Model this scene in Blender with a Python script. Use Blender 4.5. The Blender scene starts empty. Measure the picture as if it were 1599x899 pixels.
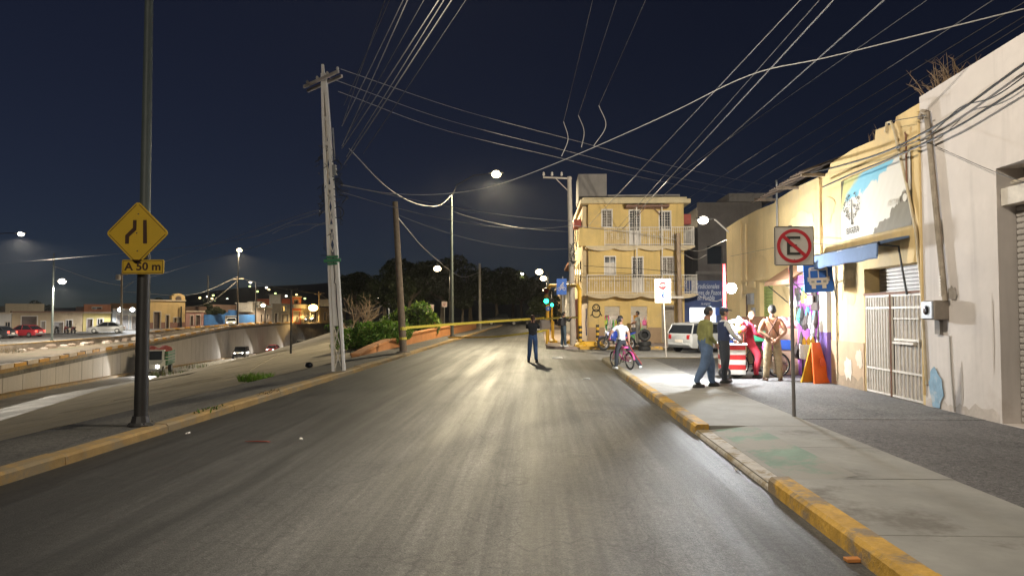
import bpy, bmesh, math, random
from mathutils import Vector, Matrix, Euler
random.seed(7)
SC = bpy.context.scene
COL = SC.collection
PI = math.pi
R = math.radians

# ------------------------------------------------------------------ camera
CAM_H = 1.70; FPX = 1100.0; W0, H0 = 1599.0, 899.0
YAW = math.atan(43.5 / FPX); PITCH = math.atan(40.5 / FPX)
cam_d = bpy.data.cameras.new("camera"); cam = bpy.data.objects.new("camera", cam_d); COL.objects.link(cam)
cam_d.sensor_width = 36.0; cam_d.lens = 36.0 * FPX / W0
cam_d.clip_start = 0.05; cam_d.clip_end = 6000
cam.location = (0, 0, CAM_H); cam.rotation_euler = (PI / 2 + PITCH, 0, YAW)
SC.camera = cam
_cm = Euler((PI / 2 + PITCH, 0, YAW)).to_matrix()
def ray(px, py):
    return (_cm @ Vector(((px - W0 / 2) / FPX, -(py - H0 / 2) / FPX, -1.0)))
def PY(px, py, Y):            # point seen at a photo pixel, at distance Y along the street
    d = ray(px, py); t = Y / d.y
    return Vector((d.x * t, Y, CAM_H + d.z * t))
def PX(px, py, X):
    d = ray(px, py); t = X / d.x
    return Vector((X, d.y * t, CAM_H + d.z * t))
def PZ(px, py, z):
    d = ray(px, py); t = (z - CAM_H) / d.z
    return Vector((d.x * t, d.y * t, z))
def XAT(px, Y):
    return PY(px, 490, Y).x
def ZAT(px, py, Y):
    return PY(px, py, Y).z

# ------------------------------------------------------------------ world, moonlight, exposure
world = bpy.data.worlds.new("World"); SC.world = world; world.use_nodes = True
wn = world.node_tree.nodes; wl = world.node_tree.links
for n in list(wn): wn.remove(n)
sky = wn.new("ShaderNodeTexSky"); sky.sky_type = 'NISHITA'; sky.sun_disc = False
sky.sun_elevation = R(0.6); sky.sun_rotation = R(300); sky.air_density = 0.45; sky.dust_density = 0.0; sky.ozone_density = 3.0
hs = wn.new("ShaderNodeHueSaturation"); hs.inputs['Saturation'].default_value = 0.88; hs.inputs['Hue'].default_value = 0.525      # night sky: greyer and flatter than dusk
gm = wn.new("ShaderNodeGamma"); gm.inputs['Gamma'].default_value = 0.66
bg = wn.new("ShaderNodeBackground"); bg.inputs[1].default_value = 0.020
wo = wn.new("ShaderNodeOutputWorld")
wl.new(sky.outputs[0], hs.inputs['Color']); wl.new(hs.outputs[0], gm.inputs[0]); wl.new(gm.outputs[0], bg.inputs[0]); wl.new(bg.outputs[0], wo.inputs[0])
sd = bpy.data.lights.new("moon", 'SUN'); sd.energy = 0.012; sd.angle = R(0.5); sd.color = (0.75, 0.85, 1.0)
so = bpy.data.objects.new("moon", sd); so.rotation_euler = (R(35), 0, R(40)); COL.objects.link(so)
SC.view_settings.view_transform = 'Standard'; SC.view_settings.look = 'None'
SC.view_settings.exposure = 0.12; SC.view_settings.gamma = 1.0; SC.view_settings.use_curve_mapping = False
try:
    SC.cycles.sample_clamp_indirect = 4.0; SC.cycles.max_bounces = 6; SC.cycles.caustics_reflective = False; SC.cycles.caustics_refractive = False
    SC.cycles.use_denoising = True
except Exception: pass

# ------------------------------------------------------------------ mesh builder
class MB:
    def __init__(s): s.v = []; s.f = []; s.m = []; s.cur = 0
    def add(s, vs, fs):
        o = len(s.v); s.v += [tuple(v) for v in vs]
        for f in fs: s.f.append(tuple(i + o for i in f)); s.m.append(s.cur)
        return s
    def slot(s, i): s.cur = i; return s
    def box(s, a, b, mat=None):
        x0, y0, z0 = a; x1, y1, z1 = b
        vs = [Vector(p) for p in ((x0,y0,z0),(x1,y0,z0),(x1,y1,z0),(x0,y1,z0),(x0,y0,z1),(x1,y0,z1),(x1,y1,z1),(x0,y1,z1))]
        if mat is not None: vs = [mat @ v for v in vs]
        return s.add(vs, [(0,3,2,1),(4,5,6,7),(0,1,5,4),(1,2,6,5),(2,3,7,6),(3,0,4,7)])
    def cbox(s, c, d, rz=0, rx=0, ry=0):
        m = Matrix.Translation(c) @ Euler((rx, ry, rz)).to_matrix().to_4x4()
        return s.box((-d[0]/2,-d[1]/2,-d[2]/2),(d[0]/2,d[1]/2,d[2]/2), m)
    def bbox(s, a, b, bev=0.01):       # box with bevelled vertical + horizontal edges (chamfer)
        x0,y0,z0=a; x1,y1,z1=b; e=bev
        def ring(i, z): return [(x0+i+e*(i==0),y0+i,z),(x1-i-e*(i==0),y0+i,z),(x1-i,y0+i+e*(i==0),z),(x1-i,y1-i-e*(i==0),z),(x1-i-e*(i==0),y1-i,z),(x0+i+e*(i==0),y1-i,z),(x0+i,y1-i-e*(i==0),z),(x0+i,y0+i+e*(i==0),z)]
        rings=[ring(e,z0),ring(0,z0+e),ring(0,z1-e),ring(e,z1)]
        vs=[p for r in rings for p in r]; fs=[]
        for k in range(3):
            for i in range(8): fs.append((k*8+i,k*8+(i+1)%8,(k+1)*8+(i+1)%8,(k+1)*8+i))
        fs.append(tuple(range(7,-1,-1))); fs.append(tuple(range(24,32)))
        return s.add(vs,fs)
    def tube(s, p0, p1, r0, r1=None, n=10, cap=True):
        r1 = r0 if r1 is None else r1
        return s.path([p0, p1], [r0, r1], n, cap)
    def path(s, pts, r, n=8, cap=True):
        pts = [Vector(p) for p in pts]; k = len(pts)
        rs = r if isinstance(r, (list, tuple)) else [r] * k
        vs = []; prev = None
        for i, p in enumerate(pts):
            t = (pts[min(i+1,k-1)] - pts[max(i-1,0)])
            t = t.normalized() if t.length > 1e-9 else Vector((0,0,1))
            if prev is None:
                u = t.orthogonal().normalized()
            else:
                u = prev - t * prev.dot(t)
                u = u.normalized() if u.length > 1e-6 else t.orthogonal().normalized()
            prev = u; w = t.cross(u)
            for j in range(n):
                a = 2*PI*j/n; vs.append(p + (u*math.cos(a) + w*math.sin(a))*rs[i])
        fs = []
        for i in range(k-1):
            for j in range(n):
                fs.append((i*n+j, i*n+(j+1)%n, (i+1)*n+(j+1)%n, (i+1)*n+j))
        if cap: fs.append(tuple(range(n-1,-1,-1))); fs.append(tuple(range((k-1)*n, k*n)))
        return s.add(vs, fs)
    def lathe(s, prof, c=(0,0,0), n=16, mat=None):
        vs=[]; fs=[]; c=Vector(c)
        for r,z in prof:
            for j in range(n):
                a=2*PI*j/n; p=Vector((r*math.cos(a), r*math.sin(a), z)); p = (mat@p) if mat is not None else p
                vs.append(c+p)
        k=len(prof)
        for i in range(k-1):
            for j in range(n): fs.append((i*n+j,i*n+(j+1)%n,(i+1)*n+(j+1)%n,(i+1)*n+j))
        fs.append(tuple(range(n-1,-1,-1))); fs.append(tuple(range((k-1)*n,k*n)))
        return s.add(vs,fs)
    def ell(s, c, r, n=12, k=8, mat=None):
        prof=[]
        vs=[]; fs=[]; c=Vector(c)
        for i in range(k+1):
            t=PI*i/k
            for j in range(n):
                a=2*PI*j/n; p=Vector((r[0]*math.sin(t)*math.cos(a), r[1]*math.sin(t)*math.sin(a), -r[2]*math.cos(t)))
                vs.append(c+((mat@p) if mat is not None else p))
        for i in range(k):
            for j in range(n): fs.append((i*n+j,i*n+(j+1)%n,(i+1)*n+(j+1)%n,(i+1)*n+j))
        return s.add(vs,fs)
    def torus(s, c, Rr, r, axis='X', n=24, m=8, sq=1.0):
        vs=[]; fs=[]; c=Vector(c)
        for i in range(n):
            a=2*PI*i/n
            for j in range(m):
                b=2*PI*j/m; q=Rr+r*math.cos(b); h=r*sq*math.sin(b)
                p={'X':(h,q*math.cos(a),q*math.sin(a)),'Y':(q*math.cos(a),h,q*math.sin(a)),'Z':(q*math.cos(a),q*math.sin(a),h)}[axis]
                vs.append(c+Vector(p))
        for i in range(n):
            for j in range(m): fs.append((i*m+j,((i+1)%n)*m+j,((i+1)%n)*m+(j+1)%m,i*m+(j+1)%m))
        return s.add(vs,fs)
    def prism(s, poly, d, mat=None):     # poly: list of 3D points (planar), extruded by vector d
        a=[Vector(p) for p in poly]; b=[p+Vector(d) for p in a]; n=len(a)
        if mat is not None: a=[mat@p for p in a]; b=[mat@p for p in b]
        fs=[tuple(range(n-1,-1,-1)),tuple(range(n,2*n))]+[(i,(i+1)%n,n+(i+1)%n,n+i) for i in range(n)]
        return s.add(a+b,fs)
    def loft(s, rings, closed=True, cap=True):
        n=len(rings[0]); vs=[p for r in rings for p in r]; fs=[]
        for i in range(len(rings)-1):
            for j in range(n if closed else n-1): fs.append((i*n+j,i*n+(j+1)%n,(i+1)*n+(j+1)%n,(i+1)*n+j))
        if cap and closed: fs.append(tuple(range(n-1,-1,-1))); fs.append(tuple(range((len(rings)-1)*n,len(rings)*n)))
        return s.add(vs,fs)
    def quad(s,a,b,c,d): return s.add([a,b,c,d],[(0,1,2,3)])
    def strip(s, lines):                  # lines: list of polylines with the same count -> sheet
        return s.loft(lines, closed=False, cap=False)
    def leaves(s, pts, size, rnd, up=0.4, slots=1):
        for p in pts:
            sz=size*rnd.uniform(.6,1.4)
            n=Vector((rnd.gauss(0,1),rnd.gauss(0,1),rnd.gauss(0,1)+up)).normalized()
            u=n.orthogonal().normalized(); u=Matrix.Rotation(rnd.uniform(0,2*PI),3,n)@u; w=n.cross(u)
            p=Vector(p); s.cur=rnd.randrange(slots)
            s.add([p-u*sz, p+w*sz*.38, p+u*sz, p-w*sz*.38],[(0,1,2,3)])
        s.cur=0
        return s
    def build(s, name, mats, parent=None, smooth=False, world=False, loc=None):
        me=bpy.data.meshes.new(name)
        vs=s.v
        if world and parent is not None:
            inv=parent_matrix(parent).inverted(); vs=[inv@Vector(v) for v in vs]
        me.from_pydata([tuple(v) for v in vs],[],s.f)
        if not isinstance(mats,(list,tuple)): mats=[mats]
        for m in mats: me.materials.append(m)
        if len(mats)>1: me.polygons.foreach_set('material_index', s.m)
        if smooth:
            me.polygons.foreach_set('use_smooth',[True]*len(me.polygons))
            try: me.set_sharp_from_angle(angle=R(40))
            except Exception: pass
        me.update()
        o=bpy.data.objects.new(name,me); COL.objects.link(o)
        if parent is not None: o.parent=parent
        if loc is not None: o.location=loc
        return o
def parent_matrix(o):
    m=Matrix.Translation(o.location)@o.rotation_euler.to_matrix().to_4x4()@Matrix.Diagonal((*o.scale,1))
    return (parent_matrix(o.parent)@m) if o.parent else m
def tag(o,label=None,cat=None,group=None,kind=None):
    if label: o['label']=label
    if cat: o['category']=cat
    if group: o['group']=group
    if kind: o['kind']=kind
    return o
def thing(name,label,cat,loc=(0,0,0),rz=0,group=None,scale=1.0):
    o=bpy.data.objects.new(name,None); COL.objects.link(o); o.empty_display_size=.2
    o.location=loc; o.rotation_euler=(0,0,rz); o.scale=(scale,)*3
    return tag(o,label,cat,group)
def struct(o): return tag(o,kind='structure')
def copy_tree(o,parent=None):
    c=o.copy(); COL.objects.link(c); c.parent=parent
    for ch in list(o.children): copy_tree(ch,c)
    return c
def text_mesh(body, size, name, mat, parent, loc, rot=(PI/2,0,0), extrude=.003, align='CENTER', shear=0, sx=1.0, bold=0.0):
    cu=bpy.data.curves.new(name,'FONT'); cu.body=body; cu.size=size; cu.extrude=extrude; cu.align_x=align; cu.align_y='CENTER'; cu.shear=shear; cu.offset=bold
    cu.resolution_u=3
    t=bpy.data.objects.new(name,cu); COL.objects.link(t)
    dg=bpy.context.evaluated_depsgraph_get(); me=bpy.data.meshes.new_from_object(t.evaluated_get(dg))
    bpy.data.objects.remove(t)
    me.materials.clear(); me.materials.append(mat)
    o=bpy.data.objects.new(name,me); COL.objects.link(o); o.parent=parent; o.location=loc; o.rotation_euler=rot; o.scale=(sx,1,1)
    return o

# ------------------------------------------------------------------ materials
_mc={}
def nd(nt,t,**k):
    n=nt.nodes.new(t)
    for a,b in k.items(): setattr(n,a,b)
    return n
def M(name,col,rough=.75,var=.18,scale=6.0,bump=.15,metal=0.0,spec=.4,streak=0.0,stain=None,stain_amt=.0,emis=0.0,emcol=None,dist=.01,alpha=1.0,trans=0.0):
    if name in _mc: return _mc[name]
    m=bpy.data.materials.new(name); m.use_nodes=True; nt=m.node_tree
    b=nt.nodes['Principled BSDF']; L=nt.links.new
    tc=nd(nt,'ShaderNodeTexCoord')
    def noise(sc,det=6,mp=None,ro=.6):
        n=nd(nt,'ShaderNodeTexNoise'); n.inputs['Scale'].default_value=sc; n.inputs['Detail'].default_value=det; n.inputs['Roughness'].default_value=ro
        if mp is None: L(tc.outputs['Object'],n.inputs['Vector'])
        else:
            g=nd(nt,'ShaderNodeMapping'); g.inputs['Scale'].default_value=mp; L(tc.outputs['Object'],g.inputs[0]); L(g.outputs[0],n.inputs['Vector'])
        return n
    def ramp(src,a,bb):
        r=nd(nt,'ShaderNodeMapRange'); r.inputs['From Min'].default_value=a; r.inputs['From Max'].default_value=bb; L(src,r.inputs[0]); return r.outputs[0]
    def mix(fac,a,bb,mode='MIX'):
        x=nd(nt,'ShaderNodeMix',data_type='RGBA',blend_type=mode)
        for k,s in ((0,fac),(6,a),(7,bb)):
            if isinstance(s,bpy.types.NodeSocket): L(s,x.inputs[k])
            elif k==0: x.inputs[0].default_value=s
            else: x.inputs[k].default_value=(*s,1)
        return x.outputs[2]
    n1=noise(scale)
    lo=tuple(c*(1-var) for c in col); hi=tuple(min(1,c*(1+var)) for c in col)
    c=mix(ramp(n1.outputs[0],.3,.7),lo,hi)
    n2=noise(scale*7,4)
    c=mix(ramp(n2.outputs[0],.35,.75),c,mix(.5,c,tuple(x*(1-var*.9) for x in col)))
    if streak>0:
        ns=noise(1.0,6,(3.2,3.2,.22))
        f=ramp(ns.outputs[0],.52,.72); g=nd(nt,'ShaderNodeMath',operation='MULTIPLY'); L(f,g.inputs[0]); g.inputs[1].default_value=streak
        c=mix(g.outputs[0],c,tuple(x*.45 for x in col))
    if stain is not None:
        nq=noise(scale*.35,8,None,.7); f=ramp(nq.outputs[0],.62-.2*stain_amt,.66-.2*stain_amt+.04); c=mix(f,c,stain)
    L(c,b.inputs['Base Color'])
    b.inputs['Roughness'].default_value=rough; b.inputs['Metallic'].default_value=metal
    b.inputs['Specular IOR Level'].default_value=spec
    if bump>0:
        bn=nd(nt,'ShaderNodeBump'); bn.inputs['Strength'].default_value=bump; bn.inputs['Distance'].default_value=dist
        n3=noise(scale*4,8); L(n3.outputs[0],bn.inputs['Height']); L(bn.outputs[0],b.inputs['Normal'])
    if emis>0:
        b.inputs['Emission Color'].default_value=(*(emcol or col),1); b.inputs['Emission Strength'].default_value=emis
    if trans>0:
        b.inputs['Transmission Weight'].default_value=trans
    _mc[name]=m; return m
def emit(name,col,s):
    if name in _mc: return _mc[name]
    m=bpy.data.materials.new(name); m.use_nodes=True; nt=m.node_tree; b=nt.nodes['Principled BSDF']
    b.inputs['Base Color'].default_value=(*col,1); b.inputs['Emission Color'].default_value=(*col,1); b.inputs['Emission Strength'].default_value=s
    _mc[name]=m; return m
def leafmat(name,col):
    if name in _mc: return _mc[name]
    m=M(name,col,.6,.35,3.0,0,0,.3)
    nt=m.node_tree; b=nt.nodes['Principled BSDF']; out=nt.nodes['Material Output']
    t=nd(nt,'ShaderNodeBsdfTranslucent'); t.inputs[0].default_value=(col[0]*1.2,col[1]*1.3,col[2]*.7,1)
    x=nd(nt,'ShaderNodeMixShader'); x.inputs[0].default_value=.25
    nt.links.new(b.outputs[0],x.inputs[1]); nt.links.new(t.outputs[0],x.inputs[2]); nt.links.new(x.outputs[0],out.inputs[0])
    return m
def glass_dark(name='dark_glass',col=(.015,.018,.022)):
    return M(name,col,.08,.1,3,0,0,.6)

def asphalt(name,base=.075,tint=(1,.97,.92),tracks=True,seam=None,rough=.62,lane=None):
    m=bpy.data.materials.new(name); m.use_nodes=True; nt=m.node_tree; L=nt.links.new; b=nt.nodes['Principled BSDF']
    tc=nd(nt,'ShaderNodeTexCoord'); sep=nd(nt,'ShaderNodeSeparateXYZ'); L(tc.outputs['Object'],sep.inputs[0])
    def noise(sc,mp=(1,1,1),det=8,ro=.6):
        n=nd(nt,'ShaderNodeTexNoise'); n.inputs['Scale'].default_value=sc; n.inputs['Detail'].default_value=det; n.inputs['Roughness'].default_value=ro
        g=nd(nt,'ShaderNodeMapping'); g.inputs['Scale'].default_value=mp; L(tc.outputs['Object'],g.inputs[0]); L(g.outputs[0],n.inputs['Vector']); return n.outputs[0]
    def mr(s,a,bb,c,d):
        r=nd(nt,'ShaderNodeMapRange'); L(s,r.inputs[0])
        for i,v in enumerate((a,bb,c,d)): r.inputs[1+i].default_value=v
        return r.outputs[0]
    def math_(op,a,bb=None):
        q=nd(nt,'ShaderNodeMath',operation=op)
        for i,s in enumerate((a,bb)):
            if s is None: continue
            if isinstance(s,bpy.types.NodeSocket): L(s,q.inputs[i])
            else: q.inputs[i].default_value=s
        return q.outputs[0]
    v=mr(noise(.45),.3,.7,.75,1.25)
    v=math_('MULTIPLY',v,mr(noise(55,det=3),.3,.75,.5,1.6)); v=math_('MULTIPLY',v,mr(noise(150,det=2),.35,.7,.6,1.5)); v=math_('MULTIPLY',v,mr(noise(2.2,det=6,ro=.7),.60,.68,1.0,.72))
    v=math_('MULTIPLY',v,mr(noise(16,det=6,ro=.75),.32,.68,.55,1.5)); v=math_('MULTIPLY',v,mr(noise(1.0,(11,.3,1),6,.7),.32,.68,.68,1.36)) if tracks else v
    v=math_('MULTIPLY',v,mr(noise(1.0,(5,.09,1) if tracks else (.6,.6,1)),.3,.7,.78,1.22))
    if tracks:
        v=math_('MULTIPLY',v,mr(noise(1.0,(1.3,.03,1),4),.35,.65,.72,1.32))
    if seam is not None:
        wob=mr(noise(.6,(1,.5,1),3),.3,.7,-.10,.10)
        d=math_('ABSOLUTE',math_('SUBTRACT',math_('ADD',sep.outputs[0],wob),seam))
        v=math_('MULTIPLY',v,mr(d,.02,.16,.38,1.0))
    if lane is not None:      # older, blacker lane of asphalt on one side of the seam
        wl_=mr(noise(.5,(1,.35,1),4),.3,.7,-.35,.35); v=math_('MULTIPLY',v,mr(math_('ADD',sep.outputs[0],wl_),lane-1.2,lane+.9,.50,1.0))
    if lane is not None:      # wheel-polished middle of the carriageway
        wv=mr(noise(.7,(1,.2,1),4),.3,.7,-.5,.5); dd=math_('ABSOLUTE',math_('ADD',math_('ADD',sep.outputs[0],wv),.1)); v=math_('MULTIPLY',v,mr(dd,.5,2.5,1.32,.82))
        v=math_('MULTIPLY',v,mr(noise(.35,(1,.6,1),5,.65),.52,.60,1.0,.74))
    # fine cracks
    vo=nd(nt,'ShaderNodeTexVoronoi',feature='DISTANCE_TO_EDGE'); vo.inputs['Scale'].default_value=.55
    gm=nd(nt,'ShaderNodeMapping'); gm.inputs['Scale'].default_value=(1,.55,1); L(tc.outputs['Object'],gm.inputs[0])
    nn=nd(nt,'ShaderNodeTexNoise'); nn.inputs['Scale'].default_value=2.5; L(gm.outputs[0],nn.inputs['Vector'])
    ad=nd(nt,'ShaderNodeVectorMath',operation='ADD'); L(gm.outputs[0],ad.inputs[0]); L(nn.outputs['Color'],ad.inputs[1]); L(ad.outputs[0],vo.inputs['Vector'])
    cr=mr(vo.outputs['Distance'],.0,.010,.55,1.0); v=math_('MULTIPLY',v,cr)
    v=math_('MULTIPLY',v,base)
    cc=nd(nt,'ShaderNodeCombineColor')
    for i in range(3): L(math_('MULTIPLY',v,tint[i]),cc.inputs[i])
    L(cc.outputs[0],b.inputs['Base Color'])
    L(mr(noise(.8,(2.5,.08,1)),.3,.7,rough-.10,rough+.12),b.inputs['Roughness']); b.inputs['Specular IOR Level'].default_value=.5
    bn=nd(nt,'ShaderNodeBump'); bn.inputs['Strength'].default_value=.5; bn.inputs['Distance'].default_value=.012
    L(noise(70,det=4),bn.inputs['Height']); L(bn.outputs[0],b.inputs['Normal'])
    return m

CONC=M('concrete',(.29,.28,.255),.85,.16,1.6,.25,streak=.0,stain=(.17,.155,.135),stain_amt=.3)
CONC_D=M('old_concrete',(.16,.145,.12),.9,.3,2.2,.4,stain=(.09,.08,.065),stain_amt=.5)
YEL_K=M('yellow_kerb_paint',(.52,.30,.045),.75,.3,6,.6,stain=(.24,.18,.11),stain_amt=.75,dist=.02)
YEL_OLD=M('faded_yellow_kerb',(.33,.21,.075),.8,.25,4,.35,stain=(.24,.18,.10),stain_amt=.7)
WHT_K=M('worn_white_kerb',(.45,.41,.36),.8,.2,9,.3,stain=(.25,.19,.10),stain_amt=.6)
CREAM=M('cream_wall',(.65,.48,.23),.8,.12,.9,.35,streak=.32,stain=(.56,.42,.23),stain_amt=.4,dist=.02)
YELWALL=M('yellow_wall',(.67,.49,.19),.8,.12,.8,.2,streak=.4,stain=(.56,.42,.2),stain_amt=.3)
WHITEWALL=M('whitewashed_wall',(.62,.565,.525),.85,.10,.8,.35,streak=.30,stain=(.52,.45,.40),stain_amt=.35,dist=.02)
DADO=M('tan_dado',(.40,.28,.17),.85,.15,1.5,.2,stain=(.55,.47,.38),stain_amt=.05,streak=.2)
GREYW=M('grey_plaster',(.26,.24,.22),.9,.15,1.2,.2,streak=.4)
WHITE=M('white_paint',(.74,.70,.64),.55,.07,4,.1,streak=.12)
WHITE_D=M('dirty_white_paint',(.62,.57,.50),.6,.16,5,.15,stain=(.34,.28,.22),stain_amt=.1)
STEEL=M('galvanised_steel',(.34,.34,.33),.45,.15,10,.05,metal=.6)
GREYP=M('grey_paint',(.22,.22,.22),.5,.15,8,.08)
DARKM=M('dark_metal',(.035,.035,.035),.5,.2,8,.1,metal=.3)
BLACK=M('black_rubber',(.018,.018,.018),.7,.2,10,.1)
CHROME=M('bright_metal',(.6,.6,.6),.25,.05,8,0,metal=1)
WOODP=M('weathered_pole_wood',(.17,.13,.09),.9,.3,6,.5)
RUST=M('rusty_steel',(.20,.10,.06),.8,.35,7,.3)
CABLE=M('cable_black',(.03,.03,.03),.6,.1,5,0)
CABLE_LIT=M('cable_lit_grey',(.42,.40,.37),.6,.1,5,0)  # paler cable: lamplight on it is put into the colour
GLASS=glass_dark()
RED=M('red_plastic',(.5,.03,.03),.45,.1,5,0)
BLUE=M('blue_plastic',(.03,.09,.40),.45,.1,5,0)
GREENM=M('green_metal',(.04,.20,.09),.5,.15,5,.05)
ORANGE=M('orange_plastic',(.75,.13,.02),.45,.08,5,0)
YELLOW=M('yellow_steel',(.62,.36,.03),.5,.12,6,.1,stain=(.3,.2,.08),stain_amt=.05)
PINK=M('pink_paint',(.65,.08,.28),.4,.08,5,0)
SKIN=M('skin',(.38,.20,.125),.55,.06,10,0)
HAIR=M('black_hair',(.02,.016,.013),.6,.3,30,.2)
# ================================================================== THE SETTING
XK=2.20      # road edge of the right kerb
XF=6.70      # right-hand facade line
XL=-5.35     # road edge of the left kerb
def interp(x,pts):
    if x<=pts[0][0]: return pts[0][1]
    for (a,va),(b,vb) in zip(pts,pts[1:]):
        if x<=b: return va+(vb-va)*(x-a)/(b-a)
    return pts[-1][1]
WX=[(-40,-13),(-20,-13),(0,-13.9),(15,-19),(32,-24.8),(48,-30.3),(64,-35.7),(85,-41.6),(105,-47),(125,-49.6),(144,-51),(165,-50.5),(185,-49.5)]
WB=[(-40,-1.2),(-20,-1.3),(0,-1.5),(15,-1.8),(32,-2.1),(64,-3.5),(105,-5.0),(144,-5.5),(165,-5.3),(185,-5.2)]
WT=[(-40,-.8),(64,-.8),(105,-.3),(144,0),(165,.1),(185,.1)]
RX=[(-40,-52),(40,-52),(66,-51),(85,-51.5),(101,-53),(123,-53),(140,-52.4),(185,-52)]
RT=[(-40,-1.4),(66,-1.3),(85,-1.1),(101,-.6),(123,-.2),(140,-.02),(185,.05)]
RB=[(-40,-2.0),(66,-1.9),(85,-1.6),(101,-.9),(123,-.35),(140,-.1),(185,.0)]
def wx(y): return interp(y,WX)
def wb(y): return interp(y,WB)
def wt(y): return interp(y,WT)
def nx(y): return wx(y)+4.3
def ex(y): return -6.75 if y<=26 else max(-.27*y,nx(y)+6.0)
def bankz(x,y):
    e=ex(y); n=nx(y); t=min(1,max(0,(e-x)/max(.1,e-n))); ze=.10 if y<=26 else .02
    zn=wb(y)+.22
    return ze+(zn-ze)*(t*1.0)
ST=[-40,-20,0,8,15,20,26,26.05,32,40,48,56,64,74,85,95,105,115,125,135,144,155,165,185]

GROUND=M('dusty_ground',(.10,.085,.065),.95,.3,.6,.3)
EARTH=M('brown_earth',(.11,.085,.055),.95,.35,1.2,.5,stain=(.05,.06,.025),stain_amt=.4)
ROADM=asphalt('asphalt_road',.068,(1,.965,.90),True,-3.0,.56,-2.6)
ROAD2=asphalt('asphalt_worn',.10,(1,.98,.95),False,None,.7)
PAVL=asphalt('asphalt_pavement',.095,(1,.94,.84),False,None,.85)
STRIP=asphalt('asphalt_footway',.11,(1,.93,.92),False,None,.8)
STRIP2=asphalt('asphalt_footway_grey',.13,(1,.97,.95),False,None,.8)
BANKM=M('bank_concrete',(.46,.40,.30),.92,.22,.9,.4,streak=0,stain=(.28,.24,.17),stain_amt=.4)

g=MB()
g.quad((-7,-300,-.08),(1500,-300,-.08),(1500,1800,-.08),(-7,1800,-.08))
g.quad((-1500,185,-.08),(-7,185,-.08),(-7,1800,-.08),(-1500,1800,-.08))
g.quad((-1500,-300,-1.45),(-52,-300,-1.45),(-52,185,-1.45),(-1500,185,-1.45))
g.quad((-1500,185,-1.45),(-52,185,-1.45),(-52,185,-.08),(-1500,185,-.08))
g.quad((-52,185,-6),(-7,185,-6),(-7,185,-.08),(-52,185,-.08))
struct(g.build('ground',GROUND))

r=MB()
r.quad((XL,-30,0),(XK,-30,0),(XK,25.6,0),(XL,25.6,0))
r.quad((XL,25.6,0),(XK,25.6,0),(XK,34.2,0),(XL,34.2,0))
r.quad((XL,34.2,0),(.3,34.2,0),(.3,220,0),(XL,220,0))
struct(r.build('road',ROADM))
r=MB(); r.quad((XK,25.6,0),(60,25.6,0),(60,34.2,0),(XK,34.2,0))
struct(r.build('side_street',ROAD2))

# ---- right pavement: base, concrete slabs, asphalt footway, kerb stones
pv=MB(); pv.box((XK+.02,-30,-.06),(XF+.6,25.45,.06)); PAVR=struct(pv.build('pavement',CONC_D))
RAMP=(6.95,10.15)
def slab(y0,y1,x0,x1,z=.122,low=None,mat=CONC,name='slab',par=PAVR):
    m=MB()
    if low is None: m.bbox((x0,y0,.05),(x1,y1,z+random.uniform(-.002,.003)),.006)
    else:
        xm=x0+.55
        m.add([(x0,y0,low),(xm,y0,z),(x1,y0,z),(x1,y1,z),(xm,y1,z),(x0,y1,low),(x0,y0,.0),(x1,y0,0),(x1,y1,0),(x0,y1,0)],
              [(0,1,4,5),(1,2,3,4),(0,6,7,2,1),(3,8,9,5,4),(0,5,9,6),(2,7,8,3)])
    return m.build(name,mat,par)
ys=[-8,-5.2,-3,-1,1.05,3.1,5.2,6.95,8.55,10.15,12.2,14.3,16.4,18.5,20.6,22.7,25.25]
for a,b in zip(ys,ys[1:]):
    slab(a+.006,b-.006,XK+.20,3.95,low=.062 if RAMP[0]-.01<=a<RAMP[1]-.01 else None)
slab(-30,-8.006,XK+.20,3.95)
m=MB(); m.box((3.955,-30,.05),(XF+.55,10.85,.116)); m.build('asphalt_footway',STRIP,PAVR)
m=MB(); m.box((3.955,10.87,.05),(XF+.55,25.4,.119)); m.build('asphalt_footway',STRIP2,PAVR)
gp=[PZ(1118,671,.127),PZ(1160,669,.127),PZ(1205,700,.127),PZ(1295,748,.127),PZ(1222,752,.127)]
GREENP=M('worn_green_paint',(.19,.27,.21),.85,.15,3,.2,stain=(.28,.265,.235),stain_amt=.85)
m=MB(); 
def rz_(p): 
    x=p[0]; y=p[1]
    return .127 if not(RAMP[0]<y<RAMP[1]) else (.127 if x>=XK+.79 else .067+(x-XK-.24)/.55*.06)
YA,YB=7.0,10.1
m.strip([[(XK+.26,YA,.070),(XK+.26,YB,.070)],[(XK+.79,YA,.1275),(XK+.79,YB,.1275)],[(XK+.90,YA+.05,.1275),(XK+.82,YB-.3,.1275)]])
m.build('green_paint',GREENP,PAVR)
def kerb_stone(y0,y1,h,mat,par,x0=XK,w=.19,sgn=1):
    m=MB(); e=.03
    xs=[x0,x0+sgn*e,x0+sgn*w]
    ring=lambda y:[(x0-sgn*.012,y,-.03),(x0,y,h-e),(x0+sgn*e,y,h),(x0+sgn*w,y,h+.004),(x0+sgn*w,y,-.03)]
    m.loft([ring(y0),ring(y1)]); return m.build('kerb_stone',mat,par)
KR=struct(MB().box((XK+.03,-30,-.06),(XK+.2,25.3,.03)).build('kerb',CONC_D))
y=-12.0
while y<25.2:
    L_=2.05 if y<5 else 1.6
    y1=min(y+L_,25.25)
    if y<RAMP[0]<y1: y1=RAMP[0]
    if y<RAMP[1]<y1: y1=RAMP[1]
    low=RAMP[0]-.01<=y<RAMP[1]-.01
    kerb_stone(y+.004,y1-.004,.062 if low else .138+random.uniform(-.004,.006),WHT_K if low else (YEL_K if y<17.5 else M('buff_kerb',(.40,.33,.2),.85,.2,4,.3,stain=(.3,.25,.18),stain_amt=.5)),KR)
    y=y1
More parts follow.
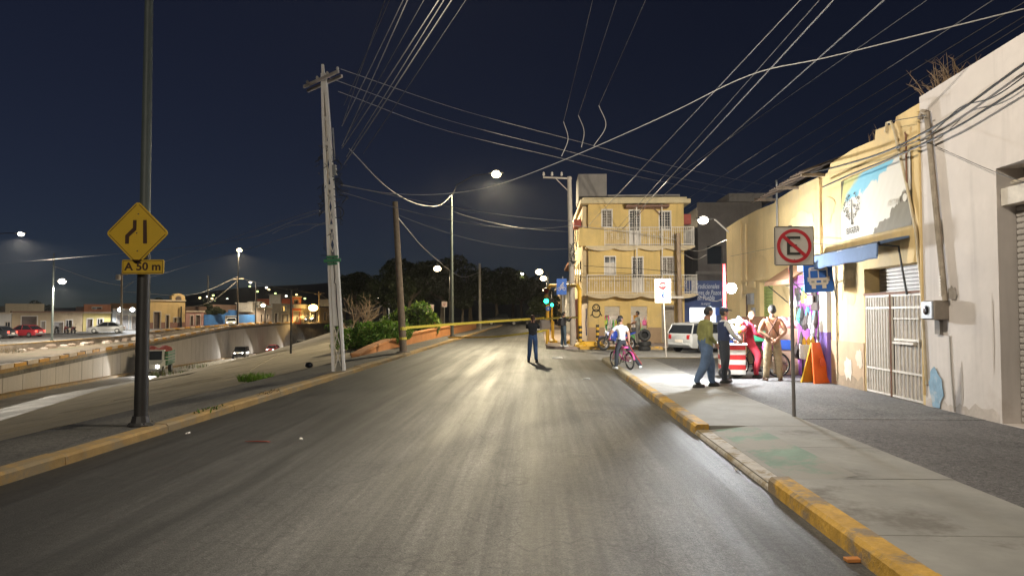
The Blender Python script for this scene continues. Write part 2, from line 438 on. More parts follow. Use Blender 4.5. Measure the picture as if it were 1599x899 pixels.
# kerb across the end of the pavement, rounded nose
m=MB(); pts=[]
for i in range(9):
    a=PI/2*i/8; pts.append((XK+.6-.6*math.cos(a),25.25+.45*math.sin(a)))
pts+= [(4.2,25.72),(5.6,25.74),(7.4,25.74)]
o=[(p[0],p[1],-.03) for p in pts]; t=[(p[0]+.01,p[1]-.01,.135) for p in pts]; t2=[(p[0]+.22 if i<5 else p[0]+.05,p[1]-.24,.135) for i,p in enumerate(pts)]; t3=[(q[0]+.1,25.2 ,.06) for q in t2]
m.strip([o,t,t2,t3]); m.build('kerb_stone',M('buff_kerb',(.4,.33,.2)),KR)

# ---- left pavement and kerb
m=MB(); m.box((-6.75,-30,-.06),(XL-.22,26,.118)); m.box((-6.76,26,-.06),(XL-.22,112,.1185))
PAVL_O=struct(m.build('left_pavement',PAVL))
KL=struct(MB().box((XL-.2,-30,-.06),(XL-.03,112,.03)).build('left_kerb',CONC_D))
y=-12.0
while y<100:
    L_=2.2 if y<40 else 4
    kerb_stone(y+.005,y+L_-.005,.125+random.uniform(-.012,.008),YEL_OLD,KL,XL,.215,-1); y+=L_
# ---- bank, trench road
lines=[[],[],[],[]]
for y in ST:
    e=ex(y); n=nx(y)
    for k,t in enumerate((0,.33,.66,1.0)):
        x=e+(n-e)*t; lines[k].append((x,y,bankz(x,y)-.06))
m=MB(); m.strip([[(-6.7,y,.02) for y in ST]]+lines+[[(nx(y)-.02,y,wb(y)-.2) for y in ST]])
BANK=struct(m.build('bank',EARTH))
# sloping concrete slabs of the bank
for y0 in [ -2+3.1*i for i in range(34)]:
    y1=y0+3.1
    for (ta,tb) in ((.0,.36),(.365,.69),(.695,.985)):
        if random.random()<.06: continue
        q=[]
        for (yy,tt) in ((y0+.035,ta),(y1-.035,ta),(y1-.035,tb),(y0+.035,tb)):
            e=ex(yy); n=nx(yy); x=e+(n-e)*tt; q.append(Vector((x,yy,bankz(x,yy)+random.uniform(-.005,.008))))
        m=MB(); m.prism(q,(0,0,-.10)); m.build('slab',BANKM,BANK)
# low concrete kerb beside the sunken road
m=MB(); sec=[]
for y in ST:
    x=nx(y); z=wb(y)
    sec.append([(x-.02,y,z),(x-.02,y,z+.26),(x+.55,y,z+.28),(x+.6,y,z+.1)])
m.loft(sec); tag(m.build('low_wall',M('kerb_concrete',(.40,.35,.26),.9,.2,.8,.3,stain=(.26,.22,.16),stain_amt=.5)),'low concrete edging wall between the sloping bank and the sunken road','wall')
m=MB(); m.strip([[(nx(y)+.05,y,wb(y)+.02) for y in ST],[(wx(y)-.05,y,wb(y)) for y in ST]])
struct(m.build('sunken_road',asphalt('asphalt_sunken',.30,(1,.97,.95),False,None,.55)))
# ---- far retaining wall with panels and a yellow and white kerb
RW=thing('retaining_wall','long concrete panel retaining wall across the sunken road with yellow and white coping','wall',(wx(32),32,wb(32)))
m=MB(); sec=[]
for y in ST:
    x=wx(y); sec.append([(x-.05,y,wb(y)-.3),(x-.05,y,wt(y)-.32),(x-.5,y,wt(y)-.32),(x-.5,y,wb(y)-.3)])
m.loft(sec); m.build('core',CONC_D,RW,world=True)
PANELM=M('panel_concrete',(.50,.45,.40),.85,.10,.5,.15,streak=.3)
y=6.0
while y<140:
    y1=y+(2.3 if y<90 else 4.2)
    a=Vector((wx(y),y,0)); b=Vector((wx(y1),y1,0)); d=(b-a).normalized(); a+=d*.03; b-=d*.03; nrm=Vector((d.y,-d.x,0))
    z0a,z0b=wb(y)-.1,wb(y1)-.1; z1a,z1b=wt(y)-.42,wt(y1)-.42
    poly=[a+Vector((0,0,z0a)),b+Vector((0,0,z0b)),b+Vector((0,0,z1b)),a+Vector((0,0,z1a))]
    m=MB(); m.prism([p+nrm*.08 for p in poly],tuple(-nrm*.12)); m.build('panel',PANELM,RW,world=True); y=y1
for nm,mt,off,h0,h1,w in (('coping',CONC_D,.12,-.42,-.2,.62),('kerb_band',YEL_OLD,.10,-.2,0,.30)):
    m=MB(); sec=[]
    for y in ST:
        x=wx(y)+off; z=wt(y); sec.append([(x,y,z+h0),(x,y,z+h1),(x-w,y,z+h1),(x-w,y,z+h0)])
    m.loft(sec); m.build(nm,mt,RW,world=True)
WBL=M('white_kerb_block',(.62,.50,.38),.7,.12,3,.1)
YBL=M('yellow_kerb_block',(.6,.30,.03),.7,.12,3,.1)
y=20.0; k=0
while y<168:
    L_=1.5 if y<70 else 2.6
    y1=y+L_; a=Vector((wx(y)-.02,y,wt(y)-.01)); b=Vector((wx(y1)-.02,y1,wt(y1)-.01)); d=(b-a).normalized(); nrm=Vector((d.y,-d.x,0))
    m=MB(); m.prism([a+nrm*.16+d*.05,b+nrm*.16-d*.05,b-nrm*.16-d*.05,a-nrm*.16+d*.05],(0,0,.20 if k%2 else .16)); m.build('kerb_block',WBL if k%2 else YBL,RW,world=True); y=y1+.05; k+=1
m=MB(); sec=[]
for y in ST:
    x=wx(y)+.45; z=wb(y); sec.append([(x,y,z-.1),(x,y,z+.16),(x-.4,y,z+.18),(x-.4,y,z-.1)])
m.loft(sec); m.build('base_kerb',YEL_OLD,RW,world=True)
# ---- strip behind the wall, rough stone wall, opposite street
ST2=[-40,0,20,32,48,66,85,101,112,123,140,160,185]
m=MB(); m.strip([[(wx(y)-.3,y,wt(y)-.33) for y in ST2],[((wx(y)+interp(y,RX))/2,y,(wt(y)+interp(y,RB))/2-.55) for y in ST2],[(interp(y,RX)+.1,y,interp(y,RB)) for y in ST2]])
struct(m.build('verge',EARTH))
m=MB(); sec=[]
for y in ST2:
    x=interp(y,RX); sec.append([(x+.25,y,interp(y,RB)-.3),(x+.12,y,interp(y,RT)+.02),(x-.3,y,interp(y,RT)+.02),(x-.3,y,interp(y,RB)-.3)])
m.loft(sec); RW2=tag(m.build('rough_wall',M('rough_masonry',(.22,.18,.14),.95,.4,.9,.8,stain=(.35,.29,.23),stain_amt=.4,dist=.08)),'rough weathered masonry wall under the edge of the opposite street','wall')
rnd=random.Random(3)
stm=[M('rubble_pale',(.36,.31,.26),.9,.3,3,.4),M('rubble_brown',(.2,.15,.11),.9,.3,3,.4)]
for i in range(26):
    y=52+i*1.7; x=interp(y,RX)+.7+rnd.uniform(0,1.0); z=interp(y,RB)+.02
    m=MB(); s=rnd.uniform(.25,.7)
    pts=[Vector((math.cos(a*1.05)*s*rnd.uniform(.7,1.2),math.sin(a*1.05)*s*rnd.uniform(.7,1.2),0)) for a in range(6)]
    m.loft([[p for p in pts],[p*.9+Vector((0,0,s*.5)) for p in pts],[p*.5+Vector((rnd.uniform(-.1,.1),0,s*.75)) for p in pts]])
    o=m.build('rubble_stone',stm[i%2],None,loc=(x,y,z-.08)); tag(o,('pale' if i%2==0 else 'brown')+' broken rubble stone lying at the foot of the rough masonry wall','stone','rubble stones below the opposite street')
m=MB(); m.strip([[(interp(y,RX)-.05,y,interp(y,RT)) for y in ST2],[(-78,y,interp(y,RT)) for y in ST2]])
struct(m.build('opposite_street',asphalt('asphalt_opposite',.12,(1,.96,.9),False,None,.7)))
y=92.0; k=0
KO=struct(MB().loft([[(interp(y,RX)+.14,y,interp(y,RT)),(interp(y,RX)+.14,y,interp(y,RT)+.1),(interp(y,RX)-.25,y,interp(y,RT)+.1),(interp(y,RX)-.25,y,interp(y,RT))] for y in ST2]).build('opposite_kerb',YEL_OLD))
while y<140:
    x=interp(y,RX); z=interp(y,RT); m=MB(); m.box((x-.2,y+.05,z+.09),(x+.12,y+1.5,z+.3)); m.build('kerb_block',YBL if k%2 else WBL,KO); y+=1.6; k+=1
# ---- far block corner pavement, beyond the side street
m=MB()
poly=[(.75,34.6),(1.2,34.2),(60,34.2),(60,39.2),(2.3,39.2),(2.3,140),(.3,140),(.3,36.5),(.42,35.3)]
m.prism([(x,y,-.06) for x,y in poly],(0,0,.18)); FARP=struct(m.build('far_pavement',M('pink_paving',(.34,.27,.24),.9,.15,1.5,.2,stain=(.25,.2,.17),stain_amt=.4)))
x=1.9
for i in range(9):
    m=MB(); m.bbox((x+.01,34.02,-.03),(x+.79,34.26,.145),.02); m.build('kerb_stone',YEL_K if i<5 else WHT_K,FARP); x+=.8
# ---- garden behind the orange wall
m=MB()
gy=[26.05,32,40,48,56,64,74,85,95,105,125,150]
m.strip([[(-6.77,y,.10) for y in gy],[(ex(y),y,.06) for y in gy]])
struct(m.build('garden_ground',EARTH))
OW=thing('garden_wall','low terracotta orange garden wall rising beside the left pavement','wall',(-7.1,40,.1))
m=MB(); 
prof=[(26.2,.05),(27.5,.16),(29,.26),(31,.36),(34,.44),(38,.52),(46,.60),(60,.64),(75,.66)]
ORW=M('terracotta_render',(.52,.22,.075),.85,.15,1.2,.2,streak=.15)
m.loft([[(-6.77,y,0),(-6.77,y,h+.1),(-7.05,y,h+.1),(-7.05,y,0)] for y,h in prof]); m.build('wall',ORW,OW,world=True)
m=MB(); m.loft([[(-6.73,y,h+.1),(-6.73,y,h+.17),(-7.09,y,h+.17),(-7.09,y,h+.1)] for y,h in prof]); m.build('coping',M('terracotta_coping',(.6,.27,.10),.8,.12,2,.15),OW,world=True)
# ================================================================== BUILDINGS ON THE RIGHT
def wallgrid(mb,u0,u1,z0,ztop,ops,T,th,extra=()):
    us=sorted(set([u0,u1]+[v for o in ops for v in o[:2]]+list(extra))); zs=sorted(set([z0]+[v for o in ops for v in o[2:4]]))
    if not callable(ztop): zt=ztop; ztop=lambda u:zt
    nz=len(zs)
    def zz(i,k): return zs[k] if k<nz else ztop(us[i])
    def solid(i,k):
        if i<0 or i>=len(us)-1 or k<0 or k>=nz: return False
        uc=(us[i]+us[i+1])/2; zc=(zs[k]+(zs[k+1] if k+1<nz else zs[k]+.01))/2
        return not any(o[0]<uc<o[1] and o[2]<zc<o[3] for o in ops)
    for i in range(len(us)-1):
        for k in range(nz):
            if not solid(i,k): continue
            c=[(us[i],zz(i,k)),(us[i+1],zz(i+1,k)),(us[i+1],zz(i+1,k+1)),(us[i],zz(i,k+1))]
            f=[T(u,z,0) for u,z in c]; b=[T(u,z,th) for u,z in c]
            mb.add(f,[(0,1,2,3)]); mb.add(b,[(3,2,1,0)])
            for (j,di,dk) in ((0,0,-1),(1,1,0),(2,0,1),(3,-1,0)):
                if not solid(i+di,k+dk):
                    q=(j+1)%4; mb.add([f[j],f[q],b[q],b[j]],[(0,3,2,1)])
    return mb
def TF(x): return lambda u,z,d:(x+d,u,z)     # facade facing the road (-X); u runs along the street
def TY(y): return lambda u,z,d:(u,y+d,z)     # facade facing the camera (-Y)

# ---------------------------------------------------------------- long cream building
YB0,YB1=12.52,25.5
CB=thing('cream_building','long cream yellow rendered building with patchy parapet, gate and small shop','building',(XF+3,19,.1))
def ctop(u):
    return interp(u,[(12.5,5.42),(13.4,5.40),(13.45,5.30),(14.2,5.36),(14.25,5.18),(15.2,5.22),(16.4,5.16),(16.55,4.98),(18.5,5.0),(20.2,4.92),(20.3,4.86),(22,4.9),(24.0,4.86),(25.5,4.78)])
GATE=(12.66,14.82,.119,2.62)
SHOP=(16.95,19.2,.119,2.75)
GWIN=(20.55,21.75,1.62,2.66)
DOOR1=(23.0,23.9,.119,2.35)
HOLE=(17.3,18.0,3.05,3.28)
m=MB(); wallgrid(m,YB0,YB1,.05,ctop,[GATE,SHOP,GWIN,DOOR1],TF(XF),.35,[13.4,13.45,14.2,14.25,15.2,16.4,16.55,18.5,20.2,20.3,22,24])
m.box((XF+.352,YB1-.3,.05),(XF+9,YB1,4.75)); m.box((XF+.352,YB0+.01,4.3),(XF+9,YB1-.302,4.5))
m.build('wall',CREAM,CB,world=True)
for a,b in ((14.86,16.51),(19.25,22.95),(23.95,25.5)):
    m=MB(); m.box((XF-.018,a,.06),(XF+.01,b,1.10)); m.build('dado',DADO,CB,world=True)
m=MB(); m.box((XF+.34,12.6,.1),(XF+.40,14.9,2.8)); m.build('back_panel',DARKM,CB,world=True)
# roller slats over the gate
SLAT=M('shutter_slat',(.33,.30,.27),.6,.15,6,.1,metal=.2)
for i in range(8):
    z=2.03+i*.072; m=MB(); m.bbox((XF+.30,12.67,z),(XF+.335,14.81,z+.066),.008); m.build('slat',SLAT if i>1 else WHITE_D,CB,world=True)
# double gate of white bars
for (a,b,wicket) in ((13.82,14.80,False),(12.68,13.76,True)):
    gt=thing('gate','x','x'); del gt['label']; del gt['category']; gt.name='gate_leaf'; gt.parent=CB; gt.location=Vector((XF,(a+b)/2,.12))-CB.location
    m=MB(); m.tube((XF+.03,a,.14),(XF+.03,a,2.06),.022,n=6); m.tube((XF+.03,b,.14),(XF+.03,b,2.06),.022,n=6)
    for z in (.15,.62,1.82,2.05): m.box((XF+.01,a,z-.02),(XF+.045,b,z+.02))
    if wicket: m.box((XF+.0,a+.08,1.20),(XF+.05,b-.1,1.245)); m.box((XF+.0,a+.08,1.60),(XF+.05,b-.1,1.625)); m.box((XF-.03,(a+b)/2-.32,1.14),(XF+.05,(a+b)/2+.42,1.185))
    m.build('frame',WHITE_D,gt,world=True)
    n=9 if not wicket else 8
    for i in range(1,n):
        y=a+(b-a)*i/n; m=MB(); m.tube((XF+.028,y,.15),(XF+.028,y,2.05),.019,n=6); m.build('bar',WHITE_D,gt,world=True)
    m=MB(); m.box((XF+.06,a+.02,.14),(XF+.075,b-.02,2.04)); m.build('sheet',M('gate_sheet',(.42,.37,.32),.7,.2,3,.2,stain=(.25,.2,.15),stain_amt=.1),gt,world=True)
m=MB(); m.tube((XF+.03,13.79,.12),(XF+.03,13.79,2.12),.04,n=8); m.box((XF-.01,12.62,2.07),(XF+.06,14.86,2.12)); m.build('gate_post',RUST,CB,world=True)
# pipes on the wall
for i,(px,zt,zb,mt,bx) in enumerate(((1286,4.95,.2,CREAM,0),(1445,5.25,.3,CREAM,0),(1424,5.0,3.9,RUST,0),(1160,4.8,2.2,CREAM,0),(1168,4.6,2.6,CREAM,0),(1218,5.45,3.2,STEEL,0))):
    y=PX(px,480,XF).y; m=MB(); m.path([(XF-.045,y,zb),(XF-.045,y,zt-.05),(XF-.05,y+.02,zt)],.028 if mt is not RUST else .018,6); m.build('pipe',mt,CB,world=True)
m=MB(); y=PX(1308,480,XF).y; m.path([(XF-.03,y,.2),(XF-.03,y,2.9)],.02,6)
for z in (.7,1.25,1.7,2.3): m.cbox((XF-.03,y,z),(.05,.07,.03))
m.build('pipe',M('dirty_pipe',(.4,.33,.22),.8,.3,9,.2),CB,world=True)
# mast with hook on the parapet and cable brackets
m=MB(); m.path([PX(1383,207,XF-.05),PX(1385,192,XF-.05),PX(1391,190,XF-.05),PX(1397,205,XF-.05),PX(1416,290,XF-.05),PX(1430,360,XF-.05),PX(1438,440,XF-.05),PX(1447,600,XF-.05)],.026,7); m.build('service_mast',M('cream_steel',(.5,.42,.28),.6,.2,6,.1),CB,world=True)
# corrugated sheet awning on the roof edge
RSH=M('rusty_sheet',(.13,.10,.08),.75,.35,3,.3,metal=.3)
for k in range(5):
    y0=16.6+k*.78; m=MB(); rows=[]
    for i in range(13):
        y=y0+.76*i/12; z=.02*math.sin(i*PI/1.5); s=k*.03
        rows.append([(XF-.62,y,5.02+z-s),(XF+.7,y,5.5+z-s)])
    m.strip(rows); rows=[[(p[0],p[1],p[2]-.006) for p in r] for r in rows]; m.strip(rows)
    m.build('roof_sheet',RSH,CB,world=True)
for y in (16.7,18.4,20.3):
    m=MB(); m.box((XF-.55,y,4.93),(XF+.4,y+.07,5.0)); m.build('rafter',WOODP,CB,world=True)
# green slatted shutter window
for i in range(11):
    z=1.63+i*.093; m=MB(); m.bbox((XF+.12,GWIN[0]+.01,z),(XF+.16,GWIN[1]-.01,z+.085),.01); m.build('slat',M('lime_slat',(.30,.38,.10),.6,.2,6,.1),CB,world=True)
m=MB(); m.box((XF+.17,GWIN[0],1.6),(XF+.2,GWIN[1],2.7)); m.build('window_back',M('dark_green',(.02,.10,.05)),CB,world=True)
m=MB(); m.box((XF-.06,GWIN[0]-.5,2.72),(XF-.01,GWIN[1]+2.0,2.80)); m.box((XF-.05,22.1,2.5),(XF-.01,22.7,2.75)); m.build('ledge',CREAM,CB,world=True)
m=MB(); m.box((XF+.2,DOOR1[0],.12),(XF+.25,DOOR1[1],2.36)); m.build('door',M('brown_door',(.12,.07,.045),.6,.2,4,.1),CB,world=True)
m=MB(); m.box((XF-.10,22.3,2.0),(XF-.005,22.75,2.35)); m.box((XF-.08,22.2,1.55),(XF-.005,22.4,1.9)); m.build('meter_box',GREYP,CB,world=True)
# shop pillar, white above purple
PIL=M('purple_paint',(.17,.10,.36),.7,.15,3,.1,stain=(.4,.36,.4),stain_amt=.05)
m=MB(); m.box((XF-.10,16.52,1.28),(XF+.3,16.94,2.85)); m.build('pillar',WHITE,CB,world=True)
m=MB(); m.box((XF-.102,16.518,.1),(XF+.3,16.942,1.28)); m.build('pillar_base',PIL,CB,world=True)
m=MB(); m.box((XF-.16,16.45,2.85),(XF+.1,17.05,2.98)); m.build('pillar_cap',M('lilac_paint',(.55,.45,.6)),CB,world=True)
# shop interior
m=MB(); m.box((XF+1.6,16.6,.1),(XF+1.65,19.6,2.8)); m.box((XF+.36,19.25,.1),(XF+1.6,19.3,2.8)); m.build('shop_wall',M('violet_wall',(.42,.10,.45),.8,.15,3,.1),CB,world=True)
m=MB(); m.box((XF+.02,18.62,.12),(XF+.3,19.2,2.7)); m.build('shop_side',M('violet_panel',(.45,.16,.52),.7,.2,5,.1),CB,world=True)
# blue rolled awning over the gate
BLUEC=M('blue_canvas',(.12,.19,.34),.8,.15,3,.2,streak=.2)
AW=thing('canvas_awning','long blue canvas awning strip above the white barred gate','awning',(XF-.35,14.8,2.9))
a0,a1=12.98,16.9
m=MB(); ring=lambda y,s:[(XF-.02,y,3.12+s),(XF-.52,y,3.02+s),(XF-.60,y,2.98+s),(XF-.61,y,2.72+s),(XF-.585,y,2.70+s),(XF-.57,y,2.96+s),(XF-.02,y,3.08+s)]
m.loft([ring(a0+(a1-a0)*i/12,.012*math.sin(i*2.1)) for i in range(13)]); m.build('canvas',BLUEC,AW,world=True)
for y in (a0+.1,a1-.1):
    m=MB(); m.path([(XF-.03,y,2.05),(XF-.10,y,2.5),(XF-.16,y,2.93),(XF-.57,y,2.965)],.02,6); m.build('arm',DARKM,AW,world=True)
m=MB(); m.tube((XF-.56,a0,2.985),(XF-.56,a1,2.985),.028,n=8); m.build('roller',DARKM,AW,world=True)
# printed banner
def banner_mat():
    m=bpy.data.materials.new('banner_print'); m.use_nodes=True; nt=m.node_tree; L=nt.links.new; b=nt.nodes['Principled BSDF']
    tc=nd(nt,'ShaderNodeTexCoord'); sp=nd(nt,'ShaderNodeSeparateXYZ'); L(tc.outputs['Object'],sp.inputs[0])   # local: Y along (0..-2.9 to the right), Z up
    def noise(s,d=6):
        n=nd(nt,'ShaderNodeTexNoise'); n.inputs['Scale'].default_value=s; n.inputs['Detail'].default_value=d; L(tc.outputs['Object'],n.inputs[0]); return n.outputs[0]
    def mt(op,a,bb,cc=None):
        q=nd(nt,'ShaderNodeMath',operation=op)
        for i,s in enumerate((a,bb,cc)):
            if s is None: continue
            if isinstance(s,bpy.types.NodeSocket): L(s,q.inputs[i])
            else: q.inputs[i].default_value=s
        return q.outputs[0]
    def mix(f,a,bb):
        x=nd(nt,'ShaderNodeMix',data_type='RGBA')
        for k,s in ((0,f),(6,a),(7,bb)):
            if isinstance(s,bpy.types.NodeSocket): L(s,x.inputs[k])
            elif k==0: x.inputs[0].default_value=s
            else: x.inputs[k].default_value=(*s,1)
        return x.outputs[2]
    def step(s,lo,hi):
        r=nd(nt,'ShaderNodeMapRange'); L(s,r.inputs[0]); r.inputs[1].default_value=lo; r.inputs[2].default_value=hi; return r.outputs[0]
    u=mt('MULTIPLY',sp.outputs[1],-1.0/2.95)      # 0 left .. 1 right
    v=mt('DIVIDE',sp.outputs[2],1.32)             # 0 bottom .. 1 top
    nz=noise(3.2,8); nz2=noise(1.3,6)
    # white clouds vs blue sky: sky where v high
    edge=mt('ADD',mt('MULTIPLY',u,.55),.52)
    s=mt('SUBTRACT',mt('ADD',v,mt('MULTIPLY',mt('SUBTRACT',nz,.5),.55)),edge)
    col=mix(step(s,-.01,.03),(.60,.57,.51),(.16,.42,.55))
    # yellow green haze upper left
    g=mt('SUBTRACT',mt('ADD',v,mt('MULTIPLY',mt('SUBTRACT',nz2,.5),.5)),mt('ADD',mt('MULTIPLY',u,1.7),.42))
    col=mix(step(g,0,.12),col,(.42,.40,.16))
    g2=mt('SUBTRACT',mt('ADD',mt('SUBTRACT',v,mt('MULTIPLY',u,7.0)),mt('MULTIPLY',nz2,.3)),.72)
    col=mix(step(g2,0,.05),col,(.09,.085,.05))
    # dark mass lower right
    d=mt('SUBTRACT',mt('SUBTRACT',mt('MULTIPLY',u,1.05),mt('ADD',v,.50)),mt('MULTIPLY',mt('SUBTRACT',nz,.5),.5))
    col=mix(step(d,0,.02),col,(.13,.115,.085))
    L(col,b.inputs['Base Color']); b.inputs['Roughness'].default_value=.5
    bn=nd(nt,'ShaderNodeBump'); bn.inputs['Strength'].default_value=.25; bn.inputs['Distance'].default_value=.05; L(noise(2.2,3),bn.inputs['Height']); L(bn.outputs[0],b.inputs['Normal'])
    return m
yA=PX(1317,380,XF).y; yBn=PX(1426,350,XF).y
BN=thing('printed_banner','printed vinyl banner with a dark tree emblem and cloudy sky on the cream wall','banner',(XF-.03,yA,3.30))
m=MB(); rows=[]; Lb=yA-yBn
for i in range(25):
    rows.append([(-.003*abs(math.sin(i*1.7+j)),-Lb*i/24,1.32*j/10+.0*(i/24)) for j in range(11)])
m.strip(rows); m.strip([[(.012,p[1],p[2]) for p in rows[k]] for k in range(24,-1,-1)]); m.build('sheet',banner_mat(),BN)
INK=M('banner_ink',(.09,.08,.06),.7,.1,5,0)
m=MB(); c=(-.02,-.55,.42)
m.prism([(-.02,-.50,.30),(-.02,-.60,.30),(-.02,-.57,.36),(-.02,-.555,.85),(-.02,-.535,.85),(-.02,-.525,.36)],(-.006,0,0))
rb=random.Random(5)
for k in range(110):
    t=rb.uniform(0,1); sd_=rb.choice((-1,1)); q=rb.uniform(.10,1.0)
    z=.40+t*.52; w=.36*math.sin(PI*(.12+.8*t))*q+.05; y=-.545+sd_*w
    m.cbox((-.021,y,z+.06*q),(.005,.045,.012),rx=-sd_*rb.uniform(.4,1.0))
tag(m.build('tree_emblem',INK,BN),kind='stuff')
text_mesh('IBARRA',.20,'lettering',INK,BN,(-.02,-.56,.17),(PI/2,0,-PI/2),.002,sx=.95)
text_mesh('ELTAM',.15,'lettering',M('banner_white',(.62,.58,.5)),BN,(-.02,-2.32,.50),(PI/2,0,-PI/2),.002,shear=.1)
m=MB(); m.lathe([(.075,0),(.075,.006)],(0,0,0),14,Matrix.Rotation(-PI/2,3,'Y')); o=m.build('badge',M('banner_white',(.62,.58,.5)),BN); o.location=(-.016,-2.74,.52)

# ---------------------------------------------------------------- white building with roller door
WB_=thing('white_building','tall whitewashed building with recessed roller shutter and conduit mast','building',(XF+3,8,.1))
DR=(7.3,10.5,.119,3.82)
m=MB(); wallgrid(m,-6.0,12.515,.05,lambda u:interp(u,[(-6,5.9),(8,5.62),(12.5,5.50)]),[DR,(1.2,5.2,.119,3.8)],TF(XF-.035),.5,[8,9,10])
m.box((XF+.47,-6,5.0),(XF+9,12.5,5.2)); m.build('wall',WHITEWALL,WB_,world=True)
WSL=M('door_slat',(.42,.39,.36),.55,.15,5,.1,metal=.1)
i=0; z=.14
while z<3.2:
    m=MB(); m.bbox((XF+.22,DR[0]+.01,z),(XF+.275,DR[1]-.01,z+.082),.018); m.build('slat',WSL,WB_,world=True); z+=.087
m=MB(); m.box((XF+.02,DR[0]-.0,3.27),(XF+.3,DR[1]-.01,3.52)); m.build('beam',WHITE_D,WB_,world=True)
m=MB(); m.tube((XF+.0,DR[0],3.56),(XF+.0,10.2,3.56),.03,n=8); m.build('bar',M('pale_wood',(.4,.33,.24)),WB_,world=True)
m=MB()
for k in range(9): m.box((XF+.36,DR[0]+k*.36,3.53),(XF+.39,DR[0]+k*.36+.33,3.85))
m.build('transom_board',M('dark_boards',(.07,.055,.045),.9,.3,5,.3),WB_,world=True)
m=MB(); m.box((XF+.3,DR[0],.1),(XF+.34,DR[1],3.6)); m.build('door_back',DARKM,WB_,world=True)
# conduit mast and meter box
pm=[PX(1447,176,XF-.1),PX(1462,330,XF-.1),PX(1476,470,XF-.1)]
m=MB(); m.path(pm,[.05,.05,.045],8); m.path([pm[0]+Vector((0,0,0)),pm[0]+Vector((0,.12,.05)),pm[0]+Vector((0,.2,-.05))],.05,8); m.build('conduit',M('old_conduit',(.33,.28,.22),.8,.3,6,.25),WB_,world=True)
m=MB()
for k in range(7): m.cbox(pm[2]+Vector((-.03,.06,.1+k*.05)),(.04,.05,.03))
m.build('insulator_rack',WHITE_D,WB_,world=True)
mb_=thing('m','x','x'); del mb_['label']; del mb_['category']; mb_.name='meter_box'; mb_.parent=WB_; p=PX(1462,484,XF-.15); mb_.location=p-WB_.location
m=MB(); m.bbox((-.12,-.16,-.16),(.13,.20,.16),.015); m.build('case',M('meter_grey',(.27,.23,.19),.7,.2,5,.1),mb_)
m=MB(); m.bbox((-.15,-.14,-.145),(-.118,.18,.145),.008); o=m.build('front_plate',M('meter_plate',(.42,.46,.52),.5,.1,5,.05),mb_); o.location=(0,0,0)
m=MB(); m.lathe([(.075,0),(.075,.012),(.03,.02)],(0,0,0),16,Matrix.Rotation(-PI/2,3,'Y')); o=m.build('meter_window',M('black_dial',(.01,.01,.012),.15,.1,5,0),mb_); o.location=(-.152,.02,0)
m=MB(); m.box((.06,.02,-.40),(.14,.17,-.162)); m.build('meter_shadow_box',M('meter_shadow',(.2,.18,.16),.8,.2,5,.1),mb_)  # dark box standing in for the meter's shadow on the wall
# wall marks (flat paint and dark patches with their own outline)
def blob(px,py,rx_,rz_,mat,seed,par,off=.004,x=XF-.035,n=22):
    q=random.Random(seed); c=PX(px,py,x); pts=[]
    for i in range(n):
        a=2*PI*i/n; s=q.uniform(.75,1.15); pts.append((x-off,c.y-math.cos(a)*rx_*s,max(.13,c.z+math.sin(a)*rz_*s)))
    m=MB(); m.prism(pts[::-1],(-.001,0,0)); return m.build('paint_patch',mat,par,world=True)
blob(1463,606,.24,.33,M('blue_overpaint',(.24,.38,.50),.9,.3,6,.1,stain=(.40,.46,.50),stain_amt=.4),4,WB_,.016)
blob(1488,458,.13,.12,M('dark_patch',(.36,.32,.28),.9,.3,6,.1,stain=(.5,.46,.42),stain_amt=.2),9,WB_,.017)  # darker irregular patch beside the lower end of the conduit
m=MB(); m.path([(XF-.045,11.75,1.35),(XF-.045,11.72,.7),(XF-.045,11.66,.14)],.012,5); m.build('cable',CABLE_LIT,WB_,world=True)
# repainted patches and splashed dirt
for i,(px,py,rx_,rz_,c) in enumerate(((1328,455,.32,.28,(.60,.43,.20)),(1325,575,.22,.26,(.52,.44,.35)),(1342,560,.16,.2,(.50,.41,.31)),(1250,350,.9,.3,(.72,.55,.29)),(1180,420,1.2,.4,(.63,.46,.22)),(1328,428,.28,.10,(.72,.55,.30)),(1290,330,.5,.3,(.62,.46,.23)))):
    blob(px,py,rx_,rz_,M('wall_patch_%d'%i,c,.85,.14,2.2,.3,streak=.2),30+i,CB,.004+.001*i,XF if i not in (1,2) else XF-.019)
for i,(px,py,rx_,rz_,c) in enumerate(((1502,600,.035,.34,(.50,.44,.39)),(1551,520,.022,.55,(.57,.51,.46)))):
    blob(px,py,rx_,rz_,M('white_patch_%d'%i,c,.88,.16,2.5,.0,streak=.3),50+i,WB_,.004+.001*i)
def splash(y0,y1,x,mat,par,seed,h=.28):
    q=random.Random(seed); n=int((y1-y0)/.08); top=[]; z=h
    for i in range(n+1): z=max(.08,min(h*2,z+q.uniform(-.07,.07))); top.append((x,y0+(y1-y0)*i/n,.12+z))
    m=MB(); m.strip([[(x,p[1],.10) for p in top],top]); m.build('dirt_splash',mat,par,world=True)
DIRT=M('wall_dirt',(.50,.44,.39),.95,.2,3,.3,stain=(.40,.34,.29),stain_amt=.45)
splash(10.55,12.5,XF-.0385,DIRT,WB_,1,.16); splash(14.9,16.4,XF-.0215,M('dado_dirt',(.27,.20,.13),.95,.25,3,.3),CB,2,.16)
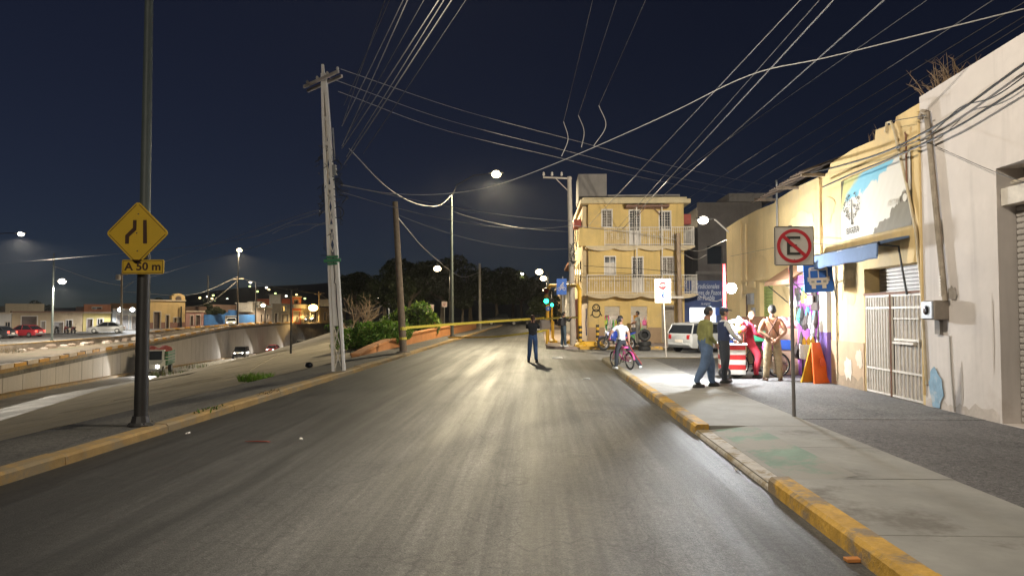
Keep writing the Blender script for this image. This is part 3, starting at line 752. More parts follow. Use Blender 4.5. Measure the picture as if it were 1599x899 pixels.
# dead weeds on the parapet
rw=random.Random(11)
WEED=M('dry_weed',(.22,.15,.09),.9,.3,6,0)
for (y,z,n,h,lab) in ((12.35,5.48,26,.75,'tall dry weeds sprouting on the parapet where cream and white walls meet'),(14.6,5.2,10,.38,'small dry weed tuft on the cream parapet above the banner'),(11.75,5.5,14,.6,'thin dry weed stalks on the white parapet beside the conduit mast')):
    m=MB()
    for k in range(n):
        b0=Vector((rw.uniform(0,.25),rw.uniform(-.25,.25),-.05)); d=Vector((rw.uniform(-.5,.3),rw.uniform(-.6,.8),rw.uniform(.4,1))).normalized()*h*rw.uniform(.5,1)
        m.path([b0,b0+d*.5+Vector((0,0,.05)),b0+d],[.012,.008,.002],4)
        for j in range(3): q=b0+d*rw.uniform(.3,1); m.path([q,q+Vector((rw.uniform(-.12,.12),rw.uniform(-.12,.12),rw.uniform(.02,.14)))],[.004,.002],3)
    tag(m.build('dry_weeds',WEED,None,loc=(XF+.1,y,z)),lab,'weeds')
# ---------------------------------------------------------------- three storey corner building
YT=39.0
def zc(py,px=980): return ZAT(px,py,YT)
def xc(px): return XAT(px,YT)
XA=xc(919); XB=xc(1069)
TB=thing('corner_building','three storey yellow corner building with white railed balconies and open shops','building',((XA+XB)/2,YT+3,.12))
z1=zc(459); z2=zc(386); z3=zc(319)
def op(pa,pb,ya,yb): return (xc(pa),xc(pb),zc(yb),zc(ya))
W3=[op(941,956,328,354),op(984,1000,329,383.5),op(1031,1048,331,358)]
W2=[op(945,961,401,429),op(988,1004,402,456.5),op(1033,1052,402,428)]
S1=[(xc(944),xc(968),.13,zc(478)),(xc(985),xc(1011),.13,zc(478)),(xc(1033),xc(1053),.13,zc(476))]
m=MB(); wallgrid(m,XA,XB,.06,z3,W3+W2+S1,TY(YT),.28)
# left flank along the street, back and right side
XLw=XA-.05
m.box((XA,YT+.281,.06),(XA+.3,YT+11,z3)); m.box((XB-.3,YT+.281,.06),(XB,YT+11,z3)); m.box((XA+.3,YT+10.7,.06),(XB-.3,YT+11,z3))
m.build('wall',YELWALL,TB,world=True)
for z in (z1-.12,z2-.12,z3-.02):
    m=MB(); m.box((XA+.302,YT+.285,z),(XB-.302,YT+10.6,z+.12)); m.build('floor_slab',GREYW,TB,world=True)
for qa,qb in ((XA-.02,xc(943.5)),(xc(968.5),xc(984.5)),(xc(1011.5),xc(1032.5)),(xc(1053.5),XB+.02)):
    m=MB(); m.box((qa,YT-.02,.06),(qb,YT,zc(511))); m.build('dado',DADO,TB,world=True)
m=MB(); m.box((XA-.45,YT-.42,z3),(XB+.3,YT+11.2,z3+.22)); m.box((XA-.30,YT-.28,z3+.22),(XB+.12,YT+11,z3+.34)); m.build('cornice',M('pale_yellow_trim',(.62,.52,.32),.8,.12,2,.1,streak=.3),TB,world=True)
m=MB(); m.box((xc(905),YT+.6,z3+.3),(xc(950),YT+3.2,zc(268))); m.build('tank_room',GREYW,TB,world=True)
m=MB(); m.box((xc(951),YT+.5,z3+.3),(XB-.1,YT+.7,z3+.62)); m.build('parapet',GREYW,TB,world=True)
# flank facing the street: lit plaster with upper bay
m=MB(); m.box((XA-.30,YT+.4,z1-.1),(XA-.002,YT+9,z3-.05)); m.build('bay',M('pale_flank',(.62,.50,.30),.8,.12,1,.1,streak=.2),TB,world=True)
m=MB(); m.box((XA-.04,YT+.3,.07),(XA-.002,YT+10,z1-.12)); m.build('flank_plaster',M('peeled_plaster',(.55,.46,.40),.9,.18,1.3,.2,stain=(.35,.30,.30),stain_amt=.35,streak=.3),TB,world=True)
for k,(zz0,zz1) in enumerate(((z1+.7,z1+2.0),(z2+.7,z2+2.0))):
    for j in range(3):
        y=YT+1.4+j*2.6; m=MB(); m.box((XA-.33,y,zz0),(XA-.29,y+1.0,zz1)); w=m.build('window',CREAM,TB,world=True)
        m=MB(); m.box((XA-.345,y+.08,zz0+.08),(XA-.331,y+.92,zz1-.08)); m.build('pane',GLASS,w,world=True)
# windows with grilles
def grille(mb,x0,x1,za,zb,y,nv,nh,r=.012,scroll=True):
    for i in range(nv+1): x=x0+(x1-x0)*i/nv; mb.tube((x,y,za),(x,y,zb),r,n=4)
    for i in range(nh+1): z=za+(zb-za)*i/nh; mb.tube((x0,y,z),(x1,y,z),r,n=4)
    if scroll:
        for i in range(nv):
            for j in range(nh): mb.torus(((x0+(i+.5)*(x1-x0)/nv),y,za+(j+.5)*(zb-za)/nh),min((x1-x0)/nv,(zb-za)/nh)*.36,.008,'Y',10,4)
for k,(a,b,za,zb) in enumerate(W3+W2):
    isdoor=(zb-za)>1.4
    m=MB(); t=.06
    m.box((a-.05,YT-.03,zb),(b+.05,YT+.14,zb+t)); m.box((a-.05,YT-.03,za-t),(b+.05,YT+.14,za)) if not isdoor else None
    m.box((a-.05,YT-.025,za),(a,YT+.14,zb)); m.box((b,YT-.025,za),(b+.05,YT+.14,zb)); m.box(((a+b)/2-.025,YT+.1,za),((a+b)/2+.025,YT+.14,zb))
    w=m.build('window' if not isdoor else 'balcony_door',WHITE,TB,world=True)
    for h in (0,1):
        x0,x1=(a,(a+b)/2-.025) if h==0 else ((a+b)/2+.025,b)
        zlow=za if not isdoor else za+.85
        m=MB(); m.box((x0,YT+.15,zlow),(x1,YT+.17,zb)); m.build('pane',GLASS if k not in (0,5) else M('curtained_pane',(.16,.13,.10),.15,.4,2,0),w,world=True)
        if isdoor: m=MB(); m.box((x0,YT+.13,za),(x1,YT+.18,zlow)); m.build('door_panel',WHITE,w,world=True)
    if k==3: m=MB(); m.box((a,YT+.11,za),(b,YT+.13,za+(zb-za)*.68)); m.build('shutter_panel',WHITE_D,w,world=True)
    else:
        m=MB(); grille(m,a+.02,b-.02,za+.02 if not isdoor else za+.85,zb-.02,YT+.05,4,3 if not isdoor else 4); m.build('grille',WHITE,w,world=True)
# balconies
for k,(zf,pa,pb,hh) in enumerate(((z1,921,1085,1.0),(z2,921,1081,1.0))):
    x0=xc(pa)-.25; x1=xc(pb); y0=YT-.85
    m=MB(); n=16; pr=[]
    m.box((x0,y0,zf-.10),(x1,YT-.001,zf)); 
    for i in range(n+1):
        x=x0+.12+(x1-x0-.24)*i/n; pr.append((x,zf-.14-.13*abs(math.sin(i*PI/4))))
    m.prism([(x0+.12,y0+.06,zf-.10),(x1-.12,y0+.06,zf-.10)]+[(p[0],y0+.06,p[1]) for p in pr[::-1]],(0,.10,0))
    m.box((XB,YT,zf-.10),(x1,YT+2.2,zf))
    b=m.build('balcony',M('balcony_plaster',(.60,.50,.33),.8,.15,2,.15,streak=.25,stain=(.4,.33,.22),stain_amt=.2),TB,world=True)
    m=MB()
    xs0=x0+.06 if k==0 else xc(943)
    m.tube((xs0,y0+.06,zf+hh),(x1-.05,y0+.06,zf+hh),.022,n=5); m.tube((xs0,y0+.06,zf+.08),(x1-.05,y0+.06,zf+.08),.018,n=5); m.tube((xs0,y0+.06,zf+hh*.82),(x1-.05,y0+.06,zf+hh*.82),.012,n=4)
    nb=44
    for i in range(nb+1):
        x=xs0+(x1-.05-xs0)*i/nb; big=i%11==0
        m.tube((x,y0+.06,zf),(x,y0+.06,zf+hh+(.04 if big else 0)),.026 if big else .011,n=4)
        if i<nb and i%3==0: m.torus((x+(x1-xs0)/nb*.5,y0+.06,zf+.45),.065,.009,'Y',10,4); m.torus((x+(x1-xs0)/nb*.5,y0+.06,zf+.62),.05,.009,'Y',10,4)
    for i in range(16):
        y=y0+.06+i*.19; m.tube((x1-.06,y,zf),(x1-.06,y,zf+hh),.012,n=4)
    m.tube((x1-.06,y0+.06,zf+hh),(x1-.06,YT+2.1,zf+hh),.022,n=5); m.tube((x1-.06,y0+.06,zf+.08),(x1-.06,YT+2.1,zf+.08),.018,n=5)
    if k==1:   # blank plaster end of the upper balcony
        pass
    m.build('railing',WHITE,b,world=True)
m=MB(); m.box((XA-.55,YT-.86,z2),(xc(941),YT-.74,z2+.98)); m.box((XA-.55,YT-.74,z2),(XA-.43,YT-.0,z2+.98)); m.build('balcony_parapet',YELWALL,TB,world=True)
# posts and pergola on the top balcony
m=MB()
for px in (992,1031):
    m.tube((xc(px),YT-.8,z1),(xc(px),YT-.8,z3-.15),.03,n=6)
m.build('balcony_post',WHITE,TB,world=True)
m=MB(); m.box((xc(975),YT-.95,z3-.28),(xc(1042),YT-.0,z3-.2))
for i in range(6): m.box((xc(977)+i*.42,YT-1.0,z3-.2),(xc(977)+i*.42+.16,YT,z3-.16))
for px,s in ((992,1),(1031,-1)): m.path([(xc(px),YT-.8,z3-.8),(xc(px)+s*.5,YT-.8,z3-.28)],.025,5)
m.build('pergola',M('old_boards',(.25,.15,.11),.9,.3,5,.3),TB,world=True)
m=MB(); m.box((XA-.75,YT+.6,z3-1.15),(XA-.34,YT+2.2,z3-.75)); m.build('red_sign_box',M('dull_red',(.35,.08,.06),.7,.2,4,.1),TB,world=True)
m=MB(); m.box((XB+.02,YT+.1,z3-1.1),(XB+.42,YT+.6,z3-.55)); m.build('red_sign_box',M('dull_red',(.35,.08,.06)),TB,world=True)
# shops on the ground floor
INT=M('shop_interior',(.42,.38,.34),.8,.15,4,0)
for k,(a,b,za,zb) in enumerate(S1):
    if k<2:
        zs=zc(492); m=MB(); m.box((a-.4,YT+2.6,.1),(b+.4,YT+2.7,zb+.2)); m.box((a-.4,YT+.285,.1),(a-.35,YT+2.6,zb+.2)); m.box((b+.35,YT+.285,.1),(b+.4,YT+2.6,zb+.2)); m.box((a-.4,YT+.285,zb+.2),(b+.4,YT+2.7,zb+.25)); m.box((a-.4,YT+.285,.1),(b+.4,YT+2.7,.125))
        m.build('shop_room',INT,TB,world=True)
        z=zs
        while z<zb-.01:
            m=MB(); m.bbox((a+.01,YT+.1,z),(b-.01,YT+.15,min(zb,z+.1)),.012); m.build('slat',M('roller_slat',(.5,.45,.36),.6,.12,5,.1),TB,world=True); z+=.105
        ld=bpy.data.lights.new('shop_bulb','POINT'); ld.energy=55; ld.shadow_soft_size=.15; ld.color=(1,.93,.8)
        lo=bpy.data.objects.new('shop_bulb',ld); lo.location=((a+b)/2,YT+1.3,zb-.25); COL.objects.link(lo)
    else:
        m=MB(); m.box((a,YT+.1,za),(b,YT+.14,zb)); d=m.build('door',M('grey_door',(.34,.30,.24),.7,.15,3,.1,streak=.3),TB,world=True)
        for q in range(3): m=MB(); m.bbox((a+.12,YT+.07,za+.15+q*.75),(b-.12,YT+.102,za+.75+q*.75),.02); m.build('door_panel',M('grey_door',(.34,.30,.24)),d,world=True)
# goods in the two shops
gr=random.Random(21)
gcols=[M('goods_%d'%i,c,.5,.15,8,0) for i,c in enumerate([(.45,.55,.05),(.55,.04,.04),(.05,.05,.06),(.1,.4,.12),(.6,.6,.62),(.7,.35,.05),(.08,.12,.4),(.6,.1,.3)])]
for k,(a,b,za,zb) in enumerate(S1[:2]):
    for i in range(13):
        x=gr.uniform(a+.05,b-.05); z=gr.uniform(.35,1.5); y=YT+gr.uniform(.4,.9)
        m=MB()
        if gr.random()<.5 and k==0:
            m.path([(0,0,.5),(.04,.0,.2),(-.03,.02,-.15),(.02,0,-.4)],[.02,.05,.06,.02],6); nm,lab='hanging_goods','long strips of coloured goods hanging in the left shop doorway of the yellow building'
        else:
            m.bbox((-.12,-.08,-.15),(.12,.08,.15),.03); m.tube((0,0,.14),(0,0,.3),.012,n=5); nm,lab='hanging_goods',('packed goods hanging in the left shop doorway of the yellow building' if k==0 else 'dark and bright goods hanging in the right shop doorway of the yellow building')
        ci=gr.randrange(3,8) if k==0 and i%2 else gr.randrange(8); o=m.build(nm,gcols[ci],None,loc=(x,y,z)); tag(o,['lime','red','black','green','grey','orange','navy','pink'][ci]+' '+lab.replace('dark and bright ','').replace('coloured ',''),'goods','goods hanging in the shop doorways')
# stencil face on the corner
m=MB(); cx,cz=xc(931),zc(484); y=YT-.008
m.torus((cx,y,cz+.12),.19,.035,'Y',18,4); m.torus((cx,y,cz-.18),.22,.03,'Y',18,4)
m.cbox((cx-.08,y,cz+.16),(.06,.03,.07)); m.cbox((cx+.08,y,cz+.16),(.06,.03,.07)); m.path([(cx-.32,y,cz-.32),(cx-.2,y,cz-.2)],.03,5); m.path([(cx+.32,y,cz-.32),(cx+.2,y,cz-.15)],.03,5)
m.build('graffiti',M('black_spray',(.05,.04,.035),.9,.2,6,0),TB,world=True)
m=MB(); y0=YT+1.2
m.path([(XA-.06,YT+1.0,2.0),(XA-.06,YT+.9,1.5),(XA-.06,YT+1.2,1.2),(XA-.06,YT+.8,.5)],.04,5); m.build('graffiti',M('blue_spray',(.05,.08,.35),.9,.2,6,0),TB,world=True)

# ---------------------------------------------------------------- blue taco shop and the grey house behind it
YS=39.4; xs0=XB+.02; xs1=XAT(1175,YS)
BS=thing('blue_shop','dark blue shop front with pale script lettering and a bright lit counter window','shop',((xs0+xs1)/2,YS+2,.12))
NAVY=M('navy_paint',(.035,.06,.17),.7,.15,2,.1)
wn_=(XAT(1077,YS),XAT(1119,YS),ZAT(1100,507,YS),ZAT(1100,480,YS))
m=MB(); wallgrid(m,xs0,xs1,.06,ZAT(1100,438,YS),[wn_],TY(YS),.25); m.build('wall',NAVY,BS,world=True)
m=MB(); m.box((xs0,YS+.26,.06),(xs1,YS+4,.1)); m.box((xs0,YS+3.2,.1),(xs1,YS+3.3,3)); m.box((xs0,YS+.26,2.7),(xs1,YS+3.2,2.75)); m.build('room',M('white_tile',(.75,.77,.78),.4,.05,5,0),BS,world=True)
m=MB(); m.box((wn_[0]+.1,YS+1.2,2.5),(wn_[1]-.1,YS+1.4,2.62)); m.build('lit_tube',emit('shop_tube',(.92,.97,1.0),14),BS,world=True)
ld=bpy.data.lights.new('shop_tube_light','AREA'); ld.energy=260; ld.size=1.2; ld.color=(.9,.96,1.0); lo=bpy.data.objects.new('shop_tube_light',ld); lo.location=((wn_[0]+wn_[1])/2,YS+1.3,2.45); COL.objects.link(lo)
m=MB(); m.box((wn_[0]-.1,YS-.25,wn_[2]-.08),(wn_[1]+.1,YS+.2,wn_[2])); m.build('counter',M('white_tile',(.75,.77,.78)),BS,world=True)
LET=M('pale_lettering',(.50,.54,.62),.7,.05,5,0)
for i,(t,py,s) in enumerate((('y Tradicionales',447,.40),('Sabores de Pozos',457,.38),('en Puebla',465,.40),('la original',474,.2))):
    text_mesh(t,s,'lettering',LET,BS,Vector((XAT(1102,YS),YS-.012,ZAT(1102,py,YS)))-BS.location,(PI/2,0,0),.004,shear=.25,sx=.62)
m=MB(); m.lathe([(.26,0),(.26,.02)],(0,0,0),20,Matrix.Rotation(PI/2,3,'X')); o=m.build('round_sign',M('cream_disc',(.5,.42,.25)),BS); o.location=Vector((XAT(1139,YS),YS-.001,ZAT(1139,464,YS)))-BS.location
m=MB(); m.bbox((XAT(1117,YS),YS-.05,ZAT(1117,492,YS)),(XAT(1123,YS),YS-.003,ZAT(1117,480,YS)),.01); m.build('blue_notice',BLUE,BS,world=True)
m=MB(); m.bbox((XAT(1126,YS),YS-.05,ZAT(1117,495,YS)),(XAT(1132,YS),YS-.003,ZAT(1117,486,YS)),.01); m.build('yellow_notice',M('lime_sheet',(.5,.55,.05)),BS,world=True)
# grey house behind
YG=47.0; gx0=XAT(1091,YG); gx1=XAT(1192,YG); gz=ZAT(1100,316,YG)
GH=thing('grey_house','unlit grey block house rising behind the blue shop and cream wall','house',((gx0+gx1)/2,YG+4,.1))
m=MB(); wallgrid(m,gx0,gx1,.0,gz,[(gx0+.6,gx0+1.6,5.0,6.2),(gx0+2.4,gx0+3.3,5.0,6.2)],TY(YG),.25); m.box((gx0,YG+.251,0),(gx1,YG+8,gz-.3)); m.build('wall',M('grey_block',(.19,.17,.155),.95,.2,1.2,.3,streak=.3),GH,world=True)
m=MB(); m.box((gx0-.2,YG-.25,4.3),(gx1+.2,YG,4.5)); m.build('ledge',GREYW,GH,world=True)
m=MB(); m.box((gx0+2.0,YG-.3,gz-.001),(gx1+.6,YG+3,gz+.55)); m.build('parapet',GREYW,GH,world=True)
for a in (.6,2.4):
    m=MB(); m.box((gx0+a,YG+.15,5.0),(gx0+a+.95,YG+.2,6.2)); m.build('pane',GLASS,GH,world=True)

# ---------------------------------------------------------------- street beyond the corner building
for k,(ya,yb,h,mt,lab) in enumerate(((50.3,58,5.2,M('maroon_wall',(.13,.05,.045),.85,.2,1.5,.1),'dark maroon house with tiled eave beyond the yellow corner building'),
                                  (58.2,74,4.2,M('white_grey_wall',(.55,.52,.48),.85,.15,1.2,.1,streak=.3),'long pale house front with dark upright door bays along the street'),
                                  (74.3,100,4.8,M('ochre_wall',(.45,.33,.18),.85,.15,1.2,.1,streak=.3),'ochre row house with lamps farther along the street'))):
    t=thing('row_house',lab,'house',(5,(ya+yb)/2,.1))
    ops=[]; n=int((yb-ya)/2.6)
    for i in range(n): y=ya+.7+i*2.6; ops.append((y,y+1.2,.119,2.6))
    m=MB(); wallgrid(m,ya,yb,.05,h,ops,TF(2.45),.3); m.box((2.751,ya,.05),(8.5,yb,h-.2)); m.build('wall',mt,t,world=True)
    for o_ in ops:
        m=MB(); m.box((2.62,o_[0],.12),(2.68,o_[1],2.6)); m.build('door',M('dark_door',(.05,.045,.04),.6,.2,4,.1),t,world=True)
    m=MB(); m.box((2.0,ya,h),(8.6,yb,h+.18)); m.build('eave',RUST if k==0 else GREYW,t,world=True)
# ================================================================== LAMPS, POLES, SIGNS, WIRES
LAMPG='street lamps'
WARM=(1.0,.82,.54); NEUT=(1.0,.90,.74); COOL=(.93,.97,1.0)
def spot(loc,power,col,size=165,rad=.18,aim=None,point=False):
    ld=bpy.data.lights.new('lamp_light','POINT' if point else 'SPOT'); ld.energy=power; ld.color=col; ld.shadow_soft_size=min(rad,.15)
    if not point: ld.spot_size=R(size); ld.spot_blend=.25
    o=bpy.data.objects.new('lamp_light',ld); o.location=loc; COL.objects.link(o)
    if aim is not None: o.rotation_euler=(Vector(aim)-Vector(loc)).to_track_quat('-Z','Y').to_euler()
    return o
POLEM=M('lamp_pole_paint',(.20,.21,.20),.5,.15,4,.1,stain=(.12,.11,.10),stain_amt=.1)
POLEG=M('lamp_pole_green',(.07,.085,.08),.5,.15,4,.1)
POLED=M('lamp_pole_dark',(.030,.028,.026),.5,.2,4,.1)
def lamp_head(par,p,d,lens,col,s=1.0,big=1.0):
    # cobra-head luminaire at p (world), pointing along d (horizontal unit vector)
    d=Vector(d).normalized(); w=Vector((-d.y,d.x,0)); p=Vector(p)
    rings=[]
    for t,hw,hh in ((-.42,.05,.04),(-.25,.10,.07),(0,.16,.09),(.25,.15,.07),(.36,.08,.04)):
        c=p+d*t*s+Vector((0,0,.08*s)); rings.append([c+w*hw*s*math.cos(a)+Vector((0,0,hh*s*max(-.25,math.sin(a)))) for a in [2*PI*k/10 for k in range(10)]])
    m=MB(); m.loft(rings); h=m.build('lamp_head',STEEL,par,world=True,smooth=True)
    m=MB(); m.ell(p+Vector((0,0,.03*s)),(.23*s*big,.23*s*big,.17*s*big),14,8); m.build('lens',lens,h,world=True,smooth=True)
def street_lamp(label,base,top,lampp,lens,power,col=NEUT,r0=.09,r1=.05,split=None,s=1.0,big=1.0,mat=None,rad=.18,size=165,name='street_lamp',topext=0,aim=None,blend=.25):
    base=Vector(base); lampp=Vector(lampp); top=Vector(top)
    t=thing(name,label,'street lamp',base,0,LAMPG)
    mat=mat or POLEM
    if split is None:
        m=MB(); m.path([base,top+Vector((0,0,topext))],[r0,r1],12); m.build('pole',mat,t,world=True,smooth=True)
    else:
        k=(split-base.z)/(top.z-base.z); mid=base+(top-base)*k; rm=r0+(r1-r0)*k
        m=MB(); m.path([base,mid],[r0*1.1,rm*1.12],14); m.build('lower_pole',POLED,t,world=True,smooth=True)
        m=MB(); m.path([mid,top],[rm,r1],12); m.build('pole',mat,t,world=True,smooth=True)
    m=MB(); m.lathe([(r0*2.0,0),(r0*2.0,.02),(r0*1.5,.05),(r0*1.25,.14)],base,12); 
    for k in range(4):
        a=PI/4+k*PI/2; m.tube(base+Vector((math.cos(a)*r0*1.7,math.sin(a)*r0*1.7,.0)),base+Vector((math.cos(a)*r0*1.7,math.sin(a)*r0*1.7,.05)),.012,n=6)
    m.build('base_plate',POLED,t,world=True)
    d=Vector((lampp.x-top.x,lampp.y-top.y,0)); L_=d.length; dn=d.normalized() if L_>.01 else Vector((1,0,0))
    e=lampp-dn*.36*s+Vector((0,0,.07*s))
    m=MB(); m.path([top-Vector((0,0,.15)),top+dn*L_*.12+Vector((0,0,(e.z-top.z)*.45+.05)),top+dn*L_*.5+Vector((0,0,(e.z-top.z)*.9+.06)),e],[.022*s+.004]*4,8); m.build('arm',POLED if split is None else mat,t,world=True,smooth=True)
    lamp_head(t,lampp,dn,lens,col,s,big)
    if power>0:
        o=spot(lampp-Vector((0,0,.17*s*big+rad+.03)),power,col,size if aim is not None else 170,rad,aim); 
        if aim is not None: o.data.spot_blend=blend
        o.parent=t; o.location=o.location-t.location
    return t
LENS_W=emit('lens_warm',(1,.80,.46),11); LENS_N=emit('lens_neutral',(1,.92,.74),14); LENS_Y=emit('lens_sodium',(1,.62,.16),18); LENS_C=emit('lens_cool',(.93,.97,1),30)

# 1 tall post with the diamond sign (its lamp hangs above the frame)
b1=PZ(220,664,.12)
street_lamp('tall street lamp post carrying the yellow diamond road narrows sign',b1,b1+Vector((0,0,9.3)),b1+Vector((3.2,.1,9.45)),LENS_N,3900,NEUT,.088,.042,split=2.55,mat=POLEG,size=152,aim=(4.6,10.6,0),blend=.9)
street_lamp('next street lamp post back along the left pavement from the diamond sign',(b1.x,-17,.12),(b1.x,-17,9.4),(b1.x+2.6,-16.9,9.55),LENS_N,7000,NEUT,.105,.055,split=2.55,mat=POLEG,aim=(-.5,7,0),size=160,blend=.6)
# 2 post on the left kerb farther on
b2=PZ(706,526,.12); t2=PY(705,304,b2.y); l2=PY(775,273,b2.y-.4)
street_lamp('tall slim street lamp post beyond the wooden pole, lamp over the road',b2,t2,l2,LENS_W,13000,(1,.85,.56),.13,.06,split=None,s=1.3,big=1.1,rad=.15,mat=POLEG)
# 3 and 4 lamps among the trees
Y=78; p=PY(683,420,Y); street_lamp('bright street lamp in front of the dark trees behind the garden wall',(p.x+1.4,Y,.1),(p.x+1.4,Y,p.z-.2),p,LENS_W,2200,WARM,.08,.05,s=1.4,big=1.3,mat=POLED)
Y=88; p=PY(592,463,Y); q=PY(608,470,Y); street_lamp('low white lamp on a short pole left of the garden shrub',(q.x,Y,.0),(q.x,Y,p.z-.1),p,LENS_N,1500,NEUT,.08,.06,s=1.3,big=1.1)
# 5 far lamps along the right-hand pavement
for i,(px,py,Y,s,big,lab) in enumerate(((842,425,92,1.4,1.5,'far street lamp nearest the yellow height gantry, highest of the row'),(848.5,435,112,1.5,1.5,'second far street lamp behind the traffic light'),(852,453,66,.9,1.3,'low lamp beside the gantry beam and the green traffic light'),(815,428,140,1.2,1.2,'lone small far lamp above the end of the street'))):
    p=PY(px,py,Y); bx=1.1 if px>820 else p.x-1.2
    street_lamp(lab,(bx,Y,.1),(bx,Y,p.z-.1),p,LENS_W if i<3 else LENS_N,(1500,1000,450,200)[i],WARM,.08,.05,s=s,big=big,mat=POLED)
# 6 wall lamp on the corner of the cream building
t=thing('wall_lamp','street lamp on a bent white arm at the corner of the cream building','street lamp',(XF+.05,25.1,4.6),0,LAMPG)
c0=PY(1142,366,25.2); c1=PY(1118,344,25.2); p=PY(1098,345,25.2)
m=MB(); m.path([c0+Vector((.1,.0,-.3)),c0,c1,p+Vector((.4,0,.05))],.03,8); m.build('arm',WHITE,t,world=True,smooth=True)
lamp_head(t,p,(-1,0,0),LENS_N,NEUT,.8,1.0); o=spot(p+Vector((-.05,.36,-.16)),4600,NEUT,150,.08,aim=(4.4,37,3.2)); o.parent=t; o.location-=t.location
# 7 lamps of the opposite street
def opp_ground(x,y): return interp(y,RT)
for i,(px,py,ppx,Y,lens,pw,col,s,big,lab) in enumerate((
    (33,366,-16,62,LENS_N,14000,NEUT,1.3,1.2,'highest white lamp across the sunken road, on a long arm'),
    (97,440,82,74,LENS_N,7500,NEUT,1.5,1.5,'lamp on a two tone pole in front of the long low house'),
    (374,391,371,112,LENS_W,17000,WARM,1.7,1.5,'tall lamp rising from the verge before the blue wall'),
    (489,481,484,146,LENS_Y,2600,(1,.66,.25),2.4,2.4,'orange glowing lamp before the white house with parapet'),
    (411,477,414,128,LENS_W,1100,WARM,1.6,1.6,'low lamp on the corner of the small white house'),
    (391,441,399,120,LENS_N,300,NEUT,1.3,1.0,'small lamp on a bent arm above the blue wall'))):
    p=PY(px,py,Y); bx=XAT(ppx,Y); z0=opp_ground(bx,Y)-.02
    if Y==62: z0=-1.6
    street_lamp(lab,(bx,Y,z0),(bx,Y,p.z-.1),p,lens,pw,col,.13,.07,s=s,big=big*.72,rad=.15,topext=(3.2 if ppx==82 else 0),mat=POLEG if ppx==82 else POLED)
# ---------------------------------------------------------------- white lattice post
bL=PZ(529,579,.12); topL=PY(505,100,bL.y); HL=topL.z-.12
LP=thing('lattice_pole','white concrete lattice utility post leaning over the left pavement with cables','utility pole',bL)
LP.rotation_euler=(0,math.atan((topL.x-bL.x)/HL),0)
w0=.20; LEGM=M('chalky_post_paint',(.84,.79,.72),.8,.10,3,.2,stain=(.52,.45,.38),stain_amt=.1)
def lw(z): return .185-.075*min(1,z/7.2)
for sgn in (-1,1):
    m=MB()
    rr=[]
    for z in (0,2.0,4.5,6.0,7.1,8.35):
        w=lw(z) if z<7.15 else .075
        c=sgn*(w-.045); rr.append([(c-.038,-.075,z),(c+.038,-.075,z),(c+.038,.075,z),(c-.038,.075,z)])
    m.loft(rr); m.build('leg',LEGM,LP)
for z0,z1 in ((1.25,3.05),(3.95,4.08),(5.05,5.2),(6.3,6.42),(7.0,7.12)):
    m=MB(); m.loft([[(-lw(z)+.09,-.06,z),(lw(z)-.09,-.06,z),(lw(z)-.09,.06,z),(-lw(z)+.09,.06,z)] for z in (z0,z1)]); m.build('web',LEGM,LP)
for z0,z1,n in ((.08,1.25,2),(3.05,3.95,2),(4.08,5.05,2),(5.2,6.3,2),(6.42,7.0,1)):
    for i in range(n):
        a=z0+(z1-z0)*i/n; b=z0+(z1-z0)*(i+1)/n
        for s in (-1,1):
            m=MB(); m.path([(s*(lw(a)-.09),0,a),(-s*(lw(b)-.09),.02*s,b)],.014,5); m.build('brace',LEGM,LP)
for k,(yy,dz) in enumerate(((-.16,0),(.16,-.02))):
    m=MB(); m.cbox((-.05,yy,8.15+dz),(1.65,.055,.08),rz=R(-38)); m.build('crossarm',M('crossarm_wood',(.50,.44,.40),.9,.2,5,.2),LP)
m=MB(); m.loft([[(-.06,-.05,8.2),(.02,-.05,8.2),(.02,.05,8.2),(-.06,.05,8.2)],[(-.05,-.04,8.62),(.01,-.04,8.62),(.01,.04,8.62),(-.05,.04,8.62)]]); m.build('cap',LEGM,LP)
for k in range(4):
    a=R(-38); s=-.72+.48*k; x=-.05+math.cos(a)*s; y=math.sin(a)*s
    m=MB(); m.lathe([(.015,0),(.04,.04),(.03,.08),(.045,.11),(.02,.16)],(x,y,8.2),8); m.build('insulator',WHITE_D,LP,smooth=True)
rc=random.Random(2)
m=MB()
for k in range(16):
    z=rc.uniform(3.9,6.6); s=rc.choice((-1,1)); x0=s*.12
    pts=[Vector((x0+rc.uniform(-.1,.25)*(i%2)+.04*i*s,rc.uniform(-.16,.1),z-.12*i+rc.uniform(-.12,.12))) for i in range(7)]
    m.path(pts,rc.uniform(.006,.014),5)
for z in (4.6,5.4,5.9): m.torus((.22,-.05,z-.2),.16,.012,'Y',14,5)
tag(m.build('cable_tangle',CABLE,LP),kind='stuff')
m=MB(); m.path([(.02,-.09,3.3),(.05,-.10,2.6),(.02,-.10,2.45),(.07,-.10,2.4),(.06,-.10,1.9),(.11,-.10,.8),(.12,-.11,.02)],.010,5); m.build('ground_cable',CABLE,LP)
m=MB(); m.bbox((-.24,-.12,3.02),(.24,-.06,3.12),.01); m.bbox((-.16,-.13,3.14),(.17,-.07,3.2),.01); m.bbox((-.14,-.13,2.95),(.15,-.07,3.0),.01); m.build('green_bracket',GREENM,LP)
m=MB(); m.cbox((.17,-.02,5.6),(.10,.12,.28)); m.cbox((.18,0,6.35),(.03,.03,.9)); m.build('splice_box',GREYP,LP)
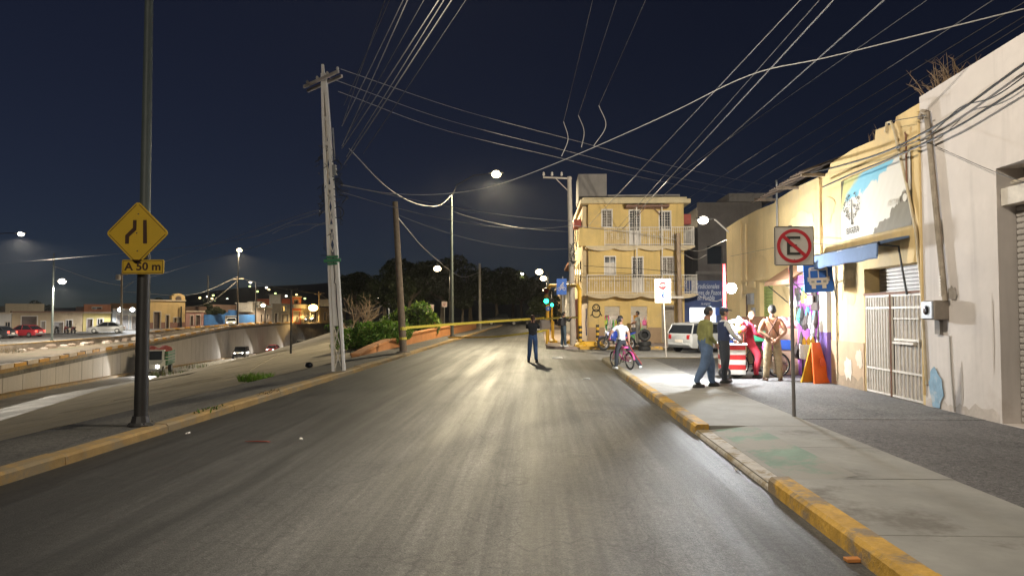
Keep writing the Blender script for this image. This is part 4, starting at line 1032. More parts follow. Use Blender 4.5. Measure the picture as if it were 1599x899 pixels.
# ---------------------------------------------------------------- other poles
def pole(label,base,top,r0,r1,mat,arms=(),name='utility_pole',cat='utility pole'):
    base=Vector(base); top=Vector(top); t=thing(name,label,cat,base)
    m=MB(); pts=[base+(top-base)*k/5 for k in range(6)]; m.path(pts,[r0+(r1-r0)*k/5 for k in range(6)],10); m.build('shaft',mat,t,world=True,smooth=True)
    for a,b,w in arms:
        m=MB(); a=Vector(a); b=Vector(b); m.path([a,b],w,4); m.build('crossarm',mat,t,world=True)
    return t
bw=PZ(630,550,.12); tw=PY(617,315,bw.y)
t=pole('leaning wooden utility pole wrapped with yellow tape on the left pavement',bw-Vector((0,0,.05)),tw,.155,.11,WOODP)
m=MB(); m.lathe([(.30,0),(.26,.04),(.17,.06)],bw,12); m.build('footing',CONC_D,t,world=True)
b=PZ(750,514,.12); pole('bare grey pole beside the kerb near the dark parked pickup',b,PY(749,411,b.y),.15,.11,M('grey_pole',(.26,.24,.21),.85,.2,4,.2))
YU=36.0; xb=XAT(895,YU); tp=PY(889,276,YU)
t=pole('concrete utility pole with a one sided crossarm at the yellow building corner',(xb,YU,.1),tp,.17,.11,M('pole_concrete',(.45,.40,.34),.85,.15,3,.2),[((PY(848,277,YU)),(PY(893,279,YU)),.055),((PY(868,279,YU)),(PY(889,300,YU)),.03)])
for px in (849,862,877):
    m=MB(); m.lathe([(.02,0),(.07,.05),(.05,.12),(.06,.16),(.02,.22)],PY(px,275,YU),8); m.build('insulator',WHITE_D,t,world=True,smooth=True)
m=MB()
rc=random.Random(8)
for k in range(8):
    z=ZAT(893,395,YU)+rc.uniform(-.5,.5); m.path([Vector((xb+rc.uniform(-.2,.2),YU-.2+rc.uniform(-.1,.1),z+rc.uniform(-.3,.3))) for i in range(5)],.018,4)
tag(m.build('cable_tangle',CABLE,t,world=True),kind='stuff')
YQ=36.6; t=pole('weathered pole standing before the right end of the yellow corner building',(XAT(1063,YQ),YQ,.1),PY(1059,364,YQ),.14,.11,M('brown_pole',(.30,.22,.15),.9,.25,4,.3))
m=MB(); m.cbox(PY(1056,464,YQ-.15),(.75,.06,.12)); m.build('plate',WHITE_D,t,world=True)
b=Vector((XAT(455,41.5),41.5,-1.55)); pole('thin dark steel pole standing on the sloping bank',b,PY(455,452,41.5),.07,.05,POLED,[(PY(449,452,41.5),PY(464,451,41.5),.05)],'steel_pole','pole')
for px,Y,ytop,lab,arm in ((190,95,426,'pole with a transformer box beside the floodlit grey building',True),(371.5,118,432,'light wooden pole with a long crossarm before the blue wall',True),(325,121,430,'thin dark pole rising behind the blue wall',False),(498,150,455,'pole with a crossarm near the white rooftop sign',True),(455,142,455,'pole in front of the tall red house',False),(283,109,478,'dark pole beside the arched yellow house',False)):
    z0=opp_ground(0,Y)-.1; x=XAT(px,Y)
    arms=[(PY(px-7,ytop+4,Y),PY(px+9,ytop+3,Y),.07)] if arm else []
    t=pole(lab,(x,Y,z0),PY(px,ytop,Y),.16,.11,M('light_pole_wood',(.38,.31,.22),.9,.2,4,.2) if px not in (325,283) else POLED,arms)
    if px==190:
        m=MB(); m.bbox(tuple(PY(182,437,Y-.3)-Vector((0,.3,0))),tuple(PY(192,429,Y+.3)),.05); m.build('transformer',WHITE_D,t,world=True)
        m=MB(); m.path([PY(190,452,Y),PY(208,440,Y)],.05,5); m.build('brace',STEEL,t,world=True)
for px,lab in ((188,'left white floodlight over the grey front'),(207,'right white floodlight over the grey front')):
    Y=97.5; p=PY(px,483,Y); t=thing('floodlight',lab,'floodlight',p,0,'floodlights')
    m=MB(); m.bbox((-.3,.0,-.2),(.3,.25,.2),.04); m.build('housing',GREYP,t)
    m=MB(); m.tube((0,.2,0),(0,.9,.1),.05,n=6); m.build('bracket',GREYP,t)
    m=MB(); m.ell((0,-.05,-.02),(.34,.12,.26),12,8); m.build('lens',LENS_C,t,smooth=True)
    o=spot(p-Vector((0,.25,.25)),900,COOL,170,.2); o.rotation_euler=(R(-10),0,0)
# ---------------------------------------------------------------- signs
SIGN_Y=M('sign_yellow',(.66,.42,.03),.45,.08,2,.02); SIGN_BR=M('sign_brown_ink',(.06,.025,.012),.6,.1,5,0); SIGN_W=M('sign_white',(.62,.57,.50),.5,.05,3,.02); SIGN_R=M('sign_red',(.50,.02,.03),.5,.05,3,0)
SIGN_BK=M('sign_black',(.03,.028,.022),.6,.1,5,0); SIGN_B=M('sign_blue',(.015,.10,.42),.45,.08,3,0)
def plate(mb,w,h,rad=.04,y0=0,y1=.012,n=4,rot=0,cx=0,cz=0):
    pts=[]
    for (sx,sz,a0) in ((1,1,0),(-1,1,PI/2),(-1,-1,PI),(1,-1,3*PI/2)):
        for k in range(n+1):
            a=a0+PI/2*k/n; x=sx*(w/2-rad)+rad*math.cos(a); z=sz*(h/2-rad)+rad*math.sin(a)
            pts.append((cx+x*math.cos(rot)-z*math.sin(rot),y0,cz+x*math.sin(rot)+z*math.cos(rot)))
    return mb.prism(pts[::-1],(0,y1-y0,0))
c=PY(214.5,364,b1.y-.22); s=.64
DS=thing('warning_sign','yellow diamond warning sign showing road narrowing lines','road sign',c)
m=MB(); plate(m,s,s,.05,0,.012,4,PI/4); m.build('plate',SIGN_Y,DS)
m=MB(); plate(m,s-.03,s-.03,.045,-.0035,-.001,4,PI/4); plate(m,s-.05,s-.05,.04,-.004,-.0008,4,PI/4)
def ring_plate(mb,so,si,rot,y):
    for k in range(4):
        a=rot+k*PI/2
        mb.cbox((math.cos(a)*(so+si)/4,y,math.sin(a)*(so+si)/4),((so-si)/2,.003,so*.9),ry=-a)
    return mb
m=ring_plate(MB(),s-.04,s-.055,PI/4,-.002); m.build('border',SIGN_BR,DS)
k=.92/100
def pp(pts): return [((x-385)*.46/345,-.003,-(z-380)*.46/345) for x,z in pts]
m=MB(); m.prism(pp([(338,242),(375,242),(375,345),(298,418),(297,492),(257,492),(257,402),(338,325)])[::1],(0,-.003,0)); m.build('symbol',SIGN_BR,DS)
m=MB(); m.prism(pp([(446,242),(484,242),(492,490),(450,490)]),(0,-.003,0)); m.build('symbol',SIGN_BR,DS)
for dx,dz in ((.01,.27),(-.01,0),(.005,-.25)):
    m=MB(); m.lathe([(.012,0),(.008,.006)],(0,0,0),8,Matrix.Rotation(PI/2,3,'X')); o=m.build('bolt',CHROME,DS); o.location=(dx,-.002,dz)
m=MB(); m.box((-.06,.012,-.12),(.14,.12,-.08)); m.box((-.06,.012,.12),(.14,.12,.16)); m.build('bracket',STEEL,DS)
c=PY(223,416.5,b1.y-.22)
DP=thing('distance_plate','small yellow plate reading A 50 m below the diamond sign','road sign',c)
m=MB(); plate(m,.60,.20,.025); m.build('plate',SIGN_Y,DP)
m=MB(); 
for z in (.085,-.085): m.box((-.28,-.0025,z-.003),(.28,-.0005,z+.003))
for x in (.283,-.283): m.box((x-.003,-.0025,-.088),(x+.003,-.0005,.088))
m.build('border',SIGN_BR,DP); text_mesh('A 50 m',.155,'lettering',SIGN_BR,DP,(0,-.003,.0),(PI/2,0,0),.001,bold=.004,sx=1.12)
m=MB(); m.box((-.06,.012,-.03),(.06,.12,.03)); m.build('bracket',STEEL,DP)
# no parking sign
bn_=PZ(1240,650,.12); c=PY(1240,384,bn_.y-.03)
NP=thing('parking_sign','white square no parking sign with red ring on a grey post by the kerb','road sign',bn_)
m=MB(); m.path([bn_-Vector((0,0,.03)),bn_+Vector((-.02,0,c.z+.2))],.028,10); m.build('post',M('post_grey',(.16,.15,.14),.5,.15,5,.05),NP,world=True,smooth=True)
pl=thing('p','x','x'); del pl['label']; del pl['category']; pl.name='sign_board'; pl.parent=NP; pl.location=c-NP.location
m=MB(); plate(m,.61,.61,.035); m.build('plate',SIGN_W,pl)
m=MB()
for kx,kz,w,h in ((0,.298,.58,.012),(0,-.298,.58,.012),(.298,0,.012,.58),(-.298,0,.012,.58)): m.cbox((kx,-.002,kz),(w,.003,h))
m.build('border',SIGN_BK,pl)
m=MB(); n=40; a=[(math.cos(2*PI*i/n),math.sin(2*PI*i/n)) for i in range(n)]
m.loft([[(x*.265,-.003,z*.265) for x,z in a],[(x*.265,-.0065,z*.265) for x,z in a],[(x*.215,-.0065,z*.215) for x,z in a],[(x*.215,-.003,z*.215) for x,z in a]],cap=False); m.build('ring',SIGN_R,pl)
m=MB(); m.cbox((0,-.006,0),(.47,.003,.052),ry=R(42)); m.build('slash',SIGN_R,pl)
m=MB(); m.box((-.11,-.0045,-.14),(-.065,-.0005,.15)); m.box((-.065,-.0045,.11),(.095,-.0005,.15)); m.box((-.065,-.0045,-.14),(.095,-.0005,-.10)); m.box((-.065,-.0045,-.012),(.04,-.0005,.025)); m.build('letter_e',SIGN_BK,pl)
for z in (.11,-.21): m=MB(); m.lathe([(.01,0),(.007,.006)],(0,0,0),8,Matrix.Rotation(PI/2,3,'X')); o=m.build('bolt',CHROME,pl); o.location=(.0,-.006,z)
# bus stop sign on the shop pillar
YBs=15.9; c=PY(1278,433.5,YBs)
BSg=thing('bus_stop_sign','blue bus stop sign with a white bus front beside the shop pillar','road sign',c)
BSg.rotation_euler=(0,R(-3),0)
m=MB(); plate(m,.64,.64,.03,0,.015); m.build('plate',SIGN_B,BSg)
m=MB(); plate(m,.42,.40,.05,-.006,-.0005,4,0,.0,.04); m.box((-.16,-.006,-.24),(-.07,-.0005,-.15)); m.box((.07,-.006,-.24),(.16,-.0005,-.15)); m.box((-.24,-.006,-.08),(-.2,-.0005,.02)); m.box((.2,-.006,-.08),(.24,-.0005,.02)); m.build('bus_symbol',SIGN_W,BSg)
for x in (-.095,.095): m=MB(); plate(m,.165,.165,.015,-.009,-.0055,3,0,x,.08); m.build('bus_window',SIGN_B,BSg)
m=MB(); m.box((-.15,-.009,.185),(.15,-.0055,.205)); m.build('roof_line',SIGN_B,BSg)
for x,w in ((0,.10),(-.13,.07),(.13,.07)): m=MB(); m.box((x-w/2,-.009,-.11),(x+w/2,-.0055,-.06)); m.build('bus_lamp',SIGN_B if x==0 else STEEL,BSg)
m=MB(); m.path([Vector((.3,.03,.30)),Vector((XF-c.x-.05,16.6-c.y,.20))],.015,6); m.path([Vector((.3,.03,-.1)),Vector((XF-c.x-.05,16.6-c.y,-.15))],.015,6); m.path([(.27,.02,.36),(.38,.05,-.5)],.016,6); m.build('bracket',DARKM,BSg)
# stop / yield to pedestrians sign
bs=PZ(1040,556,.12)
SS=thing('stop_sign','white upright sign with a red ALTO octagon on a thin post at the side street','road sign',bs)
c=PY(1035,454,bs.y-.03)
m=MB(); m.path([bs-Vector((0,0,.03)),Vector((c.x,bs.y,c.z+.3))],.025,8); m.build('post',WHITE_D,SS,world=True,smooth=True)
pl=thing('p','x','x'); del pl['label']; del pl['category']; pl.name='sign_board'; pl.parent=SS; pl.location=c-SS.location
m=MB(); plate(m,.60,.90,.03); m.build('plate',SIGN_W,pl)
m=MB(); m.prism([(.15*math.cos(PI/8+k*PI/4),-.002,.2+.15*math.sin(PI/8+k*PI/4)) for k in range(8)],(0,-.004,0)); m.build('octagon',SIGN_R,pl)
text_mesh('ALTO',.12,'lettering',SIGN_W,pl,(0,-.0075,.2),(PI/2,0,0),.001,bold=.003)
m=MB(); m.ell((.02,-.003,-.06),(.03,.004,.03),8,6); m.path([(.01,-.004,-.09),(0,-.004,-.18)],.025,6); m.path([(0,-.004,-.18),(.06,-.004,-.27)],.014,5); m.path([(0,-.004,-.18),(-.07,-.004,-.27)],.014,5); m.path([(.01,-.004,-.11),(.08,-.004,-.16)],.011,5); m.path([(.01,-.004,-.11),(-.06,-.004,-.16)],.011,5); m.build('walker_symbol',SIGN_B,pl)
text_mesh('1 x 1',.07,'lettering',SIGN_BK,pl,(-.17,-.003,-.36),(PI/2,0,0),.001)
# bicycle sign
YB_=35.2; c=PY(877,447.5,YB_)
BSn=thing('cycle_sign','blue cycle lane sign with a white rider beside the gantry','road sign',(c.x+.05,YB_,.12))
m=MB(); m.tube((c.x+.05,YB_+.03,.1),(c.x+.05,YB_+.03,c.z+.5),.03,n=8); m.build('post',STEEL,BSn,world=True)
m=MB(); plate(m,.50,.80,.03,0,.012,4,0); o=m.build('plate',SIGN_B,BSn); o.location=c-BSn.location
m=MB(); y=-.004
for x in (-.12,.12): m.torus((x,y,-.11),.075,.012,'Y',14,4)
m.path([(-.12,y,-.11),(-.02,y,-.1),(.06,y,.02),(-.06,y,.02),(-.12,y,-.11)],.011,5); m.path([(.06,y,.02),(.12,y,-.11)],.011,5); m.path([(-.05,y,.04),(.02,y,.14),(.08,y,.04)],.026,5); m.path([(-.04,y,.02),(.03,y,-.03),(.0,y,-.1)],.02,5); m.ell((.07,y,.18),(.035,.006,.035),8,6)
o=m.build('rider_symbol',SIGN_W,BSn); o.location=c-BSn.location
# backs of small signs in the garden
for px,py,Y,w,lab in ((672,481,55,.55,'pale square sign board beside the spiky garden plants'),(694,475,60,.46,'small pale square sign standing behind the garden wall')):
    c=PY(px,py,Y); t=thing('square_sign',lab,'sign',(c.x,Y,.1)); m=MB(); m.tube((c.x,Y+.03,.05),(c.x,Y+.03,c.z+.2),.025,n=6); m.build('post',STEEL,t,world=True)
    m=MB(); plate(m,w,w,.03); o=m.build('plate',M('pinkish_plate',(.42,.33,.31),.5,.1,4,0),t); o.location=c-t.location
    m=MB(); m.cbox((0,-.004,.05),(w*.5,.003,w*.12)); m.cbox((0,-.004,-.08),(w*.3,.003,w*.2)); o=m.build('faded_print',M('faded_red',(.35,.15,.12)),t); o.location=c-t.location
# ---------------------------------------------------------------- yellow gantry, bollards, traffic light
YG0=34.6; g0=PY(905,445,YG0); YG1=40.5; g1=PY(855,446,YG1)
GY=thing('height_gantry','yellow steel height gantry with a rounded beam at the street corner','gantry',(g0.x,YG0,.12))
m=MB(); m.path([(g0.x,YG0,.1),(g0.x,YG0,g0.z-.25),(g0.x-.1,YG0+.3,g0.z),(g1.x+.15,YG1-.3,g1.z),(g1.x,YG1,g1.z-.25),(g1.x,YG1,.1)],.10,10); m.build('frame',YELLOW,GY,world=True,smooth=True)
def striped_post(label,x,y,h):
    t=thing('striped_bollard',label,'bollard',(x,y,.12)); z=.0
    n=8
    for k in range(n):
        m=MB(); m.tube((0,0,h*k/n),(0,0,h*(k+1)/n),.085,n=10); m.build('band',SIGN_BK if k%2 else YELLOW,t)
    m=MB(); m.lathe([(.32,-.04),(.3,.1),(.14,.22)],(0,0,0),10); m.build('footing',YELLOW,t)
striped_post('black and yellow striped bollard sleeve at the gantry foot',g0.x+.02,34.45,1.0)
striped_post('black and yellow striped bollard behind the photographing person',XAT(893,38),38,1.05)
striped_post('black and yellow striped bollard next to the blue motorcycle',XAT(933,35.2),35.2,1.05)
m=MB(); m.bbox((XAT(908,34.6),34.45,.1),(XAT(930,34.6),34.75,.36),.03); tag(m.build('yellow_barrier',YELLOW),'low yellow kerb barrier between the bollards at the corner','barrier')
p=PY(853,470,YG1-.2)
TL=thing('traffic_light','traffic light showing green on the yellow gantry post','traffic light',p)
m=MB(); m.bbox((-.17,0,-.20),(.17,.25,.75),.03); m.build('housing',DARKM,TL)
for k,(z,mt) in enumerate(((0,emit('green_signal',(.02,1,.45),9)),(.29,M('dead_amber',(.15,.08,.01))),(.57,M('dead_red',(.12,.01,.01))))):
    m=MB(); m.ell((0,-.02,z),(.15,.05,.15),12,8); m.build('lens',mt,TL,smooth=True)
    m=MB(); m.torus((0,-.08,z),.155,.02,'Y',12,4); m.build('visor',DARKM,TL)
p=PY(862,476,46); TL2=thing('traffic_light','smaller green pedestrian signal farther behind the gantry','traffic light',p)
m=MB(); m.bbox((-.12,0,-.14),(.12,.18,.45),.02); m.build('housing',DARKM,TL2); m=MB(); m.ell((0,-.02,0),(.1,.04,.1),10,8); m.build('lens',emit('green_signal',(.02,1,.45),9),TL2,smooth=True)
m=MB(); m.tube((0,.1,-.1),(0,.1,-p.z+.1),.05,n=8); m.build('post',YELLOW,TL2)
p=PY(856,481.5,YG1-.4); t=thing('round_blue_sign','small round blue sign below the green traffic light','sign',p)
m=MB(); m.lathe([(.14,0),(.14,.02)],(0,0,0),16,Matrix.Rotation(PI/2,3,'X')); m.build('plate',SIGN_B,t); m=MB(); m.cbox((0,-.024,0),(.05,.004,.12)); m.build('mark',SIGN_W,t); m=MB(); m.tube((0,0,0),(.0,.4,0),.02,n=6); m.build('bracket',STEEL,t)
p=PY(851,507,37.5); t=thing('barrier_sign','flat grey barrier panel on a yellow leg beside the road','barrier',(p.x,37.5,.12))
m=MB(); m.bbox((-.27,0,p.z-.12-.24),(.25,.06,p.z-.12+.26),.01); m.build('panel',M('panel_grey',(.22,.19,.17),.7,.15,4,.1),t)
m=MB(); m.tube((.1,.06,-.02),(.1,.06,p.z+.1),.06,n=8); m.build('leg',YELLOW,t)
m=MB(); m.tube((XAT(864,39),39,.1),(XAT(864,39),39,1.3),.05,n=8); m.lathe([(.25,.02),(.22,.12),(.1,.2)],(XAT(864,39),39,.1),10); tag(m.build('yellow_post',YELLOW),'short plain yellow post behind the grey panel','post')
# ---------------------------------------------------------------- cables
def cable(pts,r,mat,label,name='overhead_cable',seg=14,sag=0.0,group='overhead cables'):
    pts=[Vector(p) for p in pts]
    if len(pts)==2:
        a,b=pts; out=[]
        for i in range(seg+1):
            t=i/seg; q=a.lerp(b,t); q.z-=4*sag*t*(1-t); out.append(q)
    else:   # Catmull-Rom
        out=[]; P=[pts[0]*2-pts[1]]+pts+[pts[-1]*2-pts[-2]]
        for k in range(1,len(P)-2):
            for i in range(7 if k<len(P)-3 else 8):
                t=i/7; a,b,c,d=P[k-1],P[k],P[k+1],P[k+2]
                out.append(.5*((2*b)+(c-a)*t+(2*a-5*b+4*c-d)*t*t+(3*b-a-3*c+d)*t**3))
    base=out[0]
    m=MB(); m.path([q-base for q in out],r,5); o=m.build(name,mat,None,loc=base); return tag(o,label,'cable',group)
CB1='thin overhead cable running from the lattice post up over the road'
for k,(ax,ay,bx,br) in enumerate(((536,190,600,0),(537,165,607,0),(534,197,628,1),(534,228,635,1),(537,220,660,0),(534,232,683,2),(541,245,691,1),(537,257,703,2),(567,240,725,0))):
    A=PY(ax,ay,bL.y); zt=A.z+.45; B=PZ(bx,0,zt); E=B+(B-A)*1.6
    cable([A,E],.008+.002*br,M('cable_lit',(.30,.28,.26),.6,.1,5,0) if br else M('cable_mid',(.10,.097,.094),.6,.1,5,0),CB1,sag=.05)  # lit and dim copies: lamplight on the wires painted into their colour
CB2='thin overhead cable running from the yellow corner building over the pavement'
for k,(ax,ay,Y,bx,by,zt,r) in enumerate(((919,352,38,1250,0,7.4,.009),(964,357,38,1280,0,7.3,.008),(971,359,38,1302,0,7.2,.012),(1033,308,38,1381,0,7.3,.012),(1066,267,40,1448,0,7.6,.007),(1090,300,42,1551,0,7.0,.007),(1116,300,42,1599,4,7.0,.006),(1153,300,42,1599,26,6.8,.006),(1184,300,42,1599,37,6.6,.005))):
    A=PY(ax,ay,Y); B=PZ(bx,by,zt); E=B+(B-A)*.55
    if k>3: A=A+(A-B)*.6
    cable([A,B,E],r+.002,M('cable_dim',(.22,.21,.20),.6,.1,5,0) if r>.008 else M('cable_mid',(.10,.097,.094)),CB2)  # weaker lamplight on these wires set by darker cable colours
CB3='long sagging cable crossing the road from the lattice post to the white building'
cable([PY(532,289,bL.y),PY(610,302,19.1),PY(690,303,18.8),PY(775,289,18.2),PY(890,246,17.2),PY(1040,180,15.2),PY(1170,118,13.2),PY(1300,88,11.8),PX(1599,14,XF)],.009,CABLE_LIT,CB3)
CB4='crossarm wire falling away from the lattice post toward the corner building roof'
for pts in (((532,108,bL.y),(720,172,26),(880,215,34),(1066,263,41),(1250,300,52)),((512,121,bL.y),(700,188,26),(870,232,34),(1030,272,41),(1210,308,52)),((528,143,bL.y),(700,205,26),(880,248,35),(960,268,40),(1160,310,52))):
    cable([PY(*p) for p in pts],.010,M('cable_lit',(.30,.28,.26),.6,.1,5,0),CB4)
for k,(a,b_) in enumerate((((880,190),(877,244)),((903,180),(908,230)),((935,165),(927,228)))):
    Y=34; p0=PY(a[0],a[1],Y); p1=PY(b_[0],b_[1],Y)
    cable([p0,PY(a[0]+7+2*k,(a[1]+b_[1])/2,Y),p1],.018,CABLE_LIT,'short hanging jumper loop on the crossarm wires above the road','jumper_loop',group='jumper loops')
    tx=(925,962,1007)[k]; B=PZ(tx,0,9.5); cable([p0,B+(B-p0)*.4],.010,M('cable_mid',(.10,.097,.094)),'faint single wire rising from a jumper loop over the road',sag=.05)
cable([PY(545,232,bL.y),PY(605,293,28),PY(650,318,38),PY(685,321,45),PY(705,305,b2.y)],.014,M('cable_lit',(.30,.28,.26)),'drooping cable from the lattice post to the slim lamp post')
for (a,b_,s) in (((533,288,bL.y),(893,345,36),.2),((534,300,bL.y),(893,352,36),.5),((620,335,bw.y),(893,388,36),.5),((707,330,b2.y),(893,362,36),.3)):
    cable([PY(*a),PY(*b_)],.012,M('cable_mid',(.10,.097,.094)),'low dim cable from the left kerb poles to the corner utility pole',sag=s)
cable([PY(621,340,bw.y),PY(670,395,40),PY(720,432,60),PY(749,425,72)],.02,M('cable_mid',(.10,.097,.094)),'cable sagging from the wooden pole to the bare grey pole')
for (a,mid,e) in (((515,330,bL.y),(420,352,40),(190,432,95)),((514,345,bL.y),(400,385,40),(190,445,95)),((513,328,bL.y),(300,385,45),(-40,415,80)),((512,350,bL.y),(455,352,24),(425,365,32))):
    cable([PY(*a),PY(*mid),PY(*e)],.009,M('cable_lit',(.30,.28,.26)),'cable running from the lattice post across the sunken road')
for (a,mid,e) in (((190,446,95),(150,438,90),(82,415,74)),((371,432,118),(300,460,105),(192,455,95)),((371,433,118),(440,450,135),(498,459,150)),((371,438,118),(330,470,108),(285,482,105))):
    cable([PY(*a),PY(*mid),PY(*e)],.025,M('cable_lit',(.30,.28,.26)),'cable strung between the poles of the opposite street')
cable([PY(498,458,150),PY(545,488,130),PY(580,484,110),PY(608,471,88)],.03,CABLE_LIT,'pale cable drooping to the short lamp pole by the garden')
# bundles along the right facades
for k,(pts,r,lab) in enumerate(((((1640,72),(1560,128),(1500,172),(1447,205),(1380,238),(1300,262),(1240,275)),.020,'thick black cable bundle strung along the top of the white and cream walls'),
    (((1640,108),(1560,158),(1500,195),(1447,222),(1390,248),(1330,272),(1285,292)),.018,'lower black cable bundle along the white and cream walls'),
    (((1640,90),(1555,150),(1500,168),(1450,212),(1400,232)),.010,'thin black cable twisting beside the wall bundles'),
    (((1447,180),(1400,188),(1392,190)),.007,'short black cable linking the conduit mast and the hooked mast'),
    (((1447,222),(1540,263),(1600,285)),.005,'thin slack wire below the bundles on the white wall'),
    (((1316,383),(1240,382),(1141,400)),.006,'thin wire along the cream wall under the banner'))):
    q_=[PX(px,py,XF-.14-.02*k) for px,py in pts]
    if pts[0][0]==1640: d_=(q_[0]-q_[1]); st=Vector((0,d_.y,d_.z*.25)); q_=[q_[0]+st*n_+Vector((0,0,.03*n_)) for n_ in range(12,0,-1)]+q_
    cable(q_,r,CABLE,lab,group='wall cables')
for k,(a,mid,e) in enumerate((((1060,383,YQ),(1090,392,34),(1140,372,26)),((1060,392,YQ),(1085,405,34),(1103,398,30)),((1060,425,YQ),(1000,420,37),(912,415,36.2)),((1060,440,YQ),(990,430,37),(905,432,36)),((1060,375,YQ),(980,362,37.5),(893,352,36)),((1061,445,YQ),(1120,470,32),(1160,410,25)))):
    cable([PY(*a),PY(*mid),PY(*e)],.014,CABLE if k in (2,3) else CABLE_LIT,('dark cable draped across the yellow corner building front' if k in (2,3) else 'pale service cable near the right end of the corner building'))
# caution tape
TAPE=M('caution_tape',(.58,.48,.07),.45,.12,14,0,stain=(.05,.045,.02),stain_amt=-.3)
def tape(pts,h,label):
    pts=[Vector(p) for p in pts]; out=[]
    P=[pts[0]*2-pts[1]]+pts+[pts[-1]*2-pts[-2]]
    for k in range(1,len(P)-2):
        for i in range(9):
            t=i/8; a,b,c,d=P[k-1],P[k],P[k+1],P[k+2]; out.append(.5*((2*b)+(c-a)*t+(2*a-5*b+4*c-d)*t*t+(3*b-a-3*c+d)*t**3))
    m=MB(); base=out[0]; A=[];B=[]
    for i,q in enumerate(out):
        w=.25*math.sin(i*.55); up=Vector((0,w*.05,h)); A.append(q-base); B.append(q-base+up)
    m.strip([A,B]); m.strip([[p+Vector((0,.003,0)) for p in B],[p+Vector((0,.003,0)) for p in A]])
    o=m.build('caution_tape',TAPE,None,loc=base); return tag(o,label,'tape','caution tape')
tape([PY(629,514,bw.y-.15),PY(740,505.5,34),PY(850,498,YG1-.1)],.11,'upper yellow caution tape from the wooden pole to the gantry')
tape([PY(851,499,YG1-.1),PY(880,497,37),PY(904,497,YG0-.1)],.09,'short caution tape strung under the gantry')
tape([PY(700,528,46),PY(770,527,40),PY(833,520,37),PY(856,516,37.6)],.10,'lower yellow caution tape lying across the road behind the woman')
for py_,h_,l_ in ((530,.1,'lower yellow tape band wound round the wooden pole'),(515,.12,'upper yellow tape band wound round the wooden pole')):
    m=MB(); m.lathe([(.165,0),(.165,h_)],(0,0,0),12); tag(m.build('pole_tape',TAPE,None,loc=PY(629.3,py_,bw.y)),l_,'tape','caution tape')
